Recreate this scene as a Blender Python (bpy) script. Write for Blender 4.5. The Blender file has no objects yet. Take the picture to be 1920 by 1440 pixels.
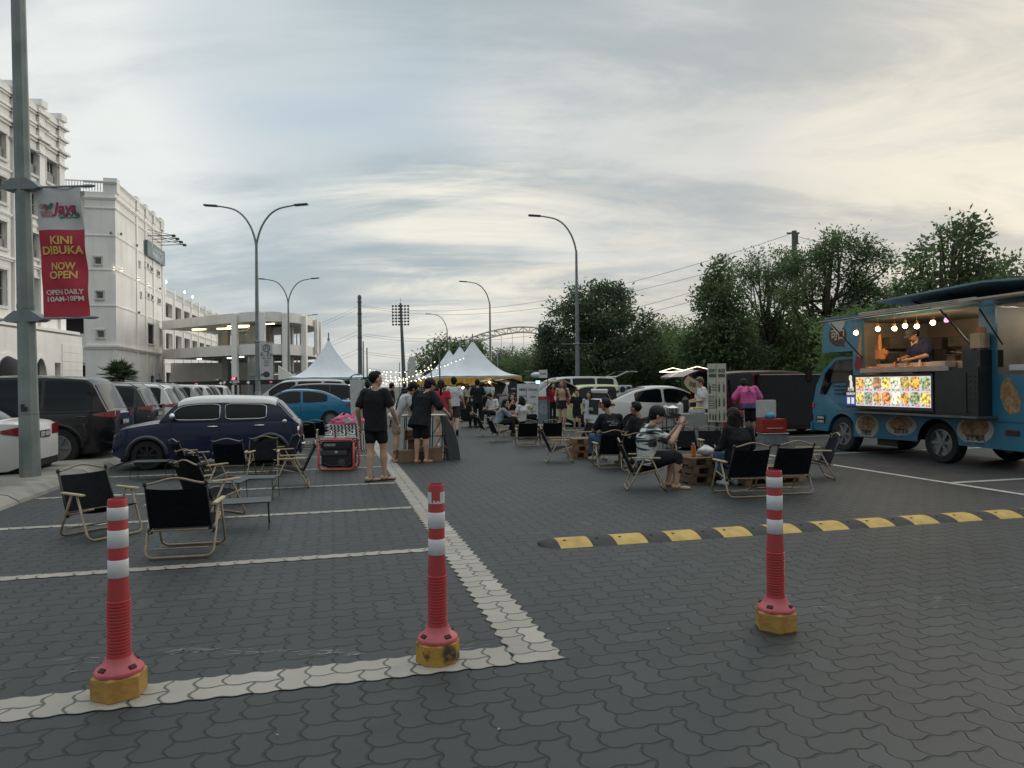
import bpy, bmesh, math, random
from mathutils import Vector, Matrix, noise
R = math.radians
random.seed(7)
S = bpy.context.scene
COL = S.collection
# ---------------------------------------------------------------- camera
F = 1320.0; ROLL = R(.6); PITCH = R(.09); CH = 1.55
cd = bpy.data.cameras.new('camera'); cam = bpy.data.objects.new('camera', cd); COL.objects.link(cam)
cd.sensor_width = 36; cd.lens = F/1920*36; cd.clip_start = .05; cd.clip_end = 3000
_r = Vector((math.cos(ROLL), 0, -math.sin(ROLL))); _u = Vector((math.sin(ROLL), 0, math.cos(ROLL))); _f = Vector((0, 1, 0))
_q = Matrix.Rotation(PITCH, 3, _r); _u = _q @ _u; _f = _q @ _f
cam.matrix_world = Matrix.Translation((0, 0, CH)) @ Matrix((_r, _u, -_f)).transposed().to_4x4()
S.camera = cam
def ray(px, py):
    return _r*((px-960)/F) + _u*((720-py)/F) + _f
def P(px, py, z=0.0):                 # ground (or height z) point seen at a pixel
    d = ray(px, py); t = (z-CH)/d.z
    return Vector((d.x*t, d.y*t, z))
def PD(px, py, d):                    # point at distance d along the view axis
    v = ray(px, py); t = d/v.y
    return Vector((v.x*t, d, CH+v.z*t))
TH = R(14.36); CT, ST = math.cos(TH), math.sin(TH)
def G(u, v, z=0.0):                   # parking-grid frame -> world
    return Vector((u*CT-v*ST, u*ST+v*CT, z))
def UV(p):
    return (p.x*CT+p.y*ST, -p.x*ST+p.y*CT)
# ---------------------------------------------------------------- view, world, sun
S.view_settings.view_transform = 'Standard'; S.view_settings.look = 'None'
S.view_settings.gamma = 1; S.view_settings.exposure = 0.48
W = bpy.data.worlds.new('World'); S.world = W; W.use_nodes = True
def build_world():
    nt = W.node_tree; N = nt.nodes; L = nt.links; N.clear()
    def n(t, **k):
        x = N.new(t)
        for a, b in k.items(): setattr(x, a, b)
        return x
    def m(op, a, b=None, c=None, clamp=False):
        x = n('ShaderNodeMath', operation=op, use_clamp=clamp)
        for i, v in enumerate((a, b, c)):
            if v is None: continue
            if isinstance(v, (int, float)): x.inputs[i].default_value = v
            else: L.new(v, x.inputs[i])
        return x.outputs[0]
    def mix(f, a, b):
        x = n('ShaderNodeMix', data_type='RGBA')
        for s, v in ((x.inputs[0], f), (x.inputs[6], a), (x.inputs[7], b)):
            if isinstance(v, (int, float)): s.default_value = v
            elif isinstance(v, tuple): s.default_value = v+(1,)
            else: L.new(v, s)
        return x.outputs[2]
    def sstep(v, a, b):
        x = n('ShaderNodeMapRange', interpolation_type='SMOOTHSTEP'); L.new(v, x.inputs[0])
        x.inputs[1].default_value = a; x.inputs[2].default_value = b
        return x.outputs[0]
    tc = n('ShaderNodeTexCoord'); sp = n('ShaderNodeSeparateXYZ'); L.new(tc.outputs['Generated'], sp.inputs[0])
    X, Y, Z = sp.outputs
    den = m('ADD', m('MAXIMUM', Z, 0.0), .16)
    cx = m('DIVIDE', X, den); cy = m('DIVIDE', Y, den)
    cb = n('ShaderNodeCombineXYZ'); L.new(cx, cb.inputs[0]); L.new(cy, cb.inputs[1])
    def nz(rot, sc, loc, det, rough, dist=0.0):
        mp = n('ShaderNodeMapping'); L.new(cb.outputs[0], mp.inputs[0])
        mp.inputs['Rotation'].default_value[2] = R(rot); mp.inputs['Scale'].default_value = sc; mp.inputs['Location'].default_value = loc
        t = n('ShaderNodeTexNoise'); L.new(mp.outputs[0], t.inputs['Vector'])
        t.inputs['Scale'].default_value = 1; t.inputs['Detail'].default_value = det; t.inputs['Roughness'].default_value = rough
        t.inputs['Distortion'].default_value = dist
        return t.outputs[0]
    n1 = nz(18, (.5, .95, 1), (3.1, 7.3, 0), 8, .58, .5)      # big banks
    n2 = nz(-8, (.65, 1.7, 1), (11.7, 2.2, 4), 9, .62, .7)        # streaks
    n3 = nz(10, (1.6, 3.4, 1), (1.7, 5.2, 9), 9, .64, .8)        # wisps
    right = sstep(X, -.45, .6)
    up = sstep(Z, .02, .5)
    dark = mix(right, (.30, .375, .415), (.375, .39, .39))
    lite = mix(right, (.60, .635, .635), (.585, .57, .53))
    low = mix(right, (.47, .46, .44), (.55, .525, .46))
    c = mix(m('ADD', m('MULTIPLY', sstep(n1, .42, .60), .74), m('MULTIPLY', up, .06)), dark, lite)
    c = mix(m('MULTIPLY', sstep(n2, .48, .66), .6), c, lite)
    c = mix(m('MULTIPLY', sstep(n3, .52, .75), .28), c, dark)
    hz = m('SUBTRACT', 1.0, sstep(Z, .0, .22))
    c = mix(m('MULTIPLY', hz, .6), c, low)
    # glow where the low sun sits behind the cloud
    vd = n('ShaderNodeVectorMath', operation='DOT_PRODUCT'); L.new(tc.outputs['Generated'], vd.inputs[0])
    sd = Vector((.545, .80, .245)).normalized(); vd.inputs[1].default_value = sd
    glow = m('MULTIPLY', sstep(vd.outputs['Value'], .955, 1.0), sstep(n2, .36, .6))
    c = mix(m('MULTIPLY', glow, .5), c, (.84, .76, .60))
    vd2 = n('ShaderNodeVectorMath', operation='DOT_PRODUCT'); L.new(tc.outputs['Generated'], vd2.inputs[0])
    vd2.inputs[1].default_value = Vector((-.42, .78, .40)).normalized()
    g2 = m('MULTIPLY', sstep(vd2.outputs['Value'], .93, 1.0), sstep(n1, .3, .6))
    c = mix(m('MULTIPLY', g2, .55), c, (.80, .80, .76))
    def patch(c, d, a, k, col, nn):
        v = n('ShaderNodeVectorMath', operation='DOT_PRODUCT'); L.new(tc.outputs['Generated'], v.inputs[0]); v.inputs[1].default_value = Vector(d).normalized()
        return mix(m('MULTIPLY', m('MULTIPLY', sstep(v.outputs['Value'], a, 1.0), sstep(nn, .38, .62)), k), c, col)
    c = patch(c, (-.08, .97, .20), .972, .8, (.78, .74, .64), n2)
    c = patch(c, (-.22, .9, .44), .965, .75, (.33, .42, .50), n1)
    c = patch(c, (.12, .97, .10), .975, .45, (.74, .66, .54), n3)
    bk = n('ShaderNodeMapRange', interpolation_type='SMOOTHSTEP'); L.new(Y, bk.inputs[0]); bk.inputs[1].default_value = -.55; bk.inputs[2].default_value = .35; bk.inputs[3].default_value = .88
    lowb = m('MULTIPLY', m('SUBTRACT', 1.0, sstep(Y, -.25, .15)), m('SUBTRACT', 1.0, sstep(Z, .16, .34)))     # sky darkened low behind the viewer, standing for an unseen skyline, to dim reflections
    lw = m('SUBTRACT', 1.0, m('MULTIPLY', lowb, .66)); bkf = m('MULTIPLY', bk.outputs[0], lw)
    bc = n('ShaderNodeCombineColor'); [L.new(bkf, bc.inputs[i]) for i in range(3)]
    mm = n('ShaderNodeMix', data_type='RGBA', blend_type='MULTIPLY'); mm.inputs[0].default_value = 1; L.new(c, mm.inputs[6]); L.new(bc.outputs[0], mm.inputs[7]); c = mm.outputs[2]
    zb = n('ShaderNodeMapRange', interpolation_type='SMOOTHSTEP'); L.new(Z, zb.inputs[0]); zb.inputs[1].default_value = .46; zb.inputs[2].default_value = .9; zb.inputs[3].default_value = 1.0; zb.inputs[4].default_value = 2.1   # sky boosted overhead, out of view, to lift the light; overcast is brightest there
    zc = n('ShaderNodeCombineColor'); [L.new(zb.outputs[0], zc.inputs[i]) for i in range(3)]
    mz = n('ShaderNodeMix', data_type='RGBA', blend_type='MULTIPLY'); mz.inputs[0].default_value = 1; L.new(c, mz.inputs[6]); L.new(zc.outputs[0], mz.inputs[7]); c = mz.outputs[2]
    # clear-sky part
    sky = n('ShaderNodeTexSky', sky_type='NISHITA'); sky.sun_disc = False
    sky.sun_elevation = R(9); sky.sun_rotation = R(38)
    bg1 = n('ShaderNodeBackground'); L.new(sky.outputs[0], bg1.inputs[0]); bg1.inputs[1].default_value = .06
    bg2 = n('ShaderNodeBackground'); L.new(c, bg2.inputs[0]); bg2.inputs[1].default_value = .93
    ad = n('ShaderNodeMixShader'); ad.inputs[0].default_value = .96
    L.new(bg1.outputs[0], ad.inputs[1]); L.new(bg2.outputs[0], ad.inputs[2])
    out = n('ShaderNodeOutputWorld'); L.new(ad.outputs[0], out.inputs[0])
build_world()
ld = bpy.data.lights.new('sun', 'SUN'); ld.energy = 1.0; ld.angle = R(25); ld.color = (1, .93, .83)
lo = bpy.data.objects.new('sun', ld); COL.objects.link(lo)
lo.rotation_euler = (-Vector((math.sin(R(38))*math.cos(R(9)), math.cos(R(38))*math.cos(R(9)), math.sin(R(9))))).to_track_quat('-Z', 'Y').to_euler()

# ---------------------------------------------------------------- materials
MATS = {}
def M(name, col=(.5, .5, .5), rough=.6, metal=0.0, var=.12, scale=6.0, bump=0.0, bscale=None, emit=None, coat=0.0, col2=None, alpha=1.0, thr=None, trans=0.0, spec=.5):
    if name in MATS: return MATS[name]
    m = bpy.data.materials.new(name); m.use_nodes = True; MATS[name] = m
    nt = m.node_tree; N = nt.nodes; L = nt.links; b = N['Principled BSDF']
    b.inputs['Roughness'].default_value = rough; b.inputs['Metallic'].default_value = metal
    b.inputs['Coat Weight'].default_value = coat; b.inputs['Coat Roughness'].default_value = .06
    b.inputs['Specular IOR Level'].default_value = spec
    if trans: b.inputs['Transmission Weight'].default_value = trans
    if alpha < 1: b.inputs['Alpha'].default_value = alpha
    tc = N.new('ShaderNodeTexCoord'); t = N.new('ShaderNodeTexNoise'); L.new(tc.outputs['Object'], t.inputs[0])
    t.inputs['Scale'].default_value = scale; t.inputs['Detail'].default_value = 4
    r = N.new('ShaderNodeValToRGB'); L.new(t.outputs[0], r.inputs[0])
    c2 = col2 or tuple(min(1, c*(1+var)) for c in col)
    c1 = col if col2 else tuple(c*(1-var) for c in col)
    a, e = thr or (.3, .7)
    r.color_ramp.elements[0].position = a; r.color_ramp.elements[1].position = e
    r.color_ramp.elements[0].color = (*c1, 1); r.color_ramp.elements[1].color = (*c2, 1)
    L.new(r.outputs[0], b.inputs['Base Color'])
    if bump:
        t2 = N.new('ShaderNodeTexNoise'); L.new(tc.outputs['Object'], t2.inputs[0]); t2.inputs['Scale'].default_value = bscale or scale*4; t2.inputs['Detail'].default_value = 3
        bp = N.new('ShaderNodeBump'); bp.inputs['Strength'].default_value = bump; bp.inputs['Distance'].default_value = .01
        L.new(t2.outputs[0], bp.inputs['Height']); L.new(bp.outputs[0], b.inputs['Normal'])
    if emit:
        b.inputs['Emission Color'].default_value = (*emit[0], 1); b.inputs['Emission Strength'].default_value = emit[1]
    return m

# ---------------------------------------------------------------- mesh builder
class MB:
    def __init__(s): s.v = []; s.f = []; s.m = []; s.X = Matrix.Identity(4); s.mi = 0
    def at(s, X): s.X = X; return s
    def add(s, vs, fs, mi=None):
        o = len(s.v); X = s.X
        s.v += [X @ Vector(v) for v in vs]
        s.f += [tuple(i+o for i in f) for f in fs]
        s.m += [s.mi if mi is None else mi]*len(fs)
        return s
    def box(s, c, d, rz=0, mi=None, rx=0, ry=0):
        x, y, z = d[0]/2, d[1]/2, d[2]/2
        T = Matrix.Translation(c) @ Matrix.Rotation(rz, 4, 'Z') @ Matrix.Rotation(ry, 4, 'Y') @ Matrix.Rotation(rx, 4, 'X')
        vs = [T @ Vector((a*x, b*y, e*z)) for a, b, e in ((-1,-1,-1),(1,-1,-1),(1,1,-1),(-1,1,-1),(-1,-1,1),(1,-1,1),(1,1,1),(-1,1,1))]
        return s.add(vs, [(0,3,2,1),(4,5,6,7),(0,1,5,4),(1,2,6,5),(2,3,7,6),(3,0,4,7)], mi)
    def bx(s, x0, x1, y0, y1, z0, z1, mi=None):
        return s.box(((x0+x1)/2, (y0+y1)/2, (z0+z1)/2), (x1-x0, y1-y0, z1-z0), mi=mi)
    def rbox(s, c, d, b=.01, rz=0, mi=None):    # bevelled box
        bm = bmesh.new(); bmesh.ops.create_cube(bm, size=1)
        bmesh.ops.scale(bm, vec=d, verts=bm.verts)
        bmesh.ops.bevel(bm, geom=bm.edges[:], offset=b, segments=2, affect='EDGES')
        T = Matrix.Translation(c) @ Matrix.Rotation(rz, 4, 'Z')
        s.add([T @ v.co for v in bm.verts], [[v.index for v in f.verts] for f in bm.faces], mi); bm.free(); return s
    def tube(s, pts, r, n=6, mi=None, closed=False, cap=True):
        pts = [Vector(p) for p in pts]; k = len(pts)
        rr = r if isinstance(r, (list, tuple)) else [r]*k
        vs = []; prev = None
        for i, p in enumerate(pts):
            if closed: t = pts[(i+1) % k]-pts[i-1]
            else: t = pts[min(i+1, k-1)]-pts[max(i-1, 0)]
            if t.length < 1e-9: t = Vector((0, 0, 1))
            t.normalize()
            if prev is None:
                a = Vector((0, 0, 1)) if abs(t.z) < .9 else Vector((1, 0, 0))
                nn = t.cross(a).normalized()
            else: nn = (prev-t*prev.dot(t)).normalized()
            prev = nn; bb = t.cross(nn)
            vs += [p+(nn*math.cos(6.2831853*j/n)+bb*math.sin(6.2831853*j/n))*rr[i] for j in range(n)]
        fs = []
        for i in range(k if closed else k-1):
            a, b = i*n, ((i+1) % k)*n
            for j in range(n): fs.append((a+j, a+(j+1) % n, b+(j+1) % n, b+j))
        if cap and not closed: fs += [tuple(range(n))[::-1], tuple(range((k-1)*n, k*n))]
        return s.add(vs, fs, mi)
    def lathe(s, prof, n=16, c=(0, 0, 0), mi=None, sy=1.0, cap=True):
        vs = []; fs = []
        for r, z in prof: vs += [(c[0]+r*math.cos(6.2831853*j/n), c[1]+sy*r*math.sin(6.2831853*j/n), c[2]+z) for j in range(n)]
        for i in range(len(prof)-1):
            for j in range(n): fs.append((i*n+j, i*n+(j+1) % n, (i+1)*n+(j+1) % n, (i+1)*n+j))
        if cap: fs += [tuple(range(n))[::-1], tuple(range((len(prof)-1)*n, len(prof)*n))]
        return s.add(vs, fs, mi)
    def prism(s, pts, y0, y1, mi=None):         # outline in x,z extruded along y
        n = len(pts); vs = [(x, y0, z) for x, z in pts]+[(x, y1, z) for x, z in pts]
        fs = [tuple(range(n)), tuple(range(2*n-1, n-1, -1))]+[((i+1) % n, i, n+i, n+(i+1) % n) for i in range(n)]
        return s.add(vs, fs, mi)
    def grid(s, fn, nu, nv, mi=None):
        vs = [fn(i/nu, j/nv) for i in range(nu+1) for j in range(nv+1)]
        fs = [(i*(nv+1)+j, (i+1)*(nv+1)+j, (i+1)*(nv+1)+j+1, i*(nv+1)+j+1) for i in range(nu) for j in range(nv)]
        return s.add(vs, fs, mi)
    def ball(s, c, r, n=10, k=6, mi=None):
        r = r if isinstance(r, (list, tuple)) else (r, r, r)
        vs = [(c[0], c[1], c[2]-r[2])]; fs = []
        for i in range(1, k):
            a = math.pi*i/k
            vs += [(c[0]+r[0]*math.sin(a)*math.cos(6.2831853*j/n), c[1]+r[1]*math.sin(a)*math.sin(6.2831853*j/n), c[2]-r[2]*math.cos(a)) for j in range(n)]
        vs.append((c[0], c[1], c[2]+r[2])); e = len(vs)-1
        for j in range(n):
            fs.append((0, 1+(j+1) % n, 1+j)); fs.append((e, e-n+j, e-n+(j+1) % n))
        for i in range(k-2):
            for j in range(n): fs.append((1+i*n+j, 1+i*n+(j+1) % n, 1+(i+1)*n+(j+1) % n, 1+(i+1)*n+j))
        return s.add(vs, fs, mi)
    def text(s, body, size, X, mi=None, bold=0.0, align='CENTER', fit=None, th=.004):
        vs, fs, w = text_mesh(body, bold, align)
        k = size
        kx = k if not fit else min(k*1.6, fit/max(w, 1e-6)) if w*k > fit or fit < 0 else k
        s.add([X @ Vector((v[0]*kx, v[1]*k, v[2]*th)) for v in vs], fs, mi); return s
    def build(s, name, mats, parent=None, smooth=False, loc=None, rz=None, auto=None):
        me = bpy.data.meshes.new(name); me.from_pydata([tuple(v) for v in s.v], [], s.f)
        mats = mats if isinstance(mats, (list, tuple)) else [mats]
        for m in mats: me.materials.append(m)
        if len(mats) > 1: me.polygons.foreach_set('material_index', s.m)
        if smooth: me.polygons.foreach_set('use_smooth', [True]*len(me.polygons))
        me.validate(); me.update()
        if smooth and auto is not None: me.set_sharp_from_angle(angle=R(auto))
        o = bpy.data.objects.new(name, me); COL.objects.link(o)
        if parent is not None: o.parent = parent
        if loc is not None: o.location = loc
        if rz is not None: o.rotation_euler[2] = rz
        return o
_TX = {}
SCR = bpy.data.scenes.new('scratch')       # tiny scene used only to evaluate text and remesh modifiers quickly
def eval_mesh(o):
    SCR.collection.objects.link(o); vl = SCR.view_layers[0]; vl.update()
    m = bpy.data.meshes.new_from_object(o.evaluated_get(vl.depsgraph)); SCR.collection.objects.unlink(o); return m
def text_mesh(body, bold, align):
    key = (body, bold, align)
    if key not in _TX:
        c = bpy.data.curves.new('t', 'FONT'); c.body = body; c.offset = bold; c.align_x = align; c.align_y = 'CENTER'; c.resolution_u = 3; c.extrude = 1.0
        o = bpy.data.objects.new('t', c); m = eval_mesh(o)
        vs = [tuple(v.co) for v in m.vertices]; fs = [tuple(p.vertices) for p in m.polygons]
        w = (max(v[0] for v in vs)-min(v[0] for v in vs)) if vs else 1
        bpy.data.objects.remove(o); bpy.data.curves.remove(c); bpy.data.meshes.remove(m); _TX[key] = (vs, fs, w)
    return _TX[key]
def FR(o, x, z):   # frame: text x axis along x, text y axis along z, at o
    x = Vector(x).normalized(); z = Vector(z).normalized(); n = x.cross(z)
    return Matrix.Translation(o) @ Matrix((x, z, n)).transposed().to_4x4()
def thing(name, label, cat, loc=(0, 0, 0), rz=0, group=None):
    o = bpy.data.objects.new(name, None); COL.objects.link(o); o.empty_display_size = .1
    o.location = loc; o.rotation_euler = (0, 0, rz); tag(o, label, cat, group); return o
def tag(o, label=None, cat=None, group=None, kind=None):
    if label: o['label'] = label
    if cat: o['category'] = cat
    if group: o['group'] = group
    if kind: o['kind'] = kind
    return o
def copy_tree(o, parent=None):
    c = o.copy(); COL.objects.link(c)
    if parent is not None: c.parent = parent
    for ch in KIDS(o): copy_tree(ch, c)
    return c
def KIDS(o): return [x for x in COL.objects if x.parent == o] if o.name not in _KC else _KC[o.name]
_KC = {}
def cache_kids():
    _KC.clear()
    for x in COL.objects: _KC.setdefault(x.name, [])
    for x in COL.objects:
        if x.parent is not None: _KC[x.parent.name].append(x)
def dup(root, loc, rz, label, group=None):
    c = copy_tree(root); c.location = loc; c.rotation_euler = (0, 0, rz); c['label'] = label
    if group: c['group'] = group
    return c
# common materials
WHITEP = M('white_paint', (.62, .62, .60), .55, var=.08)
BLACKM = M('black_metal', (.02, .021, .022), .45, metal=.3)
DARKPL = M('dark_plastic', (.018, .018, .02), .6)
# ================================================================ ground
def paver_mat(name, base, joint, rowh=.14, ln=.28, var=.22):
    m = bpy.data.materials.new(name); m.use_nodes = True; nt = m.node_tree; N = nt.nodes; L = nt.links; b = N['Principled BSDF']
    def mt(op, a, c=None, d=None, clamp=False):
        x = N.new('ShaderNodeMath'); x.operation = op; x.use_clamp = clamp
        for i, v in enumerate((a, c, d)):
            if v is None: continue
            if isinstance(v, (int, float)): x.inputs[i].default_value = v
            else: L.new(v, x.inputs[i])
        return x.outputs[0]
    tc = N.new('ShaderNodeTexCoord')
    mp = N.new('ShaderNodeMapping'); mp.inputs['Rotation'].default_value[2] = -TH; L.new(tc.outputs['Object'], mp.inputs[0])
    sp = N.new('ShaderNodeSeparateXYZ'); L.new(mp.outputs[0], sp.inputs[0]); u, v = sp.outputs[0], sp.outputs[1]
    def trap(x, amp):    # flat-topped wave: straight - slant - straight edges, one wave per block width
        t_ = mt('SUBTRACT', mt('DIVIDE', mt('PINGPONG', x, rowh/2), rowh/2), .5)
        return mt('MULTIPLY', mt('MAXIMUM', mt('MINIMUM', mt('MULTIPLY', t_, 1.7), .5), -.5), 2*amp)
    gx = mt('DIVIDE', mt('ADD', u, trap(v, .0135)), rowh); gy = mt('DIVIDE', mt('ADD', v, trap(u, .0075)), rowh)
    ci = mt('FLOOR', gx); cj = mt('FLOOR', gy); fx_ = mt('SUBTRACT', gx, ci); fr = mt('SUBTRACT', gy, cj)
    k4 = mt('FLOORED_MODULO', mt('SUBTRACT', ci, cj), 4.0)      # 90 degree herringbone: 0,1 lie across, 3,2 lie along
    def eq(c):
        x = N.new('ShaderNodeMath'); x.operation = 'COMPARE'; L.new(k4, x.inputs[0]); x.inputs[1].default_value = c; x.inputs[2].default_value = .4; return x.outputs[0]
    q0, q1, q2, q3 = eq(0), eq(1), eq(2), eq(3)
    dl = mt('ADD', fx_, mt('MULTIPLY', q1, 9.0)); dr_ = mt('ADD', mt('SUBTRACT', 1.0, fx_), mt('MULTIPLY', q0, 9.0))
    db = mt('ADD', fr, mt('MULTIPLY', q2, 9.0)); dt_ = mt('ADD', mt('SUBTRACT', 1.0, fr), mt('MULTIPLY', q3, 9.0))
    dist = mt('MULTIPLY', mt('MINIMUM', mt('MINIMUM', dl, dr_), mt('MINIMUM', db, dt_)), rowh)
    row = mt('SUBTRACT', cj, q2); cl = mt('SUBTRACT', ci, q1)
    n1 = N.new('ShaderNodeTexNoise'); L.new(mp.outputs[0], n1.inputs[0]); n1.inputs['Scale'].default_value = 5; n1.inputs['Detail'].default_value = 5
    jw = mt('ADD', .0042, mt('MULTIPLY', mt('MULTIPLY', n1.outputs[0], n1.outputs[0]), .012))
    mr = N.new('ShaderNodeMapRange'); L.new(mt('DIVIDE', dist, jw), mr.inputs[0]); mr.inputs[1].default_value = .45; mr.inputs[2].default_value = 1.25
    cell = N.new('ShaderNodeCombineXYZ'); L.new(row, cell.inputs[0]); L.new(cl, cell.inputs[1])
    wn = N.new('ShaderNodeTexWhiteNoise'); L.new(cell.outputs[0], wn.inputs[0])
    big = N.new('ShaderNodeTexNoise'); L.new(mp.outputs[0], big.inputs[0]); big.inputs['Scale'].default_value = .45; big.inputs['Detail'].default_value = 6; big.inputs['Roughness'].default_value = .65
    fine = N.new('ShaderNodeTexNoise'); L.new(mp.outputs[0], fine.inputs[0]); fine.inputs['Scale'].default_value = 160; fine.inputs['Detail'].default_value = 2
    f = mt('ADD', mt('ADD', mt('MULTIPLY', wn.outputs[0], var), mt('MULTIPLY', big.outputs[0], .9)), mt('MULTIPLY', fine.outputs[0], .30))
    st = N.new('ShaderNodeTexNoise'); L.new(mp.outputs[0], st.inputs[0]); st.inputs['Scale'].default_value = 1.3; st.inputs['Detail'].default_value = 3; st.inputs['Distortion'].default_value = 1.2
    sm = N.new('ShaderNodeMapRange'); L.new(st.outputs[0], sm.inputs[0]); sm.inputs[1].default_value = .62; sm.inputs[2].default_value = .74
    odd = mt('MULTIPLY', mt('GREATER_THAN', wn.outputs[0], .93), .16)
    k = mt('ADD', mt('SUBTRACT', mt('ADD', f, 1-var/2-.45-.15), mt('MULTIPLY', sm.outputs[0], .30)), odd)
    cm = N.new('ShaderNodeMix'); cm.data_type = 'RGBA'; cm.blend_type = 'MULTIPLY'; cm.inputs[0].default_value = 1; cm.inputs[6].default_value = (*base, 1)
    cc = N.new('ShaderNodeCombineColor')
    for i in range(3): L.new(k, cc.inputs[i])
    L.new(cc.outputs[0], cm.inputs[7])
    cj = N.new('ShaderNodeMix'); cj.data_type = 'RGBA'; L.new(mr.outputs[0], cj.inputs[0]); cj.inputs[6].default_value = (*joint, 1); L.new(cm.outputs[2], cj.inputs[7])
    L.new(cj.outputs[2], b.inputs['Base Color'])
    b.inputs['Roughness'].default_value = .62; b.inputs['Specular IOR Level'].default_value = .5
    tilt = mt('MULTIPLY', mt('MULTIPLY', mt('SUBTRACT', wn.outputs[0], .5), mt('SUBTRACT', fr, .5)), .6)
    h = mt('ADD', mt('ADD', mr.outputs[0], mt('MULTIPLY', fine.outputs[0], .10)), tilt)
    bp = N.new('ShaderNodeBump'); bp.inputs['Strength'].default_value = .9; bp.inputs['Distance'].default_value = .008; L.new(h, bp.inputs['Height']); L.new(bp.outputs[0], b.inputs['Normal'])
    MATS[name] = m; return m
PAV = paver_mat('grey_pavers', (.0275, .032, .0335), (.005, .013, .013))
PAVW = paver_mat('cream_pavers', (.30, .28, .245), (.08, .09, .075), var=.12)
ASPH = M('asphalt', (.038, .038, .04), .85, var=.25, scale=3, bump=.4, bscale=120)
CONC = M('kerb_concrete', (.23, .22, .20), .85, var=.3, scale=2.5, bump=.4, bscale=40)
def sheet(name, pts, z, mat, kind='structure'):
    b = MB(); b.add([G(u, v, z) for u, v in pts], [tuple(range(len(pts)))])
    return tag(b.build(name, mat), kind=kind)
sheet('ground', [(-900, -60), (900, -60), (900, 1500), (-900, 1500)], -.012, M('earth', (.07, .075, .055), .95, var=.3, scale=.1))
sheet('car_park_paving', [(-4.17, -20), (16.5, -20), (16.5, 75), (-4.17, 75)], 0.0, PAV)
sheet('side_car_park', [(-60, -20), (-5.4, -20), (-5.4, 140), (-60, 140)], -.002, ASPH)
sheet('truck_bay_asphalt', [(9.05, 4), (16.4, 4), (16.4, 75), (9.05, 75)], .004, ASPH)
# ---- cream paver lines with saw-tooth edges, laid in the paving
def wv(x, amp, h=.14):      # the same wave as in the paver material
    m = x % h; t = (m if m < h/2 else h-m)/(h/2)-.5
    return max(-.5, min(.5, t*1.7))*2*amp
def line_v(b, i0, i1, v0, v1, z):      # whole block columns i0..i1 along v
    k = int((v1-v0)/.0175); vs = []; fs = []
    for i in range(k+1):
        v = v0+i*.0175; o = wv(v, .0135); vs += [G(i0*.14-o, v, z), G(i1*.14-o, v, z)]
    for i in range(k): a = 2*i; fs.append((a, a+1, a+3, a+2))
    b.add(vs, fs)
def line_u(b, u0, u1, j0, j1, z):      # whole block rows j0..j1 along u
    k = int((u1-u0)/.0175); vs = []; fs = []
    for i in range(k+1):
        u = u0+i*.0175; o = wv(u, .0075); vs += [G(u, j0*.14-o, z), G(u, j1*.14-o, z)]
    for i in range(k): a = 2*i; fs.append((a, a+2, a+3, a+1))
    b.add(vs, fs)
LV = [3.94, 6.6, 9.05, 11.4, 13.75, 16.1, 18.45, 20.8, 23.15, 25.5, 27.9]
b = MB(); line_v(b, 7, 9, 3.785, 42, .004)
for i, v in enumerate(LV):
    j = 27 if i == 0 else int(v/.14); line_u(b, -4.1, .985, j, j+(2 if i == 0 else 1), .0045)
tag(b.build('bay_markings', PAVW), kind='structure')
b = MB(); b.add([G(8.95, 2, .006), G(9.07, 2, .006), G(9.07, 60, .006), G(8.95, 60, .006)], [(0, 1, 2, 3)])
for v in (8.6, 12.9, 17.2, 19.7, 22.3): b.add([G(9.07, v, .0085), G(15.5, v, .0085), G(15.5, v+.11, .0085), G(9.07, v+.11, .0085)], [(0, 1, 2, 3)])
for v in (10.4, 12.9, 15.4, 18.1, 20.6, 23, 25.5, 28): b.add([G(-10.3, v, .003), G(-5.6, v, .003), G(-5.6, v+.1, .003), G(-10.3, v+.1, .003)], [(0, 1, 2, 3)])
tag(b.build('painted_bay_lines', M('road_paint', (.42, .42, .40), .7, col2=(.22, .22, .21), scale=9, thr=(.45, .8))), kind='structure')
b = MB()    # raised kerb island, bevelled edge, joints between castings
v = -4.0
rk = random.Random(3)
while v < 15.2:
    L = 1.5; z = .15+rk.uniform(-.006, .006); e = .012
    pr = [(-5.55, 0), (-5.50, z-.02), (-5.42, z), (-4.52, z), (-4.30, z-.03), (-4.17, z-.11), (-4.15, 0)]
    vs = [G(u, v+e, zz) for u, zz in pr]+[G(u, v+L-e, zz) for u, zz in pr]; n = len(pr)
    b.add(vs, [tuple(range(n)), tuple(range(2*n-1, n-1, -1))]+[(i, n+i, n+i+1, i+1) for i in range(n-1)])
    v += L
b.add([G(u, v2, zz) for v2 in (-4, 60) for u, zz in ((-5.5, 0), (-5.5, .132), (-4.4, .132), (-4.22, .03))], [(0, 4, 5, 1), (1, 5, 6, 2), (2, 6, 7, 3)])
tag(b.build('kerb_island', CONC), kind='structure')
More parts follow.
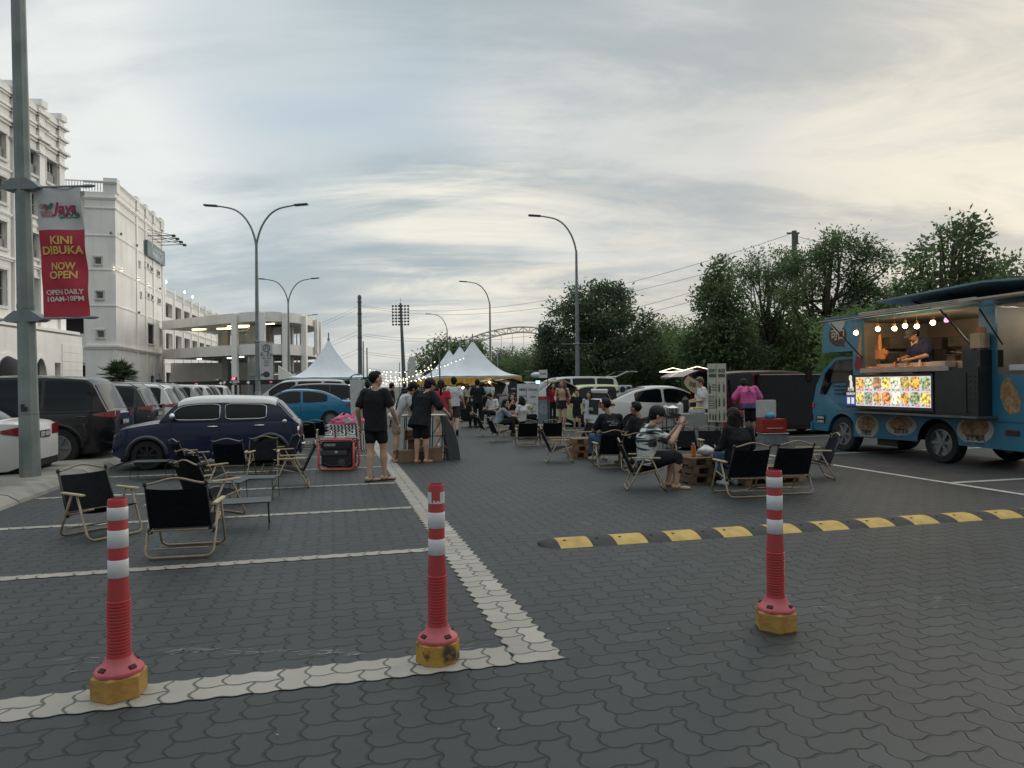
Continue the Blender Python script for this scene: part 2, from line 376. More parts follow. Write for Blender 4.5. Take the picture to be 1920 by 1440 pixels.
# ================================================================ bollards
RED = M('red_rubber', (.42, .036, .038), .5, var=.28, col2=(.33, .045, .05), scale=9, bump=.12)
REFL = M('reflective_band', (.55, .56, .58), .4, var=.06, scale=30)
YEL = M('yellow_block', (.36, .205, .05), .8, var=.25, scale=9, bump=.5)
YELW = M('worn_yellow_block', (.40, .22, .04), .85, col2=(.05, .042, .03), scale=11, thr=(.5, .62), bump=.6)
def bollard(px, py, label, block, rz, worn=False):
    p = P(px, py); t = thing('traffic_bollard', label, 'bollard', p, rz, 'red and white bollards across the lane')
    q_ = .84
    prof = [(.075, .13), (.072, .17), (.070, .20)]
    z = .21
    for i in range(17):
        prof += [(.0675, z), (.0675, z+.008), (.0635, z+.010), (.0635, z+.013)]; z += .0165
    prof += [(.062, z+.02), (.055, .60), (.055, .985), (.052, .995), (.050, .996), (.049, .97)]
    b = MB(); b.lathe([(a*q_, z_) for a, z_ in prof], 24); b.build('post', RED, t, True, auto=40)
    b = MB(); b.lathe([(.113, .120), (.115, .132), (.110, .142), (.086, .160), (.068, .185), (.063, .20)], 28)
    b.build('flange', M('red_flange', (.44, .085, .10), .5, var=.2, scale=8), t, True, auto=50)
    b = MB()
    for a in (.5, 2.1, 3.6, 5.2):
        b = MB(); b.box((.093*math.cos(a), .093*math.sin(a), .155), (.022, .036, .012), rz=a, ry=.5); b.build('bolt_slot', M('slot_shadow', (.03, .008, .008), .8), t)
    for z0, z1 in ((.60, .69), (.75, .84), (.89-.0, .955)):
        if worn and z0 > .85:
            b = MB(); n = 30
            for j in range(n):
                a0, a1 = 6.2831853*j/n, 6.2831853*(j+1)/n
                am = ((a0+a1)/2+math.pi/2+.15) % 6.2831853
                top = z1 if abs(am-math.pi*2) > .5 and am > .5 else z0+.02*abs(math.sin(am*7))
                b.add([(.0475*math.cos(a0), .0475*math.sin(a0), z0), (.0475*math.cos(a1), .0475*math.sin(a1), z0), (.0475*math.cos(a1), .0475*math.sin(a1), top), (.0475*math.cos(a0), .0475*math.sin(a0), top)], [(0, 1, 2, 3)])
            tag(b.build('reflective_band', REFL, t, True), 'torn white reflective band')
        else:
            b = MB(); b.lathe([(.0465, z0), (.0484, z0+.002), (.0480, z1-.002), (.0462, z1)], 24); b.build('reflective_band', REFL, t, True, auto=50)
    b = MB(); k = 8 if block == 8 else 6
    rr = .124 if k == 8 else .130
    pr = [(rr-.006, 0), (rr, .01), (rr, .112), (rr-.012, .122)]; b.lathe(pr, k); b.build('concrete_block', YELW if worn else YEL, t)
    return t
bollard(224, 1303, 'red and white bollard on a clean yellow block, leftmost and nearest the camera', 6, R(40))
bollard(821, 1238, 'bollard with torn top white band on a chipped mouldy yellow block, middle of three', 8, R(15), True)
bollard(1455, 1178, 'red and white bollard standing in front of the yellow and black speed hump', 6, R(22))
# ================================================================ speed hump
RUB = M('black_rubber', (.022, .023, .024), .7, var=.3, scale=12, bump=.3)
YRUB = M('yellow_rubber', (.50, .34, .09), .65, col2=(.33, .22, .06), scale=7, thr=(.4, .75), bump=.3)
p0 = P(1040, 1020); p1 = P(1925, 962); d = (p1-p0); ang = math.atan2(d.y, d.x); Lh = d.length
t = thing('speed_hump', 'low rubber speed hump of alternating yellow and black segments across the lane', 'speed hump', p0, ang)
def hump(x0, x1, W=.40, H=.05, end=0):
    b = MB(); k = 10
    def fn(a, c):
        x = x0+(x1-x0)*a; y = -W/2+W*c; s = 1
        if end < 0: s = math.sqrt(max(0, 1-(1-a)**2))
        return (x, y*s if end else y, H*(math.sin(math.pi*(.08+.84*c))-.2)/.8*(.35+.65*s)*1.0 if 0 < c < 1 else 0.0)
    b.grid(fn, 8 if end else 1, k); return b
hump(-.17, 0, end=-1).build('end_cap', RUB, t, True)
x = 0; i = 0
while x < Lh+1.6:
    seg = .33 if i % 2 == 0 else .24
    hb = hump(x+.003, x+seg-.003)
    hb.build('yellow_segment' if i % 2 == 0 else 'black_segment', YRUB if i % 2 == 0 else RUB, t, True)
    for dx in (.08, .15): q = MB(); q.lathe([(.017, 0), (.017, .009), (.012, .010), (.010, .004)], 8, (x+dx, -.06+.04*(dx > .1), .043-.004)); q.build('fixing_bolt', DARKPL, t)
    x += seg; i += 1
# scuffs of white paint on the pavers
rs = random.Random(11); b = MB()
for (cx, cy, n, sx, sy) in ((490, 1221, 46, 180, 6), (1690, 1120, 26, 260, 22), (860, 1215, 10, 60, 8), (150, 1245, 6, 30, 16)):
    for _ in range(n):
        p = P(cx+rs.uniform(-sx, sx), cy+rs.uniform(-sy, sy), .002); l = rs.uniform(.01, .07); w = rs.uniform(.002, .006); a = TH+rs.gauss(0, .25)
        c, s = math.cos(a), math.sin(a)
        b.add([p+Vector((c*l*i_-s*w*j_, s*l*i_+c*w*j_, 0)) for i_, j_ in ((-1, -.3), (0, -1), (1, 0), (.2, 1), (-.8, .6))], [(0, 1, 2, 3, 4)])
tag(b.build('paint_scuffs', M('scuff', (.22, .22, .22), .9)), kind='stuff', label='faint white scuff marks scattered over the grey pavers', cat='marks')
# ================================================================ buildings
STUC = M('white_stucco', (.80, .79, .765), .85, var=.09, scale=.35, bump=.15, bscale=30)
def rain_streaks(m):
    nt = m.node_tree; N = nt.nodes; L = nt.links; b = N['Principled BSDF']; tc = N.new('ShaderNodeTexCoord'); mp = N.new('ShaderNodeMapping'); mp.inputs['Scale'].default_value = (2.2, 2.2, .16); L.new(tc.outputs['Object'], mp.inputs[0])
    t = N.new('ShaderNodeTexNoise'); t.inputs['Scale'].default_value = 1; t.inputs['Detail'].default_value = 5; L.new(mp.outputs[0], t.inputs[0]); r = N.new('ShaderNodeMapRange'); L.new(t.outputs[0], r.inputs[0]); r.inputs[1].default_value = .48; r.inputs[2].default_value = .72; r.inputs[3].default_value = 1.0; r.inputs[4].default_value = .90
    mx = N.new('ShaderNodeMix'); mx.data_type = 'RGBA'; mx.blend_type = 'MULTIPLY'; mx.inputs[0].default_value = 1; L.new(b.inputs['Base Color'].links[0].from_socket, mx.inputs[6]); cc = N.new('ShaderNodeCombineColor'); [L.new(r.outputs[0], cc.inputs[i]) for i in range(3)]; L.new(cc.outputs[0], mx.inputs[7]); L.new(mx.outputs[2], b.inputs['Base Color'])
rain_streaks(STUC)
STUC2 = M('white_trim', (.84, .83, .81), .8, var=.06, scale=.8)
GLASSD = M('dark_window_glass', (.035, .04, .045), .12, var=.3, scale=.6, spec=.8)
FRAMEW = M('window_frame_white', (.55, .55, .53), .6)
GREYP = M('grey_panel', (.17, .18, .18), .6, var=.2)
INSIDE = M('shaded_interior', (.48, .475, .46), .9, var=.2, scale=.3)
LAMPW = M('warm_lamp', (.9, .8, .6), .5, emit=((1, .85, .6), 5))
LAMPC = M('cool_lamp', (.9, .9, .9), .5, emit=((.95, 1, 1), 5))
TUBEY = M('yellow_tube', (.9, .8, .4), .5, emit=((1, .86, .45), 5))
class Wall:      # vertical wall plane: o at the foot, s along d, out along n
    def __init__(s, o, d):
        s.o = Vector(o); s.d = Vector(d).normalized(); s.n = s.d.cross(Vector((0, 0, 1)))
    def p(s, a, z, out=0.0): return s.o+s.d*a+s.n*out+Vector((0, 0, z))
    def s_at(s, px, py=500):    # distance along the wall seen at a pixel column
        r = ray(px, py); k = r.x/r.y
        return (s.o.x-k*s.o.y)/(k*s.d.y-s.d.x)
    def z_at(s, a, py):
        q = s.p(a, 0); r = ray(960+F*q.x/q.y, py); return CH+r.z/r.y*q.y
    def panel(s, b, a0, a1, z0, z1, holes, dep=.3, mi=None):
        A = sorted({a0, a1, *[h[0] for h in holes], *[h[1] for h in holes]}); Z = sorted({z0, z1, *[h[2] for h in holes], *[h[3] for h in holes]})
        for i in range(len(A)-1):
            for j in range(len(Z)-1):
                am, zm = (A[i]+A[i+1])/2, (Z[j]+Z[j+1])/2
                if any(h[0] < am < h[1] and h[2] < zm < h[3] for h in holes): continue
                b.add([s.p(A[i], Z[j]), s.p(A[i+1], Z[j]), s.p(A[i+1], Z[j+1]), s.p(A[i], Z[j+1])], [(0, 1, 2, 3)], mi)
        for h in holes:
            c = [(h[0], h[2]), (h[1], h[2]), (h[1], h[3]), (h[0], h[3])]
            for k in range(4):
                q, r = c[k], c[(k+1) % 4]
                b.add([s.p(*q), s.p(*r), s.p(*r, -dep), s.p(*q, -dep)], [(3, 2, 1, 0)], mi)
    def block(s, b, a0, a1, z0, z1, o0, o1, mi=None):
        vs = [s.p(a, z, o) for o in (o0, o1) for z in (z0, z1) for a in (a0, a1)]
        b.add(vs, [(0, 1, 3, 2), (4, 6, 7, 5), (0, 4, 5, 1), (2, 3, 7, 6), (0, 2, 6, 4), (1, 5, 7, 3)], mi)
    def cornice(s, b, a0, a1, z, h, o, mi=None):    # stepped moulding
        s.block(b, a0-o*.6, a1+o*.6, z+h*.5, z+h, .002, o, mi); s.block(b, a0-o*.3, a1+o*.3, z, z+h*.5-.003, .002, o*.55, mi)
    def window(s, parent, a0, a1, z0, z1, nx=1, ny=1, dep=.25, mat=None, surround=True, name='window', lab=None, lit=0):
        t = .05 if a1-a0 < 1.6 else .07; b = MB()
        s.block(b, a0, a1, z0, z0+t, -dep, -dep+.07); s.block(b, a0, a1, z1-t, z1, -dep, -dep+.07)
        s.block(b, a0, a0+t, z0+t, z1-t, -dep, -dep+.07); s.block(b, a1-t, a1, z0+t, z1-t, -dep, -dep+.07)
        for i in range(1, nx):
            a = a0+(a1-a0)*i/nx; s.block(b, a-t*.4, a+t*.4, z0+t, z1-t, -dep, -dep+.06)
        for i in range(1, ny):
            z = z0+(z1-z0)*i/ny; s.block(b, a0+t, a1-t, z-t*.4, z+t*.4, -dep, -dep+.055)
        if surround:
            e = .12; s.block(b, a0-e, a1+e, z0-.16, z0-.003, .002, .12); s.block(b, a0-e, a1+e, z1+.003, z1+.13, .002, .09)
            s.block(b, a0-e, a0-.003, z0, z1, .002, .05); s.block(b, a1+.003, a1+e, z0, z1, .002, .05)
        w = b.build(name, FRAMEW, parent)
        if lab: w['label'] = lab
        g = MB(); g.add([s.p(a0, z0, -dep+.02), s.p(a1, z0, -dep+.02), s.p(a1, z1, -dep+.02), s.p(a0, z1, -dep+.02)], [(0, 1, 2, 3)])
        g.build('pane', mat or GLASSD, w)
        return w
def downlight(parent, p, mat=LAMPW, r=.07):
    b = MB(); b.lathe([(r*.6, 0), (r, .03), (r, .16), (r*.7, .20)], 10, p); b.build('wall_light', WHITEP, parent, True, auto=40)
    b = MB(); b.lathe([(r*.75, -.01), (r*.78, .0)], 10, p); b.lathe([(r*.6, .202), (r*.62, .215)], 10, p); b.build('lit_bulb', mat, parent)
# ---- A: nearest mall block with cornices, on the left edge
BA = thing('mall_building', 'tall cream mall building with stepped cornices on the left edge, behind the banner pole', 'building', (-28.6, 45, 0), 0, 'white mall buildings')
def rel(t):      # children given world coordinates
    t.location = (0, 0, 0); return t
rel(BA)
wa = Wall((-28.6, 45, 0), (.104, -.9946, 0))
wa.d = Vector((.104, -.9946, 0)).normalized(); wa.n = Vector((.9946, .104, 0))
def A(px): return wa.s_at(px)
cols = [(A(107), A(88)), (A(72), A(52)), (6.0, 7.1), (8.6, 9.7), (11.2, 12.3)]
rowsA = [(14.35, 15.75, 3, 2), (11.9, 13.3, 2, 2), (9.4, 10.85, 3, 2), (6.2, 8.2, 3, 2)]
holes = [(a0, a1, z0, z1) for a0, a1 in cols for z0, z1, _, _ in rowsA]
b = MB(); wa.panel(b, 0, 16, 4.9, 18.2, holes)
b.add([wa.p(0, 4.9), wa.p(0, 18.2), wa.p(0, 18.2, -14), wa.p(0, 4.9, -14)], [(0, 3, 2, 1)])
b.add([wa.p(0, 18.2), wa.p(16, 18.2), wa.p(16, 18.2, -14), wa.p(0, 18.2, -14)], [(0, 1, 2, 3)])
b.build('wall', STUC, BA)
b = MB()
for z, h, o in ((18.0, .22, .22), (17.2, .28, .20), (16.35, .30, .26), (13.75, .12, .10), (11.25, .14, .10), (8.75, .22, .18), (4.9, .35, .75)):
    wa.cornice(b, 0, 16, z, h, o)
b.build('cornice', STUC2, BA)
for i, a in enumerate((0.02, 2.25, 4.85, 7.4, 10)):
    b = MB(); wa.block(b, a, a+.6, 5.3, 18.6, .003, .14); wa.block(b, a-.04, a+.64, 18.6, 19.0, -.5, .30)
    for z, h, o in ((16.35, .30, .40), (15.6, .2, .30), (17.2, .28, .34), (18.0, .22, .36)): wa.cornice(b, a-.03, a+.63, z, h, o)
    b.build('pilaster', STUC2, BA)
b = MB(); wa.block(b, .6, 16, 18.25, 18.65, -.3, .05); b.build('parapet', STUC, BA)
for a0, a1 in cols:
    for z0, z1, nx, ny in rowsA: wa.window(BA, a0, a1, z0, z1, nx, ny)
    b = MB(); wa.block(b, a0+.05, a1-.05, 9.45, 9.9, -.22, -.1); wa.block(b, a0+.05, a1-.05, 14.4, 14.95, -.2, -.1); b.build('grey_lower_panel', GREYP, BA)
# ground floor, standing proud, rusticated, arches
wg = Wall(wa.p(-.7, 0, .75), (.104, -.9946, 0)); wg.d = wa.d; wg.n = wa.n
b = MB(); gh = [(A(112)-.7+1.5, A(99)-.7+2.1, 0, 3.3)]
def wsg(px): return wg.s_at(px)
d0, d1 = wsg(112), wsg(101)
a0, a1 = wsg(84), wsg(62); c0, c1 = wsg(35), wsg(-14)
wg.panel(b, 0, 16, 0, 4.95, [(d0, d1, 0, 3.2), (a0, a1, 0, 3.4), (c0, c1, 0, 3.4)], .4)
b.add([wg.p(0, 0), wg.p(0, 4.95), wg.p(0, 4.95, -6), wg.p(0, 0, -6)], [(0, 3, 2, 1)])
for k in range(8): wg.block(b, .003, d0-.15, .55*k+.02, .55*k+.53, .003, .03)
b.build('ground_floor', STUC, BA)
for (x0, x1, nm) in ((a0, a1, 'a'), (c0, c1, 'c')):
    b = MB(); n = 14; mid, rr = (x0+x1)/2, (x1-x0)/2; hh = 1.3
    for i in range(n):
        t0, t1 = math.pi*i/n, math.pi*(i+1)/n
        q = [wg.p(mid-rr*math.cos(t), 2.1+hh*math.sin(t), o) for t in (t0, t1) for o in (.08, .002)]
        q2 = [wg.p(mid-(rr+.22)*math.cos(t), 2.1+(hh+.2)*math.sin(t), o) for t in (t0, t1) for o in (.08, .002)]
        b.add([q[0], q[2], q2[2], q2[0], q[1], q[3], q2[3], q2[1]], [(0, 3, 2, 1), (3, 7, 6, 2), (0, 1, 5, 4)])
        b.add([wg.p(mid-rr*math.cos(t0), 2.1+hh*math.sin(t0), -.01), wg.p(mid-rr*math.cos(t1), 2.1+hh*math.sin(t1), -.01), wg.p(mid-rr*math.cos(t1), 3.41, -.01), wg.p(mid-rr*math.cos(t0), 3.41, -.01)], [(0, 3, 2, 1)])
    b.build('arch_moulding', STUC2, BA)
wg.window(BA, a0, a1, 0, 3.4, 3, 3, .38, surround=False)
w = MB(); wg.block(w, d0, d1, 0, 3.2, -.4, -.34); w.build('door', M('bronze_door', (.16, .12, .09), .5), BA)
b = MB(); n = 12; mid, rr = (c0+c1)/2, (c1-c0)/2   # domed awning
def fn(i, j):
    t = math.pi*i; q = j*math.pi/2
    return wg.p(mid-rr*math.cos(t)*1.0, 1.35+2.0*math.sin(t)*math.cos(q)**.7 if True else 0, .05+.9*math.sin(q)*math.sin(t)**.4)
b.grid(fn, 16, 8)
aw = b.build('awning', M('black_awning', (.012, .013, .015), .7), BA, True)
b = MB(); sc = .36
b.text('BOT', .42, FR(wg.p(c0+1.05, 2.42, .78), -wg.d*1.0, (0, 0, 1)), bold=.01); b.text('GALLE', .52, FR(wg.p(c0+1.2, 2.02, .92), -wg.d, (0, 0, 1)), bold=.01)
b.build('awning_lettering', M('awning_white', (.6, .6, .6), .6), aw)
# ---- B: taller blank-sided block with the teal sign
BB = thing('car_park_building', 'white block with blank side, three small square windows and a teal wall sign', 'building', (0, 0, 0), 0, 'white mall buildings')
a13 = R(12.8); oB = Vector(((219-960)/F*66, 66, 0))
wf = Wall(oB, (-1, 0, 0)); wf.d = Vector((-math.cos(a13), -math.sin(a13), 0)); wf.n = Vector((math.sin(a13), -math.cos(a13), 0))
ws = Wall(oB, (0, 1, 0)); ws.d = Vector((-math.sin(a13), math.cos(a13), 0)); ws.n = Vector((math.cos(a13), math.sin(a13), 0))
TOPB = 20.0
zf = lambda y: wf.z_at(0, y)
hf = []
for px0, px1, y0, y1 in ((190, 177, 483, 496), (193, 180, 547, 560), (194, 181, 620, 633)):
    hf.append((wf.s_at(px0), wf.s_at(px1), zf(y1), zf(y0)))
sw = wf.s_at(160)
b = MB(); wf.panel(b, 0, sw, 0, TOPB, hf, .3)
# recessed bay to the left with galleries
wr = Wall(wf.p(sw, 0, -.8), (1, 0, 0)); wr.d, wr.n = wf.d, wf.n
rb0, rb1 = .45, 3.0
hr = [(rb0, rb1, zf(628), zf(590)), (rb0-.1, rb1+.4, 0, zf(680))]
wr.panel(b, -.02, 4.6, 0, TOPB, hr, 1.4)
b.add([wf.p(sw, 0), wf.p(sw, TOPB), wf.p(sw, TOPB, -.8), wf.p(sw, 0, -.8)], [(0, 1, 2, 3)])
hs = []
def HS(p0, p1, y0, y1, nx=1):
    a, c = ws.s_at(p0), ws.s_at(p1); m_ = (a+c)/2; hs.append((a, c, ws.z_at(m_, y1), ws.z_at(m_, y0), nx))
for q in ((271.5, 278, 494, 502, 2), (282, 286, 502, 509, 1), (294, 299, 509, 517, 1), (272, 279, 550, 558, 2), (283, 287, 555, 562, 1), (295, 300, 561, 569, 1), (275.5, 288, 608, 645, 1), (298, 301.5, 617, 647, 1), (260.5, 262.5, 491, 499, 1), (262.5, 264.5, 549, 557, 1)): HS(*q)
arch = [(ws.s_at(281), ws.s_at(289), .1, 3.0), (ws.s_at(296), ws.s_at(299), .1, 3.3)]
LB = ws.s_at(306)
ws.panel(b, 0, LB, 0, TOPB, [h[:4] for h in hs]+arch, .35)
q = ws.p(LB, 0, 0)
b.add([ws.p(LB, 0), ws.p(LB, TOPB), ws.p(LB, TOPB, -16), ws.p(LB, 0, -16)], [(0, 3, 2, 1)])
b.add([ws.p(0, TOPB), ws.p(LB, TOPB), ws.p(LB, TOPB, -16), ws.p(0, TOPB, -16)], [(0, 1, 2, 3)])
b.build('wall', STUC, BB)
for h in hf: wf.window(BB, *h, 1, 1, .2)
for h in hs: ws.window(BB, h[0], h[1], h[2], h[3], h[4], 1, .25)
b = MB()
for h in arch: ws.block(b, h[0], h[1], h[2], h[3], -.38, -.33)
b.build('arch_panel', M('tan_panel', (.30, .24, .18), .7), BB)
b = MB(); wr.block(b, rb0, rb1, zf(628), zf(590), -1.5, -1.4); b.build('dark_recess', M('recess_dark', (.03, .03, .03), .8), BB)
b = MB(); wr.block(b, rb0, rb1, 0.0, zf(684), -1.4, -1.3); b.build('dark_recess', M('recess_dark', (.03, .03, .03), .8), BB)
b = MB(); n = 9
for i in range(n):
    a = rb0+.15+(rb1-rb0-.3)*i/(n-1); wr_p = wr.p(a, zf(646), -.1); b.lathe([(.09, 0), (.05, .15), (.11, .4), (.05, .75), (.09, .9)], 8, wr_p)
wr.block(b, rb0, rb1, zf(646)+.9, zf(646)+1.05, -.25, .05); b.build('balustrade', STUC2, BB)
b = MB()
for z, h, o in ((zf(375), .22, .16), (zf(393), .14, .10), (zf(444), .12, .08), (zf(508), .12, .08), (zf(575), .12, .08), (zf(654), .34, .22), (zf(345), .2, .18)):
    wf.cornice(b, 0, sw, z, h, o); ws.cornice(b, 0, LB, z, h, o)
for z in (zf(352), zf(375), zf(654)): wr.cornice(b, .05, 4.6, z, .2, .1)
b.build('cornice', STUC2, BB)
b = MB()
for z0, z1 in ((TOPB+.02, TOPB+.62), (TOPB+.66, TOPB+.78)): ws.block(b, 1.0, LB, z0, z1, -.3, .02)
for a in (0, 6.4, 9.6, 12.6, 15.8, LB-.9): ws.block(b, a+.02, a+.9, TOPB, TOPB+1.35, -1.0, .16)
b.build('parapet', STUC, BB)
for a in (6.4, 12.6, LB-.75, 9.6):
    b = MB(); ws.block(b, a, a+.5, 0, TOPB-.1, .003, .09); b.build('pilaster', STUC2, BB)
b = MB()
for i in range(30):
    p = wf.p(.6+i*.24, TOPB, -.3); b.box((p.x, p.y, TOPB+.5), (.07, .07, 1.0), rz=a13)
p = wf.p(4.1, TOPB+1.05, -.3); b.box(p, (7.6, .12, .1), rz=a13); b.build('roof_railing', STUC2, BB)
for px, y in ((215, 506), (224, 507), (255, 524), (274, 535)):
    wz = wf if px < 219 else ws; a = wz.s_at(px); p = wz.p(a, wz.z_at(a, y), .22); downlight(BB, p, LAMPW, .10)
for px, y in ((210, 440), (223, 441), (253, 462), (256, 588), (296, 543)):
    wz = wf if px < 219 else ws; a = wz.s_at(px); p = wz.p(a, wz.z_at(a, y), .22)
    b = MB(); b.lathe([(.07, 0), (.11, .03), (.11, .2), (.06, .24)], 8, p); b.build('wall_light', GREYP, BB, True, auto=40)
# sign on B, rotated trusses of lamps above it
a0, a1 = ws.s_at(270.5), ws.s_at(303.5); z1 = ws.z_at(a0, 449); z0 = ws.z_at(a0, 478)
SG = thing('wall_sign', 'teal sign with pale lettering high on the white car park building', 'sign', (0, 0, 0))
b = MB(); ws.block(b, a0, a1, z0, z1, .1, .35); b.build('sign_board', M('teal_board', (.09, .15, .165), .5, var=.15), SG)
b = MB(); b.text('Yussinapa', 2.0, FR(ws.p((a0+a1)/2, z0+(z1-z0)*.55, .37), ws.d, (0, 0, 1)), bold=.01, fit=(a1-a0)*.66); b.text('Medical', 1.1, FR(ws.p((a0+a1)/2, z0+(z1-z0)*.27, .37), ws.d, (0, 0, 1)), bold=.02, fit=(a1-a0)*.4)
b.build('sign_lettering', M('pale_letters', (.45, .53, .54), .6), SG)
for i in range(4):
    a = a0+(a1-a0)*(i+.6)/4.2
    b = MB(); b.tube([ws.p(a, z1+.6, .1), ws.p(a, z1+.75, 2.6)], .05, 5); b.tube([ws.p(a, z1+1.3, .1), ws.p(a, z1+.75, 2.6)], .035, 5); b.build('lamp_arm', GREYP, SG)
    b = MB(); b.box(ws.p(a, z1+.70, 2.7), (.35, .4, .22), rz=a13); b.build('sign_lamp', DARKPL, SG)
# ---- C: long low car park wing further back
BC = thing('car_park_wing', 'long lower white car park wing with wide open bays, behind the curved ramp', 'building', (0, 0, 0), 0, 'white mall buildings')
wc = Wall(ws.p(LB, 0, -1.2), (0, 1, 0)); wc.d, wc.n = ws.d, ws.n
hc = []; LC = 60
for r_, (z0, z1) in enumerate(((1.0, 3.6), (6.6, 8.6), (10.6, 12.4))):
    a = .8
    while a < LC-5: hc.append((a, a+3.6, z0, z1)); a += 5.0
b = MB(); wc.panel(b, 0, LC, 0, 13.2, hc, .5)
for z in (3.9, 8.9, 12.9): b.add([wc.p(0, z, -.3), wc.p(LC, z, -.3), wc.p(LC, z, -14), wc.p(0, z, -14)], [(0, 1, 2, 3)])
b.build('wall', STUC, BC)
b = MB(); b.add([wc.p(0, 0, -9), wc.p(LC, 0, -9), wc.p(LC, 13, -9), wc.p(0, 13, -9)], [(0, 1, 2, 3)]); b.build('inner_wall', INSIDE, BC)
b = MB()
for z in (4.6, 9.4): wc.cornice(b, 0, LC, z, .25, .15)
b.build('cornice', STUC2, BC)
b = MB(); wc.block(b, 0, LC, 14.0, 14.12, -.15, .05)
a = 0
while a < LC: wc.block(b, a, a+.1, 13.2, 14.0, -.1, 0); a += .5
b.build('roof_railing', STUC2, BC)
a = .2
while a < LC:
    b = MB(); wc.block(b, a-.25, a+.45, 13.2, 14.5, -1.2, .15); wc.block(b, a-.12, a+.32, 0, 13.2, .003, .1); b.build('pier', STUC2, BC)
    if a in (5.2, 15.2, 20.2): p = wc.p(a+.3, 14.9, .2); b = MB(); b.ball(p, (.1, .1, .2), 8, 5); b.build('roof_lamp', LAMPC, BC)
    a += 5.0
for a, z in ((2.2, 11.2), (2.4, 7.6), (7.5, 7.4), (12, 7.6)):
    b = MB(); b.box(wc.p(a, z+.7, -2), (.2, 1.6, .08), rz=a13); b.build('ceiling_light', LAMPC, BC)
# ---- curved ramp
RP = thing('curved_ramp', 'curved white two-level car ramp on columns with fluorescent lights under its deck', 'ramp', (0, 0, 0), 0)
def catmull(pts, k):
    out = []; n = len(pts)
    for i in range(n-1):
        p0, p1, p2, p3 = pts[max(i-1, 0)], pts[i], pts[i+1], pts[min(i+2, n-1)]
        for j in range(k):
            t = j/k; out.append(tuple(.5*((2*p1[a])+(-p0[a]+p2[a])*t+(2*p0[a]-5*p1[a]+4*p2[a]-p3[a])*t*t+(-p0[a]+3*p1[a]-3*p2[a]+p3[a])*t**3) for a in range(len(p1))))
    return out+[tuple(pts[-1])]
rp = catmull([(-40.2, 81), (-34.5, 77), (-29.5, 73.8), (-26, 72), (-23.4, 73.2), (-22.2, 77), (-22.8, 83), (-25.5, 88), (-30, 91), (-36, 93)], 5)
def offs(pts, d):
    o = []
    for i, p in enumerate(pts):
        a, c = pts[max(i-1, 0)], pts[min(i+1, len(pts)-1)]; t = Vector((c[0]-a[0], c[1]-a[1])).normalized(); o.append((p[0]-t.y*d, p[1]+t.x*d))
    return o
inn = offs(rp, 6.5)
def ribbon(b, outer, inner, z0, z1):
    n = len(outer); vs = []
    for i in range(n): vs += [(*outer[i], z0), (*outer[i], z1), (*inner[i], z1), (*inner[i], z0)]
    fs = []
    for i in range(n-1):
        a, c = 4*i, 4*i+4; fs += [(a, c, c+1, a+1), (a+1, c+1, c+2, a+2), (a+2, c+2, c+3, a+3), (a+3, c+3, c, a)]
    fs += [(0, 1, 2, 3), (4*n-1, 4*n-2, 4*n-3, 4*n-4)]; b.add(vs, fs)
for z0, z1, zt in ((8.35, 8.7, 9.35), (4.95, 5.3, 6.05)):
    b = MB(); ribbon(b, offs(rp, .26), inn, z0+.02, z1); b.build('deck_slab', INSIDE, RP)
    b = MB(); ribbon(b, rp, offs(rp, .25), z0, zt); b.build('parapet', STUC, RP)
    b = MB(); ribbon(b, offs(rp, 6.51), offs(rp, 6.75), z0, zt-.1); b.build('inner_parapet', STUC, RP)
for i in (11, 16, 20, 24, 30, 36, 42):
    p = rp[i]; b = MB(); w = .55; b.box((p[0]-.02, p[1]-.22, 4.6), (w, w, 9.2)); b.build('column', STUC2, RP)
io = offs(rp, 5.6)
for i in (3, 8, 13, 18, 21, 24, 27, 30, 34, 38):
    p = io[i]; b = MB(); b.box((p[0], p[1], 4.2), (.7, .7, 8.3)); b.build('column', M('ramp_column_grey', (.5, .5, .49), .85), RP)
i2 = offs(rp, 6.2)
for i in range(9, 44, 2):
    p = i2[i]; b = MB(); b.box((p[0], p[1], 4.2), (.45, .45, 8.3)); b.build('column', M('ramp_column_grey'), RP)
for i in (13, 18, 23, 28, 33, 39):     # solid wall panels of the inner core
    p, q = i2[i], i2[i+2]; c_ = ((p[0]+q[0])/2, (p[1]+q[1])/2, 4.2); l_ = math.hypot(q[0]-p[0], q[1]-p[1]); b = MB(); b.box(c_, (l_, .2, 8.2), rz=math.atan2(q[1]-p[1], q[0]-p[0])); b.build('core_wall', M('ramp_column_grey'), RP)
for i in range(4):     # fins at the turning end
    p = rp[27+2*i]; b = MB(); b.box((p[0]+.25, p[1], 7.2), (.35, .5, 3.9)); b.build('fin', STUC2, RP)
md = offs(rp, 2.6)
for i, dd in ((3, 0), (5, 1.2), (8, 0), (8, 1.4), (9, .4), (14, .2)):
    p = offs(rp, 2.2+dd)[i]; b = MB(); b.box((p[0], p[1], 8.28), (1.7, .14, .1), rz=-.2); b.build('tube_light', TUBEY, RP)
for i, dd in ((3, 0), (6, 1), (9, 0), (11, .6), (15, .4)):
    p = offs(rp, 2.2+dd)[i]; b = MB(); b.lathe([(.24, 0), (.26, .06)], 10, (p[0], p[1], 4.86)); b.build('round_light', LAMPC, RP)
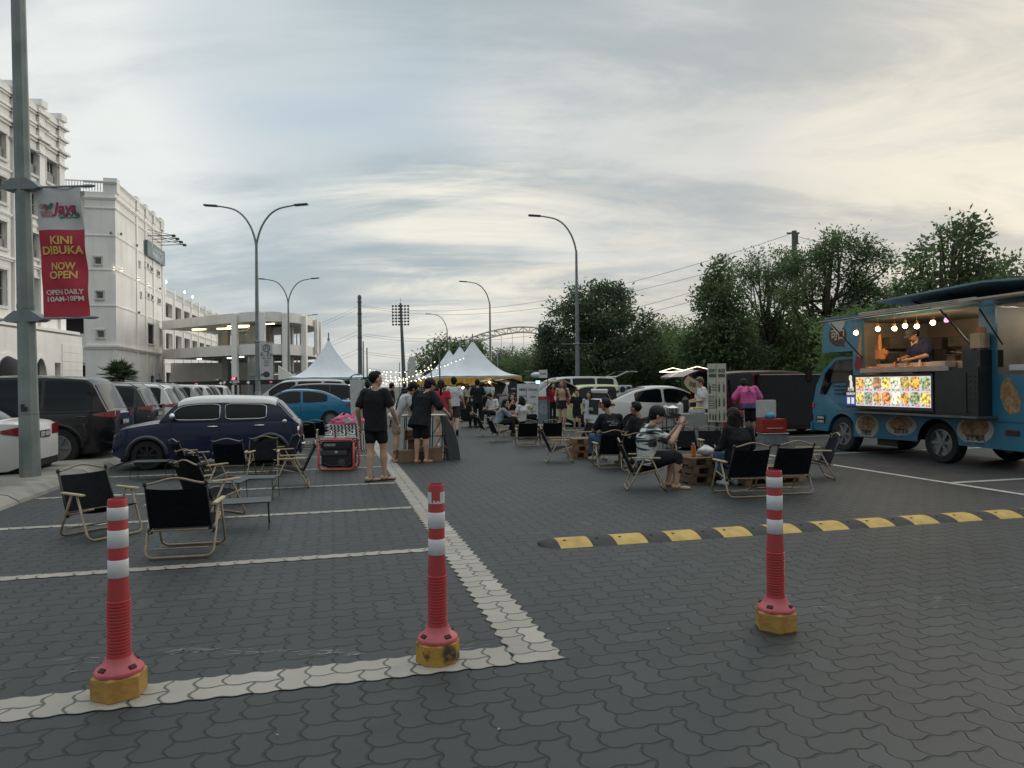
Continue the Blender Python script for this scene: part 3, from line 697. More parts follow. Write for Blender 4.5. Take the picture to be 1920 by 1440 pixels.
# low podium behind the ramp with shutters
BD = thing('podium_wall', 'grey-white ground floor wall with roller shutters underneath the curved ramp', 'wall', (0, 0, 0))
wd = Wall((-36.5, 84, 0), (1, .12, 0)); wd.n = Vector((.12, -1, 0)).normalized(); wd.d = Vector((1, .12, 0)).normalized()
sh = [(1.0, 4.0, 0, 2.6), (4.9, 5.8, 0, 3.3), (7.6, 10.4, 0, 3.2), (12, 13.3, 1, 3.0)]
b = MB(); wd.panel(b, -4, 14.5, 0, 4.6, sh, .3); b.add([wd.p(-4, 4.6), wd.p(14.5, 4.6), wd.p(14.5, 4.6, -4), wd.p(-4, 4.6, -4)], [(0, 1, 2, 3)]); b.build('wall', STUC, BD)
for h in sh:
    b = MB(); k = int((h[3]-h[2])/.12)
    for i in range(k): wd.block(b, h[0], h[1], h[2]+i*.12, h[2]+i*.12+.11, -.3, -.26+.02*(i % 2))
    b.build('shutter', M('grey_shutter', (.22, .23, .23), .5, metal=.3), BD)
# outside stair beside the ramp
ST_ = thing('outdoor_staircase', 'white outdoor staircase with solid sloping balustrade at the right end of the ramp', 'staircase', (0, 0, 0))
b = MB()
for i in range(14): b.bx(-21.5+i*.26, -21.2+i*.26, 66, 67.6, 0, .18*(14-i)*1.0+.05)
b.build('steps', STUC, ST_)
b = MB(); b.prism([(-21.8, 0), (-17.8, 0), (-17.8, .9), (-21.8, 3.6)], 65.7, 65.9); b.build('balustrade', STUC, ST_)
b = MB(); b.bx(-24.6, -21.8, 65.7, 68, 0, 2.7); b.bx(-24.8, -18.4, 69.5, 69.8, 2.9, 3.1); b.build('landing', GREYP, ST_)
# ---- height bar with parking signs
GB = thing('height_barrier', 'long black overhead height bar with P, arrows and no-entry discs across the car park exit', 'barrier', (0, 0, 0))
q0 = PD(258, 722.5, 58); q1 = PD(535, 715.5, 61); dd = (q1-q0); Lg = dd.length; ex = dd.normalized(); ez = Vector((0, 0, 1)); en = ex.cross(ez)
b = MB(); b.at(FR(q0, ex, ez)); b.bx(0, Lg, -.19, .19, -.1, .1); b.build('bar', M('bar_black', (.016, .017, .02), .5), GB)
for px in (402, 437, 473, 388):
    s_ = (px-258)/277*Lg; p = q0+ex*s_; b = MB(); b.box((p.x, p.y+.25, p.z/2-.1), (.2, .2, p.z-.15)); b.build('post', M('bar_black'), GB)
def fx(px): return q0+ex*((px-258)/277*Lg)+en*.105
b = MB()
for px in (268, 322, 411, 463):      # arrows
    X = FR(fx(px), ex, ez); b.add([X @ Vector(v) for v in ((-.035, -.14, 0), (.035, -.14, 0), (.035, .02, 0), (-.035, .02, 0), (-.15, -.02, .0), (0, .15, 0), (.15, -.02, 0), (.09, -.05, 0), (0, .05, 0), (-.09, -.05, 0))], [(0, 1, 2, 3), (4, 9, 8, 5), (5, 8, 7, 6)])
b.build('arrow_marks', M('sign_white', (.6, .6, .58), .6, emit=((1, 1, .95), .15)), GB)
b = MB()
for px, s_ in ((276, 'P'), (418, 'P')): b.text(s_, .36, FR(fx(px), ex, ez), bold=.03)
for px in (296, 437): b.text('IN / MASUK', .15, FR(fx(px)+ez*.07, ex, ez), bold=.03); b.text('2.1 m', .13, FR(fx(px)-ez*.09, ex, ez), bold=.03)
b.build('bar_lettering', M('sign_white'), GB)
for px in (365, 507):
    b = MB(); X = FR(fx(px), ex, ez); b.add([X @ Vector((.15*math.cos(k*.5236), .15*math.sin(k*.5236), .01)) for k in range(12)], [tuple(range(12))]); b.build('no_entry_disc', M('sign_red', (.45, .04, .05), .5), GB)
    b = MB(); b.at(FR(fx(px), ex, ez)); b.bx(-.1, .1, -.03, .03, .012, .016); b.build('no_entry_bar', M('sign_white'), GB)
b = MB(); p = fx(437)+ez*.36; b.box(p, (.45, .1, .24)); b.build('display', M('bar_black'), GB)
b = MB(); b.text('CAR', .2, FR(p+en*.06, ex, ez), bold=.04); b.build('display_text', M('red_led', (.8, .1, .1), .5, emit=((1, .12, .15), 4)), GB)
b = MB(); p = fx(297)+ez*.33; b.box(p, (.5, .1, .22)); b.build('display', M('bar_black'), GB)
# ================================================================ lamp posts, banners, poles
GALV = M('galvanised_steel', (.20, .235, .24), .55, metal=.25, var=.15, scale=3)
GALVD = M('weathered_galvanised', (.14, .18, .175), .6, metal=.15, col2=(.24, .28, .27), scale=2.5, thr=(.3, .7), bump=.1)
def lamp(px_top, py_top, dist, arms, label, rz=TH, H=None, group='tall street lamps', side=-1):
    p = PD(px_top, py_top, dist); H = p.z; t = thing('street_lamp', label, 'street lamp', (p.x, p.y, 0), rz, group)
    b = MB(); hb = H-2.2; b.tube([(0, 0, 0), (0, 0, hb*.5), (0, 0, hb)], [.16, .12, .075], 8); b.lathe([(.26, 0), (.26, .04)], 8)
    b.lathe([(.17, .05), (.175, 1.3), (.15, 1.35)], 8); b.build('pole', GALV, t, True, auto=40)
    for s in arms:
        b = MB(); pts = [(0, 0, hb-.15), (s*.12, 0, hb+.35), (s*.42, 0, hb+1.0), (s*.95, 0, hb+1.6), (s*1.6, 0, hb+1.95), (s*2.4, 0, hb+2.1), (s*3.0, 0, hb+2.17)]
        pts = [(x*.78, y, z) for x, y, z in catmull(pts, 3)]; b.tube(pts, [.065-.025*i/len(pts) for i in range(len(pts))], 7); b.build('arm', GALV, t, True)
        b = MB(); b.at(Matrix.Translation((s*2.55, 0, hb+2.18)) @ Matrix.Rotation(-s*.07, 4, 'Y')); b.rbox((0, 0, 0), (.80, .3, .09), .03); b.build('lamp_head', M('lamp_head_grey', (.10, .11, .12), .5), t, True, auto=40)
    return t, hb
def brackets(t, zs, s=1, L=1.0, single=False):
    for z in zs:
        b = MB(); b.tube([(-.15 if single else -L, 0, z), (L, 0, z)], .022, 6)
        b.ball((0, 0, z), (.17, .17, .12), 8, 5); b.build('banner_bracket', GALV, t, True)
L1, hb = lamp(480, 384, 39.7, (-1, 1), 'tall double-arm street lamp carrying a white banner, nearest of the double lamps', 0)
brackets(L1, (4.15, 1.9+.1), L=.95)
lamp(540, 522, 66, (-1, 1), 'double-arm street lamp, the middle one of the left row', 0)
lamp(556, 590, 97, (-1, 1), 'smallest double-arm street lamp, farthest in the left row', 0)
L4, hb = lamp(1080, 403, 43.4, (-1,), 'tall single-arm street lamp in front of the broad round tree', 0)
brackets(L4, (4.05, 1.95), L=.95)
lamp(918, 527, 68, (-1,), 'single-arm street lamp rising behind the white marquee peaks', 0)
lamp(838, 588, 97, (-1,), 'smallest single-arm street lamp beside the leafy tree left of the marquees', 0)
# near octagonal pole on the kerb island
p = P(57, 893, .15); NP = thing('banner_pole', 'thick grey octagonal steel pole on the kerb island at the left edge', 'pole', (p.x, p.y, .145), 0)
b = MB(); b.tube([(0, 0, 0), (0, 0, 4), (0, 0, 11.5)], [.152, .118, .090], 8); b.build('shaft', GALVD, NP)
b = MB(); b.tube([(0, 0, 2.73), (0, 0, 2.80)], .134, 8); b.tube([(0, 0, 1.02), (0, 0, 1.035)], .151, 8); b.build('collar', GALVD, NP)
for zb in (2.56, 4.70):
    b = MB(); b.tube([(-.75, 0, zb), (-.4, 0, zb)], .03, 6); b.tube([(.1, 0, zb), (1.0, 0, zb)], .020, 6)
    b.prism([(-.33, zb-.02), (-.22, zb+.07), (-.13, zb+.13), (.13, zb+.13), (.22, zb+.07), (.33, zb-.02), (.25, zb-.05), (-.25, zb-.05)], -.11, .11); b.ball((1.06, 0, zb), (.13, .04, .028), 8, 5)
    b.build('banner_bracket', GALV, NP)
b = MB(); b.box((.0, -.142, 1.12), (.06, .006, .12)); b.box((.05, -.138, 1.10), (.05, .006, .07)); b.build('black_sticker', DARKPL, NP)
# the hanging banner (cloth panel with print)
BN = thing('shop_banner', 'tall vertical banner, white above red, hanging from the thick pole on the left', 'banner', (p.x, p.y, .145), 0)
zt, zb, zr = 4.68, 2.58, 4.00; x0, x1 = .21, .94
def cloth(a, z): return (.035*math.sin(a*7+z*2.2)+.02*math.sin(z*9+a*3))*(.3+.7*a)
def bansheet(za, zb_, mat, name, n=14, k=14):
    b = MB()
    def fn(i, j):
        z = za+(zb_-za)*j; sh = .08*(zt-z)/(zt-zb)
        return (x0+(x1-x0)*i+sh, cloth(i, z), z)
    b.grid(fn, n, k)
    vs = [v+Vector((0, .008, 0)) for v in b.v]; n0 = len(b.v); b.v += vs; b.f += [tuple(i+n0 for i in f[::-1]) for f in b.f[:]]; b.m += [0]*(len(b.f)-len(b.m))
    return b.build(name, mat, BN, True)
bansheet(zr, zt, M('banner_white', (.52, .53, .53), .7, var=.08), 'white_panel'); bansheet(zb, zr, M('banner_red', (.42, .025, .05), .65, var=.15, scale=2), 'red_panel')
def bt(s_, size, x, z, mat, name, bold=.03, fit=None, shear=0):
    b = MB(); vs, fs, w = text_mesh(s_, bold, 'CENTER'); kx = size if not fit else fit/w
    for v in vs:
        pass
    pts = [(x+v[0]*kx+shear*v[1]*size, z+v[1]*size, v[2]) for v in vs]
    out = []
    for q in pts:
        i = (q[0]-x0)/(x1-x0); sh = .08*(zt-q[1])/(zt-zb); out.append((q[0]+sh, cloth(i, q[1])-.010-.002*q[2], q[1]))
    b.add(out, [f for f in fs]); return b.build(name, mat, BN)
YT = M('banner_yellow', (.62, .40, .12), .6); WT = M('banner_text_white', (.60, .55, .53), .6); xm = (x0+x1)/2
bt('KINI', .18, xm, zr-.18, YT, 'lettering_kini', fit=.34); bt('DIBUKA', .18, xm, zr-.34, YT, 'lettering_dibuka', fit=.66)
bt('NOW', .17, xm, zr-.60, YT, 'lettering_now', fit=.38); bt('OPEN', .17, xm, zr-.745, YT, 'lettering_open', fit=.45)
bt('OPEN DAILY', .11, xm, zr-1.02, WT, 'lettering_open_daily', fit=.62); bt('10AM-10PM', .11, xm, zr-1.13, WT, 'lettering_hours', fit=.60)
MR = M('logo_red', (.40, .02, .10), .6); MG = M('logo_green', (.02, .16, .10), .6)
bt('Jaya', .24, xm+.10, zt-.33, MR, 'logo_word', .02, .38, .22); bt('GROCER', .11, xm+.15, zt-.455, MG, 'logo_word_lower', .015, .36)
b = MB()
for (cx, cz, rx, rz_, mi) in ((-.29, -.29, .04, .04, 2), (-.23, -.29, .038, .032, 0), (-.17, -.31, .055, .030, 1), (-.13, -.27, .035, .024, 1), (-.22, -.345, .03, .015, 0)):
    z = zt+cz; b.add([(xm+cx+rx*math.cos(k*.628)+.02, cloth((xm+cx-x0)/(x1-x0), z)-.013-mi*.002, z+rz_*math.sin(k*.628)) for k in range(10)], [tuple(range(10))], mi)
for k in range(5): b.add([(xm-.31+.01*k+a_*.2, cloth(.1, zt-.40-.022*k)-.014, zt-.385-.022*k+c_*.010) for a_, c_ in ((0, 0), (1, .5), (1, 1.2), (0, .9))], [(0, 1, 2, 3)], 0)
b.build('logo_basket', [MR, MG, M('logo_pale', (.28, .26, .22), .6)], BN)
NP.rotation_euler[1] = BN.rotation_euler[1] = -.016
# white banner on the nearest double lamp
p = L1.location; WB = thing('lamp_banner', 'small white vertical banner with dark emblem hanging on the nearest double lamp', 'banner', (p.x, p.y, 0), 0)
b = MB(); b.bx(.16, .86, -.01, .01, 2.0, 4.1); b.build('panel', M('banner_white'), WB)
DK = M('banner_dark', (.05, .06, .08), .6); b = MB()
b.tube([(.51+.2*math.cos(k*.5236), -.025, 3.78+.2*math.sin(k*.5236)) for k in range(12)], .018, 4, closed=True)
b.tube([(.42, -.02, 3.68), (.45, -.02, 3.88), (.55, -.02, 3.92), (.62, -.02, 3.7)], .02, 4)
b.text('K. Zo', .3, FR((.51, -.014, 3.42), (1, 0, 0), (0, 0, 1)), bold=.01); b.text('VILLAGE', .14, FR((.51, -.014, 3.2), (1, 0, 0), (0, 0, 1)), bold=.01)
for k in range(4): b.bx(.36+.02*(k % 2), .68-.03*(k % 3), -.016, -.012, 3.04-.09*k, 3.07-.09*k)
b.build('print', DK, WB)
b = MB(); b.ball((.5, -.02, 2.3), (.2, .01, .17), 14, 8); b.prism([(.35, 2.3), (.2, 2.36), (.2, 2.22)], -.03, -.014); b.build('fish_emblem', DK, WB)
# ---- tall power pole, tower, distant poles
def pole(px, ytop, ybase, d, r0, r1, name, label, mat=None, group=None, z0=0):
    q = PD(px, ytop, d); t = thing(name, label, 'pole', (q.x, q.y, 0), 0, group); b = MB(); b.tube([(0, 0, 0), (0, 0, q.z)], [r0, r1], 8); b.build('shaft', mat or GALV, t, True, auto=40); return t, q
PG = M('pole_grey', (.10, .12, .12), .8, var=.2, scale=.5)
T1, q1 = pole(674, 558, 700, 120, .42, .30, 'transmission_pole', 'thick grey transmission pole standing between the left marquee and the floodlights', PG, 'high voltage poles')
b = MB(); b.ball((0, 0, q1.z), (.36, .36, .5), 8, 5); b.build('cap', PG, T1)
for z in (8, 10, 12, 14, 16): b = MB(); b.tube([(0, 0, z-.1), (0, 0, z+.05)], .42, 8); b.build('collar', PG, T1)
T2, q2 = pole(1489, 433, 640, 62, .36, .22, 'transmission_pole', 'thick grey transmission pole rising behind the open feathery tree on the right', PG, 'high voltage poles')
b = MB(); b.box((-.1, 0, q2.z-.2), (1.1, .12, .14)); b.build('cross_arm', PG, T2)
b = MB(); b.box((.12, 0, q2.z-.75), (.3, .4, .9)); b.build('transformer', PG, T2)
T3, q3 = pole(1012, 608, 640, 150, .42, .3, 'transmission_pole', 'grey transmission pole seen in front of the arched steel bridge', PG, 'high voltage poles')
T4, q4 = pole(1408, 492, 640, 55, .05, .04, 'wire_mast', 'hair-thin mast behind the trees, right of the conical tree', PG)
COL.objects.remove(T4.children[0]) if False else None
def wire(name, a, c, sag, label, group='power lines'):
    b = MB(); a, c = Vector(a), Vector(c); b.tube([a.lerp(c, k/20)-Vector((0, 0, 4*sag*(k/20)*(1-k/20))) for k in range(21)], .022, 3); o = b.build(name, M('wire_dark', (.05, .055, .06), .7)); tag(o, label, 'cable', group); return o
for i, (za, zc, nm) in enumerate(((14.2, 12.9, 'topmost pair'), (14.0, 12.5, 'second highest'), (10.6, 9.6, 'third from top'), (10.3, 9.2, 'fourth from top'), (7.6, 6.6, 'second lowest'), (7.3, 6.2, 'lowest'))):
    wire('power_line', (q1.x+.4, 120, za+1.2*(i < 2)), (q2.x-.4, 62, q2.z-.6-1.0*i if i else q2.z-.3), 3.2, 'thin power line between the two tall poles, '+nm+' of six')
for i, z in enumerate((15.2, 14.7, 11.0, 10.4, 7.9, 7.3)):
    wire('power_line', (q1.x-.4, 120, z), (-78, 170, z-6.0), 2.0, 'power line running left from the transmission pole, number counted down: '+['first', 'second', 'third', 'fourth', 'fifth', 'sixth'][i], 'power lines to the left')
for i, (za, zc) in enumerate(((15.6, 15.9), (13.4, 14.2))):
    wire('power_line', (q2.x+.3, 62, q2.z-.5-i*2.2), (52, 70, za-2), 1.0, ('upper' if i == 0 else 'lower')+' power line running right from the pole above the food truck', 'power lines to the right')
# floodlight tower
TW = PD(751, 572, 200); FT = thing('floodlight_tower', 'tall stadium floodlight mast with a square grid of lamps', 'floodlight', (TW.x, TW.y, 0))
b = MB(); b.tube([(.9, 0, 0), (0, 0, TW.z+.5)], [.65, .32], 8); b.tube([(0, 0, TW.z), (0, 0, TW.z+2.0)], .05, 4); b.build('mast', PG, FT, True, auto=40)
b = MB()
for k in range(7): b.bx(-2.4, 2.4, -.1, .1, TW.z-.3-k*.88, TW.z-.2-k*.88)
for x in (-2.35, -1.2, 1.2, 2.35): b.bx(x-.06, x+.06, -.08, .08, TW.z-5.7, TW.z)
b.build('lamp_rack', GREYP, FT)
for k in range(7):
    for j in range(6):
        b = MB(); x = -2.15+.86*j; z = TW.z-.05-k*.88; b.lathe([(.12, 0), (.3, .2), (.3, .26)], 8); 
        for i_, v in enumerate(b.v): b.v[i_] = Vector((x+v.x, -v.z, z-.25+v.y))
        b.build('floodlight', DARKPL, FT)
# arched steel bridge
BRG = thing('arch_bridge', 'pale steel truss arch bridge in the distance behind the marquees', 'bridge', (0, 0, 0))
WST = M('pale_steel', (.62, .57, .50), .7)
def arcp(px_, py_, d=230): return PD(px_, py_, d)
top = catmull([(850, 652), (868, 641), (900, 627), (940, 617), (980, 613), (1020, 617), (1060, 630), (1095, 648), (1130, 668)], 3)
bot = catmull([(880, 652), (895, 643), (920, 633), (950, 626), (982, 623), (1015, 627), (1048, 638), (1080, 654), (1110, 672)], 3)
for k, dy in enumerate((0, 7)):
    tp = [PD(x, y, 230+dy) for x, y in top]; bp_ = [PD(x, y, 230+dy)  for x, y in bot]
    b = MB(); b.tube(tp, .28, 6); b.tube(bp_, .28, 6)
    for i in range(len(tp)):
        b.tube([tp[i], bp_[i]], .12, 4)
        if i+1 < len(tp): b.tube([bp_[i], tp[i+1]] if i % 2 else [tp[i], bp_[i+1]], .13, 4)
    b.build('arch_truss', WST, BRG)
b = MB()
tp0 = [PD(x, y, 230) for x, y in top]; tp1 = [PD(x, y, 237) for x, y in top]
for i in range(len(tp0)-1): b.tube([tp0[i], tp1[i]], .13, 4); b.tube([tp0[i], tp1[i+1]], .1, 4)
b.build('cross_bracing', WST, BRG)
b = MB(); dk = PD(985, 672, 233); b.box(dk, (46, 8, .8)); b.build('deck', WST, BRG)
for i in range(2, len(bot)-3, 2):
    q = PD(*bot[i], 230); b = MB(); b.tube([q, (q.x, q.y, dk.z)], .07, 4); b.build('hanger', WST, BRG)
# ================================================================ marquees
TENT = M('tent_fabric', (.60, .65, .70), .6, var=.06, scale=1.2, bump=.08, bscale=5)
def marquee(px, ytop, d, W, label, val, trim):
    q = PD(px, ytop, d); t = thing('marquee_tent', label, 'marquee', (q.x, q.y, 0), TH, 'peaked white marquees'); He = 2.25; Hp = q.z-.25; h = W/2
    b = MB(); K = 14
    def ht(f): return He+(Hp-He)*((1-f)**2.1*.94+.06*(1-f))+.03*math.sin(f*9)*f
    for s in range(4):
        a = s*math.pi/2; c_, s_ = math.cos(a), math.sin(a)
        def fn(i, j):
            w = h*i; y = -w+2*w*j; x = w; r = max(abs(x), abs(y))/h; dip = .10*math.cos(math.pi*(j-.5))*i*(1-i)*2
            return (x*c_-y*s_, x*s_+y*c_, ht(r)-dip*0.9+.012*math.sin(j*23)*i)
        b.grid(fn, K, 12)
    b.build('canopy', TENT, t, True, auto=50)
    b = MB(); b.lathe([(.10, 0), (.09, .15), (.05, .2), (.05, .55), (.02, .62)], 10, (0, 0, Hp-.10)); b.build('finial', GREYP, t, True, auto=40)
    for s in range(4):
        a = s*math.pi/2; c_, s_ = math.cos(a), math.sin(a); b = MB()
        def fn(i, j):
            y = -h+2*h*i; z = He-.02-.28*j-(.14*abs(math.sin(i*math.pi*4)) if val else .03*math.sin(i*40))*j; x = h+.01+.02*math.sin(i*70)*j
            return (x*c_-y*s_, x*s_+y*c_, z)
        b.grid(fn, 60, 3); b.build('valance', TENT, t, True)
        if val:
            b = MB()
            def fn2(i, j):
                y = -h+2*h*i; z = He-.10-j*(.34+.24*math.sin(math.pi*((i*4) % 1))); x = h+.05+.05*math.sin(i*110)*j
                return (x*c_-y*s_, x*s_+y*c_, z)
            b.grid(fn2, 90, 4); b.build('swag_curtain', val, t, True)
    for sx in (-1, 1):
        for sy in (-1, 1): b = MB(); b.tube([(sx*(h-.08), sy*(h-.08), 0), (sx*(h-.08), sy*(h-.08), He)], .04, 8); b.build('leg', GALV, t)
    return t
GRN = M('green_curtain', (.02, .30, .12), .7, var=.2); GLD = M('golden_curtain', (.60, .33, .05), .7, var=.2)
marquee(616, 630, 55, 6.2, 'white peaked marquee with green swag curtains, alone on the left', GRN, 0)
marquee(886, 632, 55, 6.2, 'nearest and tallest of the three marquees with golden swag curtains', GLD, 0)
marquee(862, 643, 61.5, 6.2, 'middle peak of the three marquees with golden swags', GLD, 0)
marquee(842, 650, 68, 6.2, 'farthest peak of the three marquees on the right side', GLD, 0)
t = thing('tent_side_wall', 'beige fabric side wall hung inside the nearest golden marquee', 'tent wall', PD(925, 740, 55.5)*1.0, TH); t.location.z = 0
b = MB(); b.grid(lambda i, j: (-.7+3.0*i, .1*math.sin(i*30), .1+2.0*j), 24, 2); b.build('fabric', M('beige_cloth', (.10, .09, .08), .8), t, True)
# ================================================================ string lights and thin poles beyond
rs = random.Random(5); ps = []
for i, (px, yt, lab) in enumerate(((681, 640, 'thin pole left of the string lights, shorter one'), (688, 662-10, 'thin pole left of the string lights, taller one'), (808, 669, 'thin white pole in front of the leafy tree, left one'), (824, 663, 'thin white pole in front of the leafy tree, right one'), (749, 680, 'thin pole just left of the floodlight mast'), (933, 652, 'thin pole right of the marquee, beside the lamp'))):
    t, q = pole(px, yt, 0, (46, 46, 46, 38, 70, 60)[i], .05, .04, 'thin_pole', lab, GALV, 'thin poles near the string lights'); ps.append(q)
BULB = M('string_bulb', (1, .8, .5), .5, emit=((1, .80, .48), 4))
for i, (a, c, d0, d1, sag, n) in enumerate((((690, 690), (872, 668), 46, 50, .55, 40), ((690, 700), (860, 690), 46, 60, .5, 36), ((695, 705), (830, 664), 44, 40, .7, 34), ((700, 708), (880, 700), 60, 66, .3, 34), ((705, 712), (800, 702), 48, 42, .3, 24), ((705, 695), (820, 712), 50, 48, .2, 24))):
    A_, C_ = PD(*a, d0), PD(*c, d1); t = thing('string_lights', 'drooping string of warm bulbs between the marquees, '+('highest', 'second', 'third', 'fourth', 'fifth', 'lowest')[i]+' strand', 'string lights', (0, 0, 0), 0, 'strings of warm bulbs')
    f = lambda k: A_.lerp(C_, k)-Vector((0, 0, 4*sag*k*(1-k)))
    b = MB(); b.tube([f(k/20) for k in range(21)], .008, 3); b.build('wire', DARKPL, t)
    for k in range(int(n*.6)):
        b = MB(); q = f((k+.5)/(n*.6))-Vector((rs.uniform(-.05, .05), 0, .06+rs.uniform(0, .06))); b.ball(q, .03, 6, 4); b.build('bulb', BULB, t)
# ================================================================ trees
def leafmat(name, c1, c2, sc=.55):
    m = M(name, c1, .65, col2=c2, scale=sc, thr=(.35, .68), spec=.25)
    nt = m.node_tree; N = nt.nodes; L = nt.links; b = N['Principled BSDF']
    g = N.new('ShaderNodeNewGeometry'); wn = N.new('ShaderNodeMapRange'); L.new(g.outputs['Random Per Island'], wn.inputs[0]); wn.inputs[3].default_value = .65; wn.inputs[4].default_value = 1.35
    mx = N.new('ShaderNodeMix'); mx.data_type = 'RGBA'; mx.blend_type = 'MULTIPLY'; mx.inputs[0].default_value = 1
    src = b.inputs['Base Color'].links[0].from_socket; L.new(src, mx.inputs[6])
    cc = N.new('ShaderNodeCombineColor'); [L.new(wn.outputs[0], cc.inputs[i]) for i in range(3)]; L.new(cc.outputs[0], mx.inputs[7]); L.new(mx.outputs[2], b.inputs['Base Color'])
    tr = N.new('ShaderNodeBsdfTranslucent'); L.new(mx.outputs[2], tr.inputs[0]); ms = N.new('ShaderNodeMixShader'); ms.inputs[0].default_value = .42
    L.new(b.outputs[0], ms.inputs[1]); L.new(tr.outputs[0], ms.inputs[2]); L.new(ms.outputs[0], N['Material Output'].inputs[0]); return m
LF1 = leafmat('leaves_dark', (.055, .090, .054), (.13, .19, .095)); LF2 = leafmat('leaves_mid', (.07, .112, .056), (.165, .23, .10)); LF3 = leafmat('leaves_yellowish', (.07, .105, .04), (.15, .20, .075))
BARK = M('bark', (.07, .055, .045), .9, var=.3, scale=3)
def leaves(b, pts, rnd, size, n, spread, aspect=.42, down=0.0):
    for (c, nrm) in pts:
        for _ in range(n):
            o = c+Vector((rnd.gauss(0, spread), rnd.gauss(0, spread), rnd.gauss(0, spread*.8)))
            d = Vector((rnd.gauss(0, 1), rnd.gauss(0, 1), rnd.gauss(-down, .8)))+nrm*.7
            if d.length < .1: continue
            d.normalize(); s = d.cross(Vector((rnd.gauss(0, 1), rnd.gauss(0, 1), rnd.gauss(0, 1)))); 
            if s.length < .1: continue
            s.normalize(); l = size*rnd.uniform(.6, 1.25); w = l*aspect
            b.add([o, o+d*l*.5+s*w*.5, o+d*l, o+d*l*.5-s*w*.5], [(0, 1, 2, 3)])
def tree(name, label, px, ytop, d, lobes, nclump, size, seed, mat, n=6, spread=.22, trunk=.18, limbs=True, group='trees along the right boundary', cat='tree', aspect=.42, density=.72):
    """lobes in metres round the trunk foot: (x, y, z, rx, ry, rz)"""
    q = PD(px, ytop, d); t = thing(name, label, cat, (q.x, d, 0), 0, group); H = q.z
    rnd = random.Random(seed); sc = H/max(l[2]+l[5] for l in lobes)
    lobes = [tuple(v*sc for v in l) for l in lobes]
    # secondary lobes break up the outline
    sub = []
    for l in lobes:
        for _ in range(9):
            a, c = rnd.uniform(0, 6.283), rnd.uniform(-.5, .95); r = math.sqrt(1-c*c); k = rnd.uniform(.28, .5)
            sub.append((l[0]+l[3]*r*math.cos(a)*.82, l[1]+l[4]*r*math.sin(a)*.82, l[2]+l[5]*c*.82, l[3]*k, l[4]*k, l[5]*k*.8))
    al = lobes+sub; wts = [l[3]*l[4]+l[4]*l[5] for l in al]; pts = []
    while len(pts) < nclump:
        l = rnd.choices(al, wts)[0]; v = Vector((rnd.gauss(0, 1), rnd.gauss(0, 1), rnd.gauss(0, 1))).normalized(); r = rnd.uniform(density, 1.03)
        p = Vector((l[0]+v.x*l[3]*r, l[1]+v.y*l[4]*r, l[2]+v.z*l[5]*r))
        if p.z < .2 or noise.noise(p*.9+Vector((seed, 0, 0))) < -.22: continue
        pts.append((p, v))
    b = MB(); leaves(b, pts, rnd, size, n, spread, aspect); b.build('crown', mat, t)
    b = MB(); zc = min(l[2] for l in lobes)
    b.tube([(0, 0, 0), (trunk*.5, 0, zc*.5), (0, trunk*.3, zc), (lobes[0][0]*.5, lobes[0][1]*.5, lobes[0][2])], [trunk, trunk*.8, trunk*.65, trunk*.3], 7)
    if limbs:
        for i, l in enumerate(al):
            if i >= len(lobes) and i % 3: continue
            z0 = zc*rnd.uniform(.55, 1.0); e = Vector(l[:3]); a = Vector((0, 0, z0)); mpt = a.lerp(e, .5)+Vector((rnd.uniform(-.3, .3), rnd.uniform(-.3, .3), -.25))
            b.tube([a, mpt, e, e+(e-mpt).normalized()*l[5]*.5], [trunk*.5, trunk*.32, trunk*.16, trunk*.06], 5)
    b.build('trunk', BARK, t, True); return t
tree('broadleaf_tree', 'broad round-topped dark tree directly behind the tall single-arm lamp', 1118, 534, 46, [(0, 0, 5.9, 2.3, 2.2, 1.7), (-1.5, .3, 5.2, 1.6, 1.6, 1.5), (1.6, 0, 4.9, 1.8, 1.7, 1.3), (.6, 0, 6.6, 1.3, 1.3, 1.0), (0, 0, 3.2, 2.4, 2.2, 1.8), (3.0, 0, 4.0, 1.2, 1.2, .9)], 3000, .26, 1, LF1)
tree('columnar_tree', 'narrow dense evergreen in front of the right end of the steel bridge', 1034, 610, 47, [(0, 0, 3.4, 1.1, 1.1, 1.7), (0, 0, 1.9, 1.35, 1.3, 1.6), (.1, 0, 4.6, .7, .7, .9)], 1700, .24, 2, LF1)
tree('conical_tree', 'pointed conical tree, tallest narrow one to the right of the broad round tree', 1352, 483, 36, [(0, 0, 6.6, .65, .6, 1.1), (0, 0, 5.4, 1.15, 1.1, 1.1), (.1, 0, 4.2, 1.5, 1.4, 1.2), (0, 0, 2.9, 1.8, 1.6, 1.4), (-.4, 0, 1.7, 1.5, 1.4, 1.2)], 2600, .24, 3, LF2)
tree('spreading_tree', 'open spreading feathery tree with bare branches showing, left of the transmission pole', 1440, 468, 40, [(0, 0, 7.0, 1.5, 1.3, .9), (-1.5, 0, 6.3, 1.0, 1.0, .8), (1.2, 0, 6.6, 1.1, 1.0, .8), (.6, 0, 5.5, 1.3, 1.2, .6), (-.3, 0, 4.4, .8, .8, .5)], 1500, .17, 4, LF2, n=7, spread=.24, density=.55)
tree('spreading_tree', 'larger open feathery tree with forked trunk, right of the transmission pole', 1545, 436, 34, [(0.8, 0, 7.3, 1.35, 1.2, .9), (2.0, 0, 6.6, 1.0, 1.0, .8), (-.6, 0, 6.6, 1.2, 1.1, .8), (.9, 0, 5.7, 1.3, 1.2, .6), (2.1, 0, 5.3, .9, .9, .5), (-1.2, 0, 5.2, .9, .8, .6)], 1900, .17, 5, LF2, n=7, spread=.24, density=.55)
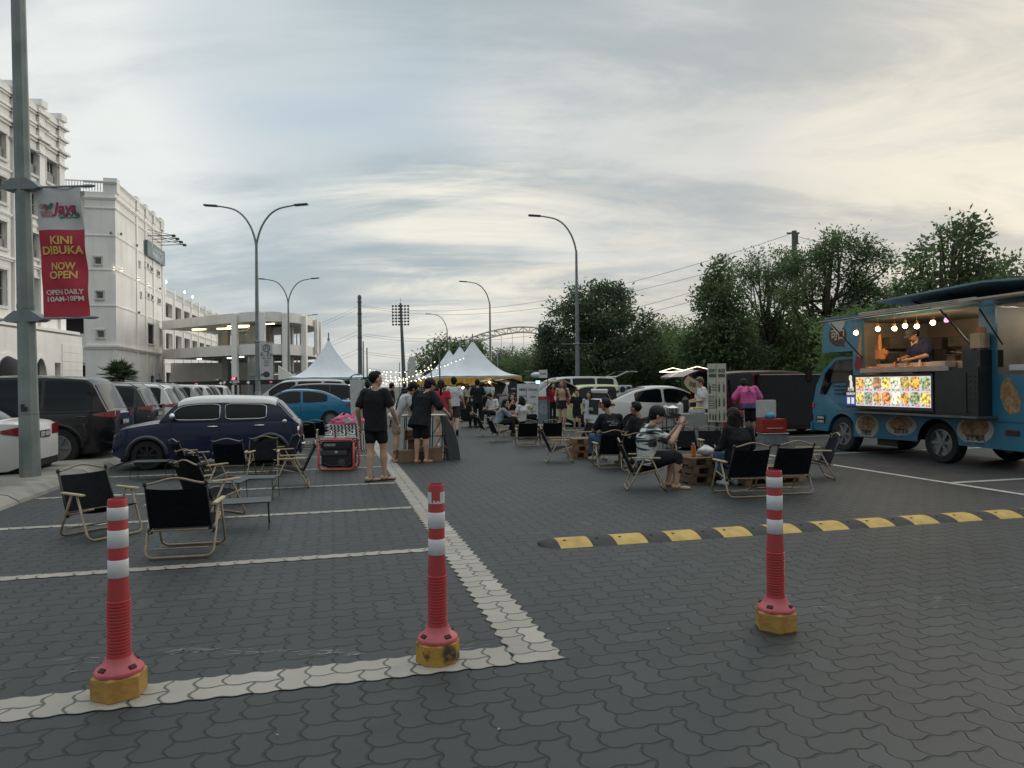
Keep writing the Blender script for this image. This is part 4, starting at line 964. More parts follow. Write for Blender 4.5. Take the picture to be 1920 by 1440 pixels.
tree('leafy_tree', 'bushy large-leaved tree rising directly above the food truck roof', 1780, 412, 28, [(.3, 0, 6.6, .9, .9, .9), (-.6, 0, 5.9, .8, .9, .7), (.9, 0, 5.8, .7, .8, .7), (-1.2, 0, 5.0, .8, .8, .6), (.2, 0, 5.0, 1.1, 1.0, .7), (1.4, 0, 4.6, .7, .8, .6), (0, 0, 3.9, 1.5, 1.2, .7)], 1250, .24, 6, LF2, n=5, spread=.24, density=.5)
tree('leafy_tree', 'smaller tree at the right edge of the photo, lower than its neighbour over the truck', 1905, 478, 30, [(0, 0, 5, 1.0, 1, .8), (-1.2, 0, 4.4, 1.1, 1, .8), (1.5, 0, 4.4, 1.4, 1, .9), (0, 0, 3.2, 1.8, 1.5, 1.2)], 1300, .24, 7, LF2)
tree('leafy_tree', 'spreading pale-leaved tree left of the marquee peaks, behind the string lights', 846, 634, 90, [(-.8, 0, 6.2, 2.4, 2.2, 1.6), (2.0, 0, 6.0, 2.2, 2.2, 1.5), (-2.6, 0, 4.4, 2.2, 2.2, 1.8), (1, 0, 4.0, 3.2, 2.6, 2.4), (0, 0, 1.8, 3.8, 3, 1.8)], 1900, .42, 8, LF2, spread=.4, group='far trees by the bridge')
for i, (px, yt, d, s_, lab) in enumerate(((930, 655, 95, 1.4, 'low dark tree right of the marquee, below the bridge arch'), (975, 650, 100, 1.5, 'low dark tree under the middle of the bridge arch'), (1215, 592, 55, 1.0, 'low spreading tree between the round tree and the conical tree'), (1262, 600, 52, .8, 'thin small-leaved tree just left of the conical tree'), (1610, 560, 36, .8, 'dark round tree behind the cab end of the food truck'), (1690, 540, 40, 1.0, 'wispy tree behind the raised roof flap of the food truck'))):
    tree('low_tree', lab, px, yt, d, [(0, 0, 3.4, 1.6*s_, 1.5, 1.0), (-1.2*s_, 0, 2.6, 1.4*s_, 1.3, 1.0), (1.3*s_, 0, 2.6, 1.4*s_, 1.3, 1.0), (0, 0, 1.4, 2.0*s_, 1.6, 1.3)], 1300, .30 if d > 80 else .2, 20+i, (LF1, LF1, LF2, LF3, LF2, LF3)[i], spread=.3)
# ---- dense undergrowth behind the parked cars: one mass
def core(b, pa, pb, df, tf, amp):     # backing sheets added inside the leaves to block the sky behind
    for back in (0, 2.2):
        def fn(i, j):
            px = pa+(pb-pa)*i; d = df((px-pa)/(pb-pa))+back; h = PD(px, tf(px), d).z*(1+.13*noise.noise(Vector((px*.03, 1, 2)))); q = PD(px, 700, d); z = h*j
            return (q.x, q.y+amp*2*noise.noise(Vector((q.x*.7, z*.9, 5))) if j < 1 else q.y+(1.1-back), z+.4*noise.noise(Vector((q.x*1.7, q.y, z))))
        b.grid(fn, 160, 10)
rnd = random.Random(99); b = MB(); pts = []
def hedge_top(px):    # outline of the mass, in photo pixels
    k = [(900, 690), (960, 668), (1010, 672), (1070, 655), (1140, 650), (1200, 640), (1250, 618), (1300, 632), (1370, 625), (1440, 600), (1500, 590), (1560, 585), (1640, 590), (1720, 590), (1960, 580)]
    for (a, ya), (c, yc) in zip(k, k[1:]):
        if a <= px <= c: return ya+(yc-ya)*(px-a)/(c-a)
    return 690
while len(pts) < 17000:
    px = rnd.uniform(900, 1960); k = (px-900)/1060
    d = 66-34*min(1, k*1.35)+rnd.uniform(-2.2, 2.2); top_ = PD(px, hedge_top(px), d).z*(1+.16*noise.noise(Vector((px*.016, d*.3, 0))))
    z = top_*(1-rnd.random()**1.15*.99); q = PD(px, 700, d); bulge = noise.noise(Vector((q.x*.5, z*.7, 3)))*1.3
    p = Vector((q.x, q.y-1.2*math.sin(math.pi*min(1, z/max(top_, .1)))+bulge, z)); pts.append((p, Vector((0, -.6, .5))))
leaves(b, pts, rnd, .30, 5, .26, .36)
core(b, 900, 1960, lambda k: 66-34*min(1, k*1.35)+1.0, lambda px: hedge_top(px)+22, .75)
HG = b.build('undergrowth', leafmat('undergrowth_leaves', (.058, .098, .046), (.16, .24, .085), .35)); tag(HG, 'dense dark green undergrowth filling the boundary behind the parked cars', 'undergrowth', kind='stuff')
rnd = random.Random(4); b = MB(); pts = []
while len(pts) < 3600:
    px = rnd.uniform(1540, 1980); d = 27+rnd.uniform(-1.5, 2); top_ = PD(px, 596+14*math.sin(px*.03), d).z; z = top_*rnd.random()**.7
    q = PD(px, 700, d); pts.append((Vector((q.x, q.y+noise.noise(Vector((q.x*.6, z, 0))), z)), Vector((0, -.5, .5))))
leaves(b, pts, rnd, .22, 6, .24, .34)
core(b, 1540, 1980, lambda k: 27.8, lambda px: 612, .7)
tag(b.build('bamboo_thicket', MATS['undergrowth_leaves']), 'soft bamboo-like thicket directly behind the food truck', 'undergrowth', kind='stuff')
tree('low_tree', 'sparse bare-branched small tree between the round tree and the conical tree', 1278, 640, 44, [(0, 0, 3.2, .9, .9, .6), (.4, 0, 2.6, .8, .8, .5)], 160, .16, 41, LF3, n=4)
# ---- fan palm
PM = PD(222, 700, 44); t = thing('fan_palm', 'round-headed fan palm in front of the white car park building', 'palm tree', (PM.x, PM.y, 0))
b = MB(); b.tube([(0, 0, 0), (0, 0, 1.2), (0, 0, 2.1)], [.24, .2, .18], 9); b.build('trunk', BARK, t, True)
rnd = random.Random(8); b = MB(); C_ = Vector((0, 0, 2.2))
for _ in range(90):
    az, el = rnd.uniform(0, 6.283), rnd.uniform(-.35, 1.4); d = Vector((math.cos(az)*math.cos(el), math.sin(az)*math.cos(el), math.sin(el))); L_ = rnd.uniform(.5, .95); o = C_+d*L_*.9
    s = d.cross(Vector((0, 0, 1))).normalized() if abs(d.z) < .98 else Vector((1, 0, 0)); u = s.cross(d); b.tube([C_, o], .015, 3)
    for k in range(13):
        a = (k-6)*.19; e = (d*math.cos(a)+s*math.sin(a)); w = e.cross(u).normalized()*.03; l = rnd.uniform(.5, .72); tip = o+e*l+u*rnd.uniform(-.05, .05)-Vector((0, 0, .16*rnd.random()))
        b.add([o, o+e*l*.5+w+u*.02, tip, o+e*l*.5-w], [(0, 1, 2, 3)])
b.build('fronds', leafmat('palm_leaves', (.03, .055, .03), (.06, .10, .05), 2), t)
b = MB(); b.box((-1.3, .3, 1.0), (.9, .5, 2.0)); o = b.build('board', DARKPL); o.name = 'notice_board'; o.location = (PM.x, PM.y, 0); tag(o, 'small black board standing left of the fan palm', 'board')
# ---- lightening far ground: low boundary kerb and grass
b = MB(); b.add([G(16.4, -10, .02), G(60, -10, .02), G(60, 140, .02), G(16.4, 140, .02)], [(0, 1, 2, 3)]); tag(b.build('grass_verge', M('verge_soil', (.05, .06, .03), .95, var=.4, scale=1)), kind='structure')
# ================================================================ cars
TYRE = M('tyre_rubber', (.014, .014, .015), .85, var=.3, scale=20)
RIMS = M('alloy_rim', (.28, .29, .30), .35, metal=.7); RIMB = M('black_rim', (.03, .03, .035), .35, metal=.5)
CGL = M('car_glass', (.005, .007, .009), .04, var=.3, scale=1.5, spec=.32)
CHR = M('chrome', (.55, .56, .57), .15, metal=1.0, var=.05); TRIM = M('black_trim', (.012, .012, .013), .6)
TAIL = M('red_lens', (.20, .008, .014), .15, var=.3, scale=20, coat=.8); HEADL = M('clear_lens', (.45, .47, .48), .12, coat=.8)
PLATE = M('plate_black', (.02, .02, .02), .4); PLTX = M('plate_white', (.6, .6, .6), .5)
def paint(name, c, metal=.0): return M('paint_'+name, c, .3, metal=metal, var=.04, coat=.6, scale=1.0, spec=.35)
_WH = {}
def wheel_mesh(r, w, style):
    k = (r, w, style)
    if k in _WH: return _WH[k]
    def ax(b):
        for i, v in enumerate(b.v): b.v[i] = Vector((v.x, -v.z, v.y))
    b = MB(); b.lathe([(r*.66, -w/2), (r*.93, -w/2), (r, -w*.36), (r, w*.36), (r*.93, w/2), (r*.66, w/2), (r*.64, 0)], 28, cap=False); ax(b); o1 = b.build('wheel', TYRE, None, True, auto=40)
    b = MB(); b.lathe([(r*.67, -w*.46), (r*.62, -w*.48), (r*.60, -w*.2), (r*.12, -w*.2), (r*.10, w*.3), (r*.66, w*.3)], 24, cap=False)
    n = {'s5': 5, 's8': 8, 's6': 6}[style]
    for i in range(n):
        a = 6.2831853*i/n; b.box((math.cos(a)*r*.36, math.sin(a)*r*.36, -w*.30), (r*.56, r*.15, w*.2), rz=a)
    b.lathe([(r*.14, -w*.44), (r*.15, -w*.3), (r*.15, -w*.1)], 10); ax(b); o2 = b.build('rim', RIMB if style == 's8' else RIMS, None, True, auto=35)
    _WH[k] = (o1.data, o2.data); bpy.data.objects.remove(o1); bpy.data.objects.remove(o2); return _WH[k]
def wheel(t, x, y, r, w, style, side, name='wheel'):
    m1, m2 = wheel_mesh(r, w, style); o = bpy.data.objects.new(name, m1); COL.objects.link(o); o.parent = t; o.location = (x, y, r); o.rotation_euler = (0, 0, 0 if side < 0 else math.pi)
    q = bpy.data.objects.new('rim', m2); COL.objects.link(q); q.parent = o; return o
def smooth(pts, k=5): return catmull(pts, k)
def lerpz(prof, x):
    for (a, za), (c, zc) in zip(prof, prof[1:]):
        if a <= x <= c: return za+(zc-za)*(x-a)/max(c-a, 1e-6)
    return prof[0][1] if x < prof[0][0] else prof[-1][1]
def car(name, label, loc, rz, col, L, W, H, belt, gh, wb=(-1.3, 1.3), r=.32, clear=.22, wins=((-1.2, -.1), (0, 1.0)), ws=(.0, .2), rw=(.8, 1.0), style='s5', cat='car', group=None, roofcol=None, belt_w=.93, roof_w=.72, tail=(.85, .16, .26), head=(.70, .14, .3), plate='JUS 2238', handles=True, arch=None, tailgate=None, tail_side=.16, wintop=.075, rear_plate_z=.75, box=0.035, lights=True, end=.22, detail=True, chrome=False, rails=False, glassmat=None, floor=True):
    """belt: [(x,z)] top of lower body rear->front; gh: [(x,z)] greenhouse outline rear->front."""
    t = thing(name, label, cat, loc, rz, group); bel = smooth(belt, 6); hw = W/2; X0, X1 = -L/2, L/2
    def w(x):
        u = abs(x)/(L/2); return hw*(1-end*max(0, (u-.78)/.22)**2.2)*(1-.02*u)
    ra = r*1.18
    def zlo(x):
        z = clear+.10*max(0, abs(x)/(L/2)-.88)/.12
        for xw in wb:
            if abs(x-xw) < ra: z = max(z, r*.98+math.sqrt(ra*ra-(x-xw)**2)*.98)
        return z
    def ys(x, z):
        zt = lerpz(bel, x); zm = clear+(zt-clear)*.55; q = (z-zm)/max(.2, zt-clear)
        return w(x)*(1-.22*q*q if q > 0 else 1-.12*q*q)
    xs = sorted({X0+L*i/84 for i in range(85)} | {xw+s*ra*k for xw in wb for s in (-1, 1) for k in (1.0, .985, .93, .8)})
    b = MB(); R_ = 7; T_ = 8; n = 2*R_+T_+1; vs = []
    for x in xs:
        z0 = zlo(x); z1 = lerpz(bel, x)-.03; row = []
        for i in range(R_): z = z0+(z1-z0)*i/(R_-1); row.append((x, ys(x, z), z))
        yt = ys(x, z1)
        for i in range(1, T_+1):
            a = i/(T_+1); row.append((x, yt*(1-2*a), z1+.03+.028*math.sin(math.pi*a)-.03*abs(1-2*a)**6))
        row.append((x, -yt, z1))
        for i in range(1, R_): z = z1+(z0-z1)*i/(R_-1); row.append((x, -ys(x, z), z))
        nn = len(row); vs += row
    fs = [(i*nn+j, i*nn+j+1, (i+1)*nn+j+1, (i+1)*nn+j) for i in range(len(xs)-1) for j in range(nn-1)]
    fs += [tuple(range(nn))[::-1], tuple(range((len(xs)-1)*nn, len(xs)*nn))]
    b.add(vs, fs)
    # greenhouse
    gp = smooth(gh, 7); zr = max(z for _, z in gp); zbm = lerpz(bel, 0)
    def gy(x, z):
        k = max(0, min(1, (z-zbm)/(zr-zbm))); return min(w(x), hw)*(belt_w-(belt_w-roof_w)*k**1.15)
    def side(i, r_): x, z = gp[i]; zb = min(lerpz(bel, x)-.02, z); zt = max(zb, z-box); q = zb+(zt-zb)*r_; return (x, gy(x, q), q)
    def top(i, tt):
        x, z = gp[i]; zb = min(lerpz(bel, x)-.02, z); zt = max(zb, z-box); y = gy(x, zt); return (x, y*tt, zt+(z-zt)*(1-abs(tt)**5)+.02*(1-tt*tt))
    c = MB(); vs = []; g = len(gp)
    for i in range(g):
        vs += [side(i, k/4) for k in range(5)]+[top(i, 1-2*k/10) for k in range(1, 10)]+[(a, -y, z) for a, y, z in [side(i, 1-k/4) for k in range(5)]]
    nn = 19; fs = [(i*nn+j, i*nn+j+1, (i+1)*nn+j+1, (i+1)*nn+j) for i in range(g-1) for j in range(nn-1)]
    if roofcol is None: b.add(vs, fs); b.build('body', col, t, True, auto=50)
    else: b.build('body', col, t, True, auto=50); c.add(vs, fs); c.build('cabin_shell', col, t, True, auto=50)
    if roofcol:
        q = MB(); i0 = min(i for i in range(g) if gp[i][1] > zr-.10); i1 = max(i for i in range(g) if gp[i][1] > zr-.10)
        ii = list(range(i0, i1+1)); vs = []
        for i in ii: vs += [(p[0], p[1]*1.02+(.012 if p[1] > 0 else -.012 if p[1] < 0 else 0), p[2]+.012) for p in [side(i, .82)]+[top(i, 1-2*k/10) for k in range(0, 11)]+[(side(i, .82)[0], -side(i, .82)[1], side(i, .82)[2])]]
        q.add(vs, [(i*13+j, i*13+j+1, (i+1)*13+j+1, (i+1)*13+j) for i in range(len(ii)-1) for j in range(12)]); q.build('roof', roofcol, t, True)
    gm = glassmat or CGL
    def roofz(x):
        best = None
        for (a, za), (e, ze) in zip(gp, gp[1:]):
            lo, hi = min(a, e), max(a, e)
            if lo <= x <= hi and hi > lo:
                z = za+(ze-za)*(x-a)/(e-a); best = z if best is None else max(best, z)
        return best if best is not None else 0
    for (xa, xb) in wins:
        for s in (1, -1):
            m_ = MB(); K = 14; pts = []
            for i in range(K+1):
                x = xa+(xb-xa)*i/K; e = min(i, K-i)/K; rd = .03*(1-min(1, e*7))**2
                z1 = lerpz(bel, x)+.025+rd; z2 = min(roofz(x)-wintop, zr-wintop-.005)-rd
                if z2 < z1+.01: z2 = z1+.01
                pts.append([(x, s*(gy(x, z1+(z2-z1)*k/3)+.007), z1+(z2-z1)*k/3) for k in range(4)])
            m_.add([p for q in pts for p in q], [(i*4+k, i*4+k+1, i*4+5+k, i*4+4+k) for i in range(K) for k in range(3)])
            wo = m_.build('side_window', gm, t, True)
            if chrome:
                fr = [q[0] for q in pts]+[q[3] for q in pts[::-1]]; f = MB(); f.tube([(p[0], p[1]+s*.006, p[2]) for p in fr], .011, 5, closed=True); f.build('chrome_trim', CHR, wo, True)
    for nm, (u0, u1), tw in (('windscreen', ws, .90), ('rear_window', rw, .86)):
        if u1 <= u0: continue
        i0, i1 = int(u0*(g-1)), int(round(u1*(g-1))); m_ = MB()
        def fn(a, q):
            f = i0+(i1-i0)*a; i = min(int(f), g-2); k = f-i; tt = (2*q-1)*tw; A_ = Vector(top(i, tt)); B_ = Vector(top(i+1, tt)); d_ = (B_-A_); nrm = Vector((-d_.z, 0, d_.x)); nrm = nrm.normalized() if nrm.length > 0 else Vector((0, 0, 1))
            return A_.lerp(B_, k)+nrm*.008
        m_.grid(fn, 8, 8); m_.build(nm, gm, t, True)
    # underside, wheels
    u_ = MB(); u_.bx(X0+.12, X1-.12, -hw*.80, hw*.80, clear-.04, clear+.12); u_.build('underbody', TRIM, t)
    for xw in wb:
        a_ = MB(); a_.bx(xw-ra*.96, xw+ra*.96, -hw*.9, hw*.9, clear+.1, min(r*2+.12, lerpz(bel, xw)-.06)); a_.build('wheel_well', TRIM, t)
        for s in (1, -1):
            wheel(t, xw, s*(hw-.115), r, .21, style, -s)
            if arch:
                m_ = MB(); pts = []
                for k in range(17):
                    an = math.pi*(k/16)*1.06-.03*math.pi; x = xw+ra*1.03*math.cos(an); z = r*.98+ra*1.03*math.sin(an); pts.append((x, s*(ys(x, max(z, clear))+.0), z))
                m_.tube(pts, arch[1], 6); m_.build('arch_flare', arch[0], t, True)
    def rear(y, z, dy, dz, mat, nm, dx=.06, xo=0.0, par=None):
        m_ = MB(); m_.rbox((X0+.01+xo, y, z), (dx, dy, dz), .012); return m_.build(nm, mat, par or t, True, auto=40)
    if lights:
        tz, th_, tw_ = tail; hz, hh_, hw_ = head
        for s in (1, -1):
            m_ = MB()
            def fn(a, q):
                x = X0+.004+(tail_side*1.7)*a; z = tz-th_/2*(1-.7*a)+th_*q*(1-.75*a); return (x, s*(ys(x, z)+.010), z)
            m_.grid(fn, 6, 4)
            m_.grid(lambda a, q: (X0-.008, s*(ys(X0, tz)+.010-tw_*a), tz-th_/2+th_*q*(1-.1*a)), 3, 3); m_.build('taillight', TAIL, t, True, auto=40)
            if name == 'small_classic_car':
                m_ = MB(); m_.ball((X1-.10, s*.50, .62), (.12, .10, .10), 12, 8); m_.build('headlight', HEADL, t, True); continue
            m_ = MB()
            def fn2(a, q):
                x = X1-.004-.30*a; z = hz-hh_/2+hh_*q*(1-.5*a); return (x, s*(ys(x, z)+.008), z)
            m_.grid(fn2, 6, 4); m_.grid(lambda a, q: (X1+.006, s*(ys(X1, hz)+.008-hw_*a), hz-hh_/2+hh_*q), 3, 3); m_.build('headlight', HEADL, t, True, auto=40)
    if detail:
        pl = rear(0, rear_plate_z, .5, .13, PLATE, 'number_plate', .03, -.02)
        q = MB(); q.text(plate, .11, FR((X0-.026, 0, rear_plate_z), (0, -1, 0), (0, 0, 1)), bold=.02, fit=.42); q.build('plate_lettering', PLTX, pl)
        rear(0, clear+.09, W*.74, .14, TRIM, 'bumper_trim', .05, .01)
        for s in (1, -1):
            for xa, xb in wins[:2 if len(wins) > 1 else 1]:
                if handles:
                    x = xa+.13; z = lerpz(bel, x)-.11; m_ = MB(); m_.rbox((x, s*(ys(x, z)+.014), z), (.19, .026, .026), .008); m_.build('door_handle', CHR if chrome else col, t, True)
            for xa in sorted({q_[0] for q_ in wins} | {wins[-1][1]}):
                pts = [(xa+(.0), s*(ys(xa, z)+.0005), z) for z in [clear+.06+(lerpz(bel, xa)-.05-clear-.06)*k/8 for k in range(9)]]
                if all(abs(xa-xw) > ra*1.02 for xw in wb): m_ = MB(); m_.tube(pts, .0045, 4); m_.build('door_seam', TRIM, t)
            xm_ = max(q_[1] for q_ in wins)-.05; m_ = MB(); zz = lerpz(bel, xm_)+.08; m_.ball((xm_, s*(hw+.06), zz), (.07, .11, .075), 10, 6); m_.box((xm_, s*(hw*.93), zz-.04), (.04, .16, .03)); m_.build('wing_mirror', CHR if chrome else col, t, True)
        if rails:
            for s in (1, -1): m_ = MB(); m_.tube([(x, s*gy(x, zr)*.9, roofz(x)+.045) for x in [gp[int(g*.25)][0]+k*.25 for k in range(9)]], .016, 5); m_.build('roof_rail', CHR, t)
    if tailgate:
        ang, ln_, hz_ = tailgate; hx = gp[0][0]+.25 if hz_ is None else hz_[0]; hz2 = zr-.04 if hz_ is None else hz_[1]
        m_ = MB(); hwid = hw*.74
        def fn(a, q):
            s_ = a*ln_; curve = -.28*(max(0, a-.45)/.55)**1.5; x = hx-s_*math.cos(ang)-curve*math.sin(ang)*.6; z = hz2+s_*math.sin(ang)+curve*math.cos(ang); return (x, (2*q-1)*hwid*(1+.08*a), z)
        m_.grid(fn, 10, 4); m_.grid(lambda a, q: (lambda p: (p[0]+.02, p[1]*.98, p[2]-.05))(fn(a, q)), 10, 4, 1)
        fr = [fn(k/10, 0) for k in range(11)]+[fn(1, k/4) for k in range(1, 5)]+[fn(1-k/10, 1) for k in range(1, 11)]
        for k in range(len(fr)-1):
            p, e = fr[k], fr[k+1]; m_.add([p, e, (e[0]+.02, e[1]*.98, e[2]-.05), (p[0]+.02, p[1]*.98, p[2]-.05)], [(0, 1, 2, 3)], 0)
        tg = m_.build('tailgate', [col, TRIM], t, True, auto=40)
        m_ = MB(); m_.grid(lambda a, q: (lambda p: (p[0], p[1]*.8, p[2]+.012))(fn(.10+.42*a, q)), 5, 3); m_.build('tailgate_glass', gm, tg, True)
        for s in (1, -1): m_ = MB(); e = fn(.45, .5); m_.tube([(hx-.1, s*hwid*.9, hz2-.35), (e[0], s*hwid*.9, e[2]-.04)], .012, 5); m_.build('gas_strut', TRIM, tg)
        m_ = MB(); zb = lerpz(bel, X0+.1); m_.bx(X0-.012, X0+.06, -hw*.70, hw*.70, .62, zb); 
        m_.add([(gp[0][0]-.02, y, z) for y, z in ((-hw*.72, zb-.05), (hw*.72, zb-.05), (hw*.64, zr-.08), (-hw*.64, zr-.08))]+[(gp[0][0]+.3, y, z) for y, z in ((-hw*.72, zb-.05), (hw*.72, zb-.05), (hw*.64, zr-.07), (-hw*.64, zr-.07))], [(0, 1, 2, 3), (4, 7, 6, 5), (0, 4, 5, 1), (1, 5, 6, 2), (2, 6, 7, 3), (3, 7, 4, 0)])
        m_.build('boot_shade_block', M('inside_shade', (.012, .012, .014), .9), t)  # black block stands in for the shade inside the open boot
    return t
HL = math.pi+TH      # heading -u (front towards the left)
HR = TH              # heading +u
NAVY = paint('navy', (.006, .016, .050)); BLK = paint('black', (.003, .0035, .005)); BLU = paint('blue', (.008, .16, .30), .2)
WHT = paint('white', (.62, .63, .62)); DGR = paint('dark_grey', (.022, .028, .032), .2); SIL = paint('silver', (.35, .36, .36), .3); MAR = paint('maroon', (.055, .007, .012)); LIM = paint('lime_cream', (.50, .55, .28))
SUV = dict(L=4.75, W=1.86, H=1.84, belt=[(-2.375, 1.02), (-2.1, 1.10), (-1, 1.09), (.5, 1.06), (1.1, 1.05), (1.5, 1.06), (2.1, .98), (2.375, .80)], gh=[(-2.28, 1.05), (-2.16, 1.30), (-2.02, 1.60), (-1.92, 1.74), (-1.7, 1.80), (-.6, 1.84), (.2, 1.80), (.55, 1.70), (1.0, 1.38), (1.35, 1.08)], wb=(-1.38, 1.38), r=.385, clear=.27, wins=((-1.95, -1.12), (-1.05, -.12), (-.04, .95)), ws=(.70, .97), rw=(.06, .26), roof_w=.76, tail=(1.04, .15, .34), tail_side=.20, rear_plate_z=.86, style='s6')
SEDAN = dict(L=4.42, W=1.74, H=1.47, belt=[(-2.21, .92), (-2.1, 1.0), (-1.7, 1.02), (-1.0, .96), (.5, .92), (.95, .93), (1.3, .92), (1.9, .80), (2.21, .62)], gh=[(-1.85, 1.0), (-1.4, 1.22), (-1.0, 1.38), (-.5, 1.46), (.0, 1.475), (.35, 1.44), (.65, 1.32), (1.0, 1.10), (1.25, .94)], wb=(-1.3, 1.28), r=.31, clear=.2, wins=((-1.18, -.28), (-.2, .82)), ws=(.68, .97), rw=(.05, .33), roof_w=.74, tail=(.86, .2, .3), tail_side=.2, rear_plate_z=.78)
HATCH = dict(L=3.95, W=1.72, H=1.53, belt=[(-1.975, .88), (-1.85, .98), (-1, .97), (.5, .93), (.95, .93), (1.3, .92), (1.75, .80), (1.975, .60)], gh=[(-1.88, .95), (-1.72, 1.25), (-1.55, 1.43), (-1.2, 1.52), (-.3, 1.53), (.2, 1.48), (.55, 1.32), (.85, 1.12), (1.1, .95)], wb=(-1.2, 1.2), r=.30, clear=.2, wins=((-1.55, -.95), (-.85, -.1), (0, .75)), ws=(.68, .97), rw=(.05, .26), roof_w=.74, tail=(.95, .3, .16), rear_plate_z=.72)
MPV = dict(L=4.9, W=1.85, H=1.9, belt=[(-2.45, 1.0), (-2.2, 1.08), (-1, 1.05), (.8, 1.02), (1.4, 1.02), (1.8, .98), (2.2, .88), (2.45, .66)], gh=[(-2.4, 1.05), (-2.32, 1.4), (-2.22, 1.72), (-2.0, 1.86), (-.8, 1.90), (.3, 1.87), (.75, 1.75), (1.25, 1.4), (1.7, 1.04)], wb=(-1.45, 1.5), r=.34, clear=.2, wins=((-2.05, -1.25), (-1.15, -.1), (0, 1.15)), ws=(.70, .97), rw=(.05, .24), roof_w=.78, tail=(1.15, .5, .14), rear_plate_z=.8, style='s6')
def bay(u_rear, v, spec, side):   # rear at u_rear; side -1 heads left, +1 heads right
    return G(u_rear+side*spec['L']/2, v, 0)
MINI = dict(L=3.42, W=1.46, H=1.37, belt=[(-1.71, .80), (-1.62, .88), (-1.3, .92), (-.5, .915), (.4, .915), (.62, .93), (.8, .925), (1.3, .86), (1.60, .78), (1.71, .62)], gh=[(-1.62, .90), (-1.45, 1.08), (-1.33, 1.22), (-1.20, 1.31), (-.95, 1.355), (-.1, 1.38), (.36, 1.355), (.56, 1.29), (.74, 1.12), (.90, .94)], wb=(-1.12, 1.10), r=.285, clear=.20, wins=((-1.06, -.30), (-.20, .68)), ws=(.74, .97), rw=(.06, .27), belt_w=.95, roof_w=.84, tail=(.68, .20, .12), tail_side=.03, head=(.66, .2, .2), end=.10, box=.05, rear_plate_z=.5, wintop=.135)
car('small_classic_car', 'small vintage navy blue two-door car with white roof and chrome window trim', G(-2.32, 15.42, 0), HL, NAVY, roofcol=WHT, style='s8', arch=(paint('flare', (.03, .035, .045)), .045), chrome=True, **MINI)
# round details of the small classic car
mini = [o for o in COL.objects if o.name == 'small_classic_car'][0]
b = MB(); b.lathe([(.045, 0), (.05, .02), (.03, .03)], 14); 
for i, v in enumerate(b.v): b.v[i] = Vector((v.x-1.40, .70+v.z, v.y+.87))
b.build('fuel_cap', CHR, mini, True)
b = MB(); b.tube([(-1.72, -.5, .40), (-1.76, -.35, .40), (-1.76, .35, .40), (-1.72, .5, .40)], .03, 6); b.build('rear_bumper', CHR, mini, True)
b = MB(); b.tube([(1.70, -.6, .36), (1.77, -.4, .36), (1.77, .4, .36), (1.70, .6, .36)], .03, 6); b.build('front_bumper', CHR, mini, True)
b = MB(); b.rbox((-1.66, .60, .68), (.10, .14, .24), .03); b.build('taillight_bezel', CHR, mini, True)
car('saloon_car', 'bright blue four-door saloon parked behind the vintage car', G(-1.35, 28.6, 0), HL, BLU, plate='VDP 3901', chrome=False, **SEDAN)
GL = 'cars parked in the left car park'
car('large_suv', 'big glossy black seven-seat SUV, rear to the kerb, nearest large car', bay(-4.35, 16.85, SUV, -1), HL, BLK, plate='VJV 5606', rails=False, chrome=False, arch=(TRIM, .035), group=GL, **SUV)
car('white_saloon', 'white saloon with plate JUS 2238 cut off by the left edge of the photo', bay(-4.95, 11.75, SEDAN, -1), HL, WHT, plate='JUS 2238', group=GL, **SEDAN)
car('white_saloon', 'white saloon rear seen just right of the thick pole, between pole and black SUV', bay(-4.95, 14.15, SEDAN, -1), HL, WHT, plate='JQK 4536', group=GL, **SEDAN)
car('silver_car', 'silver hatchback nose showing low between the black SUV and the dark grey SUV', bay(-5.6, 19.2, HATCH, -1), HR, SIL, group=GL, **HATCH)
S2 = dict(SUV); S2.update(L=4.5, wb=(-1.3, 1.3), belt=[(a*.947, z*.95) for a, z in SUV['belt']], gh=[(a*.947, .05+z*.90) for a, z in SUV['gh']], r=.36, wins=((-1.8, -1.05), (-.98, -.1), (-.03, .9)))
for u, v, c_, lab, pl in ((-4.7, 21.6, DGR, 'dark grey SUV with sloping rear, second SUV after the big black one', 'VHC 8102'), (-4.6, 24.2, WHT, 'white SUV with dark rear windows next to the dark grey one', 'WXX 917'), (-4.8, 26.8, BLK, 'black SUV roof with a pale roof box mark, beyond the white SUV', 'BQA 22'), (-4.7, 29.4, SIL, 'silver-grey SUV farther along the left row, fourth of the smaller SUVs', 'VEE 62'), (-4.7, 32.0, WHT, 'white SUV roof showing above the vintage car, far along the row', 'WA 10'), (-4.8, 34.8, DGR, 'dark SUV roof, second farthest of the left row', 'VA 11'), (-4.7, 37.6, WHT, 'farthest white SUV of the left row near the blue saloon', 'VB 12')):
    car('parked_suv', lab, bay(u, v, S2, -1), HL, c_, plate=pl, group=GL, rails=(v < 27), **S2)
car('parked_car', 'pale car beyond the blue saloon, its roof just showing', G(-1.6, 34.2, 0), HL, WHT, **MPV, tailgate=(.55, 1.0, None), detail=False)
car('open_boot_car', 'dark car with tailgate raised behind the blue saloon, lamp hanging in its boot', G(-1.1, 32.0, 0), HL, BLK, **S2, tailgate=(.50, 1.1, None))
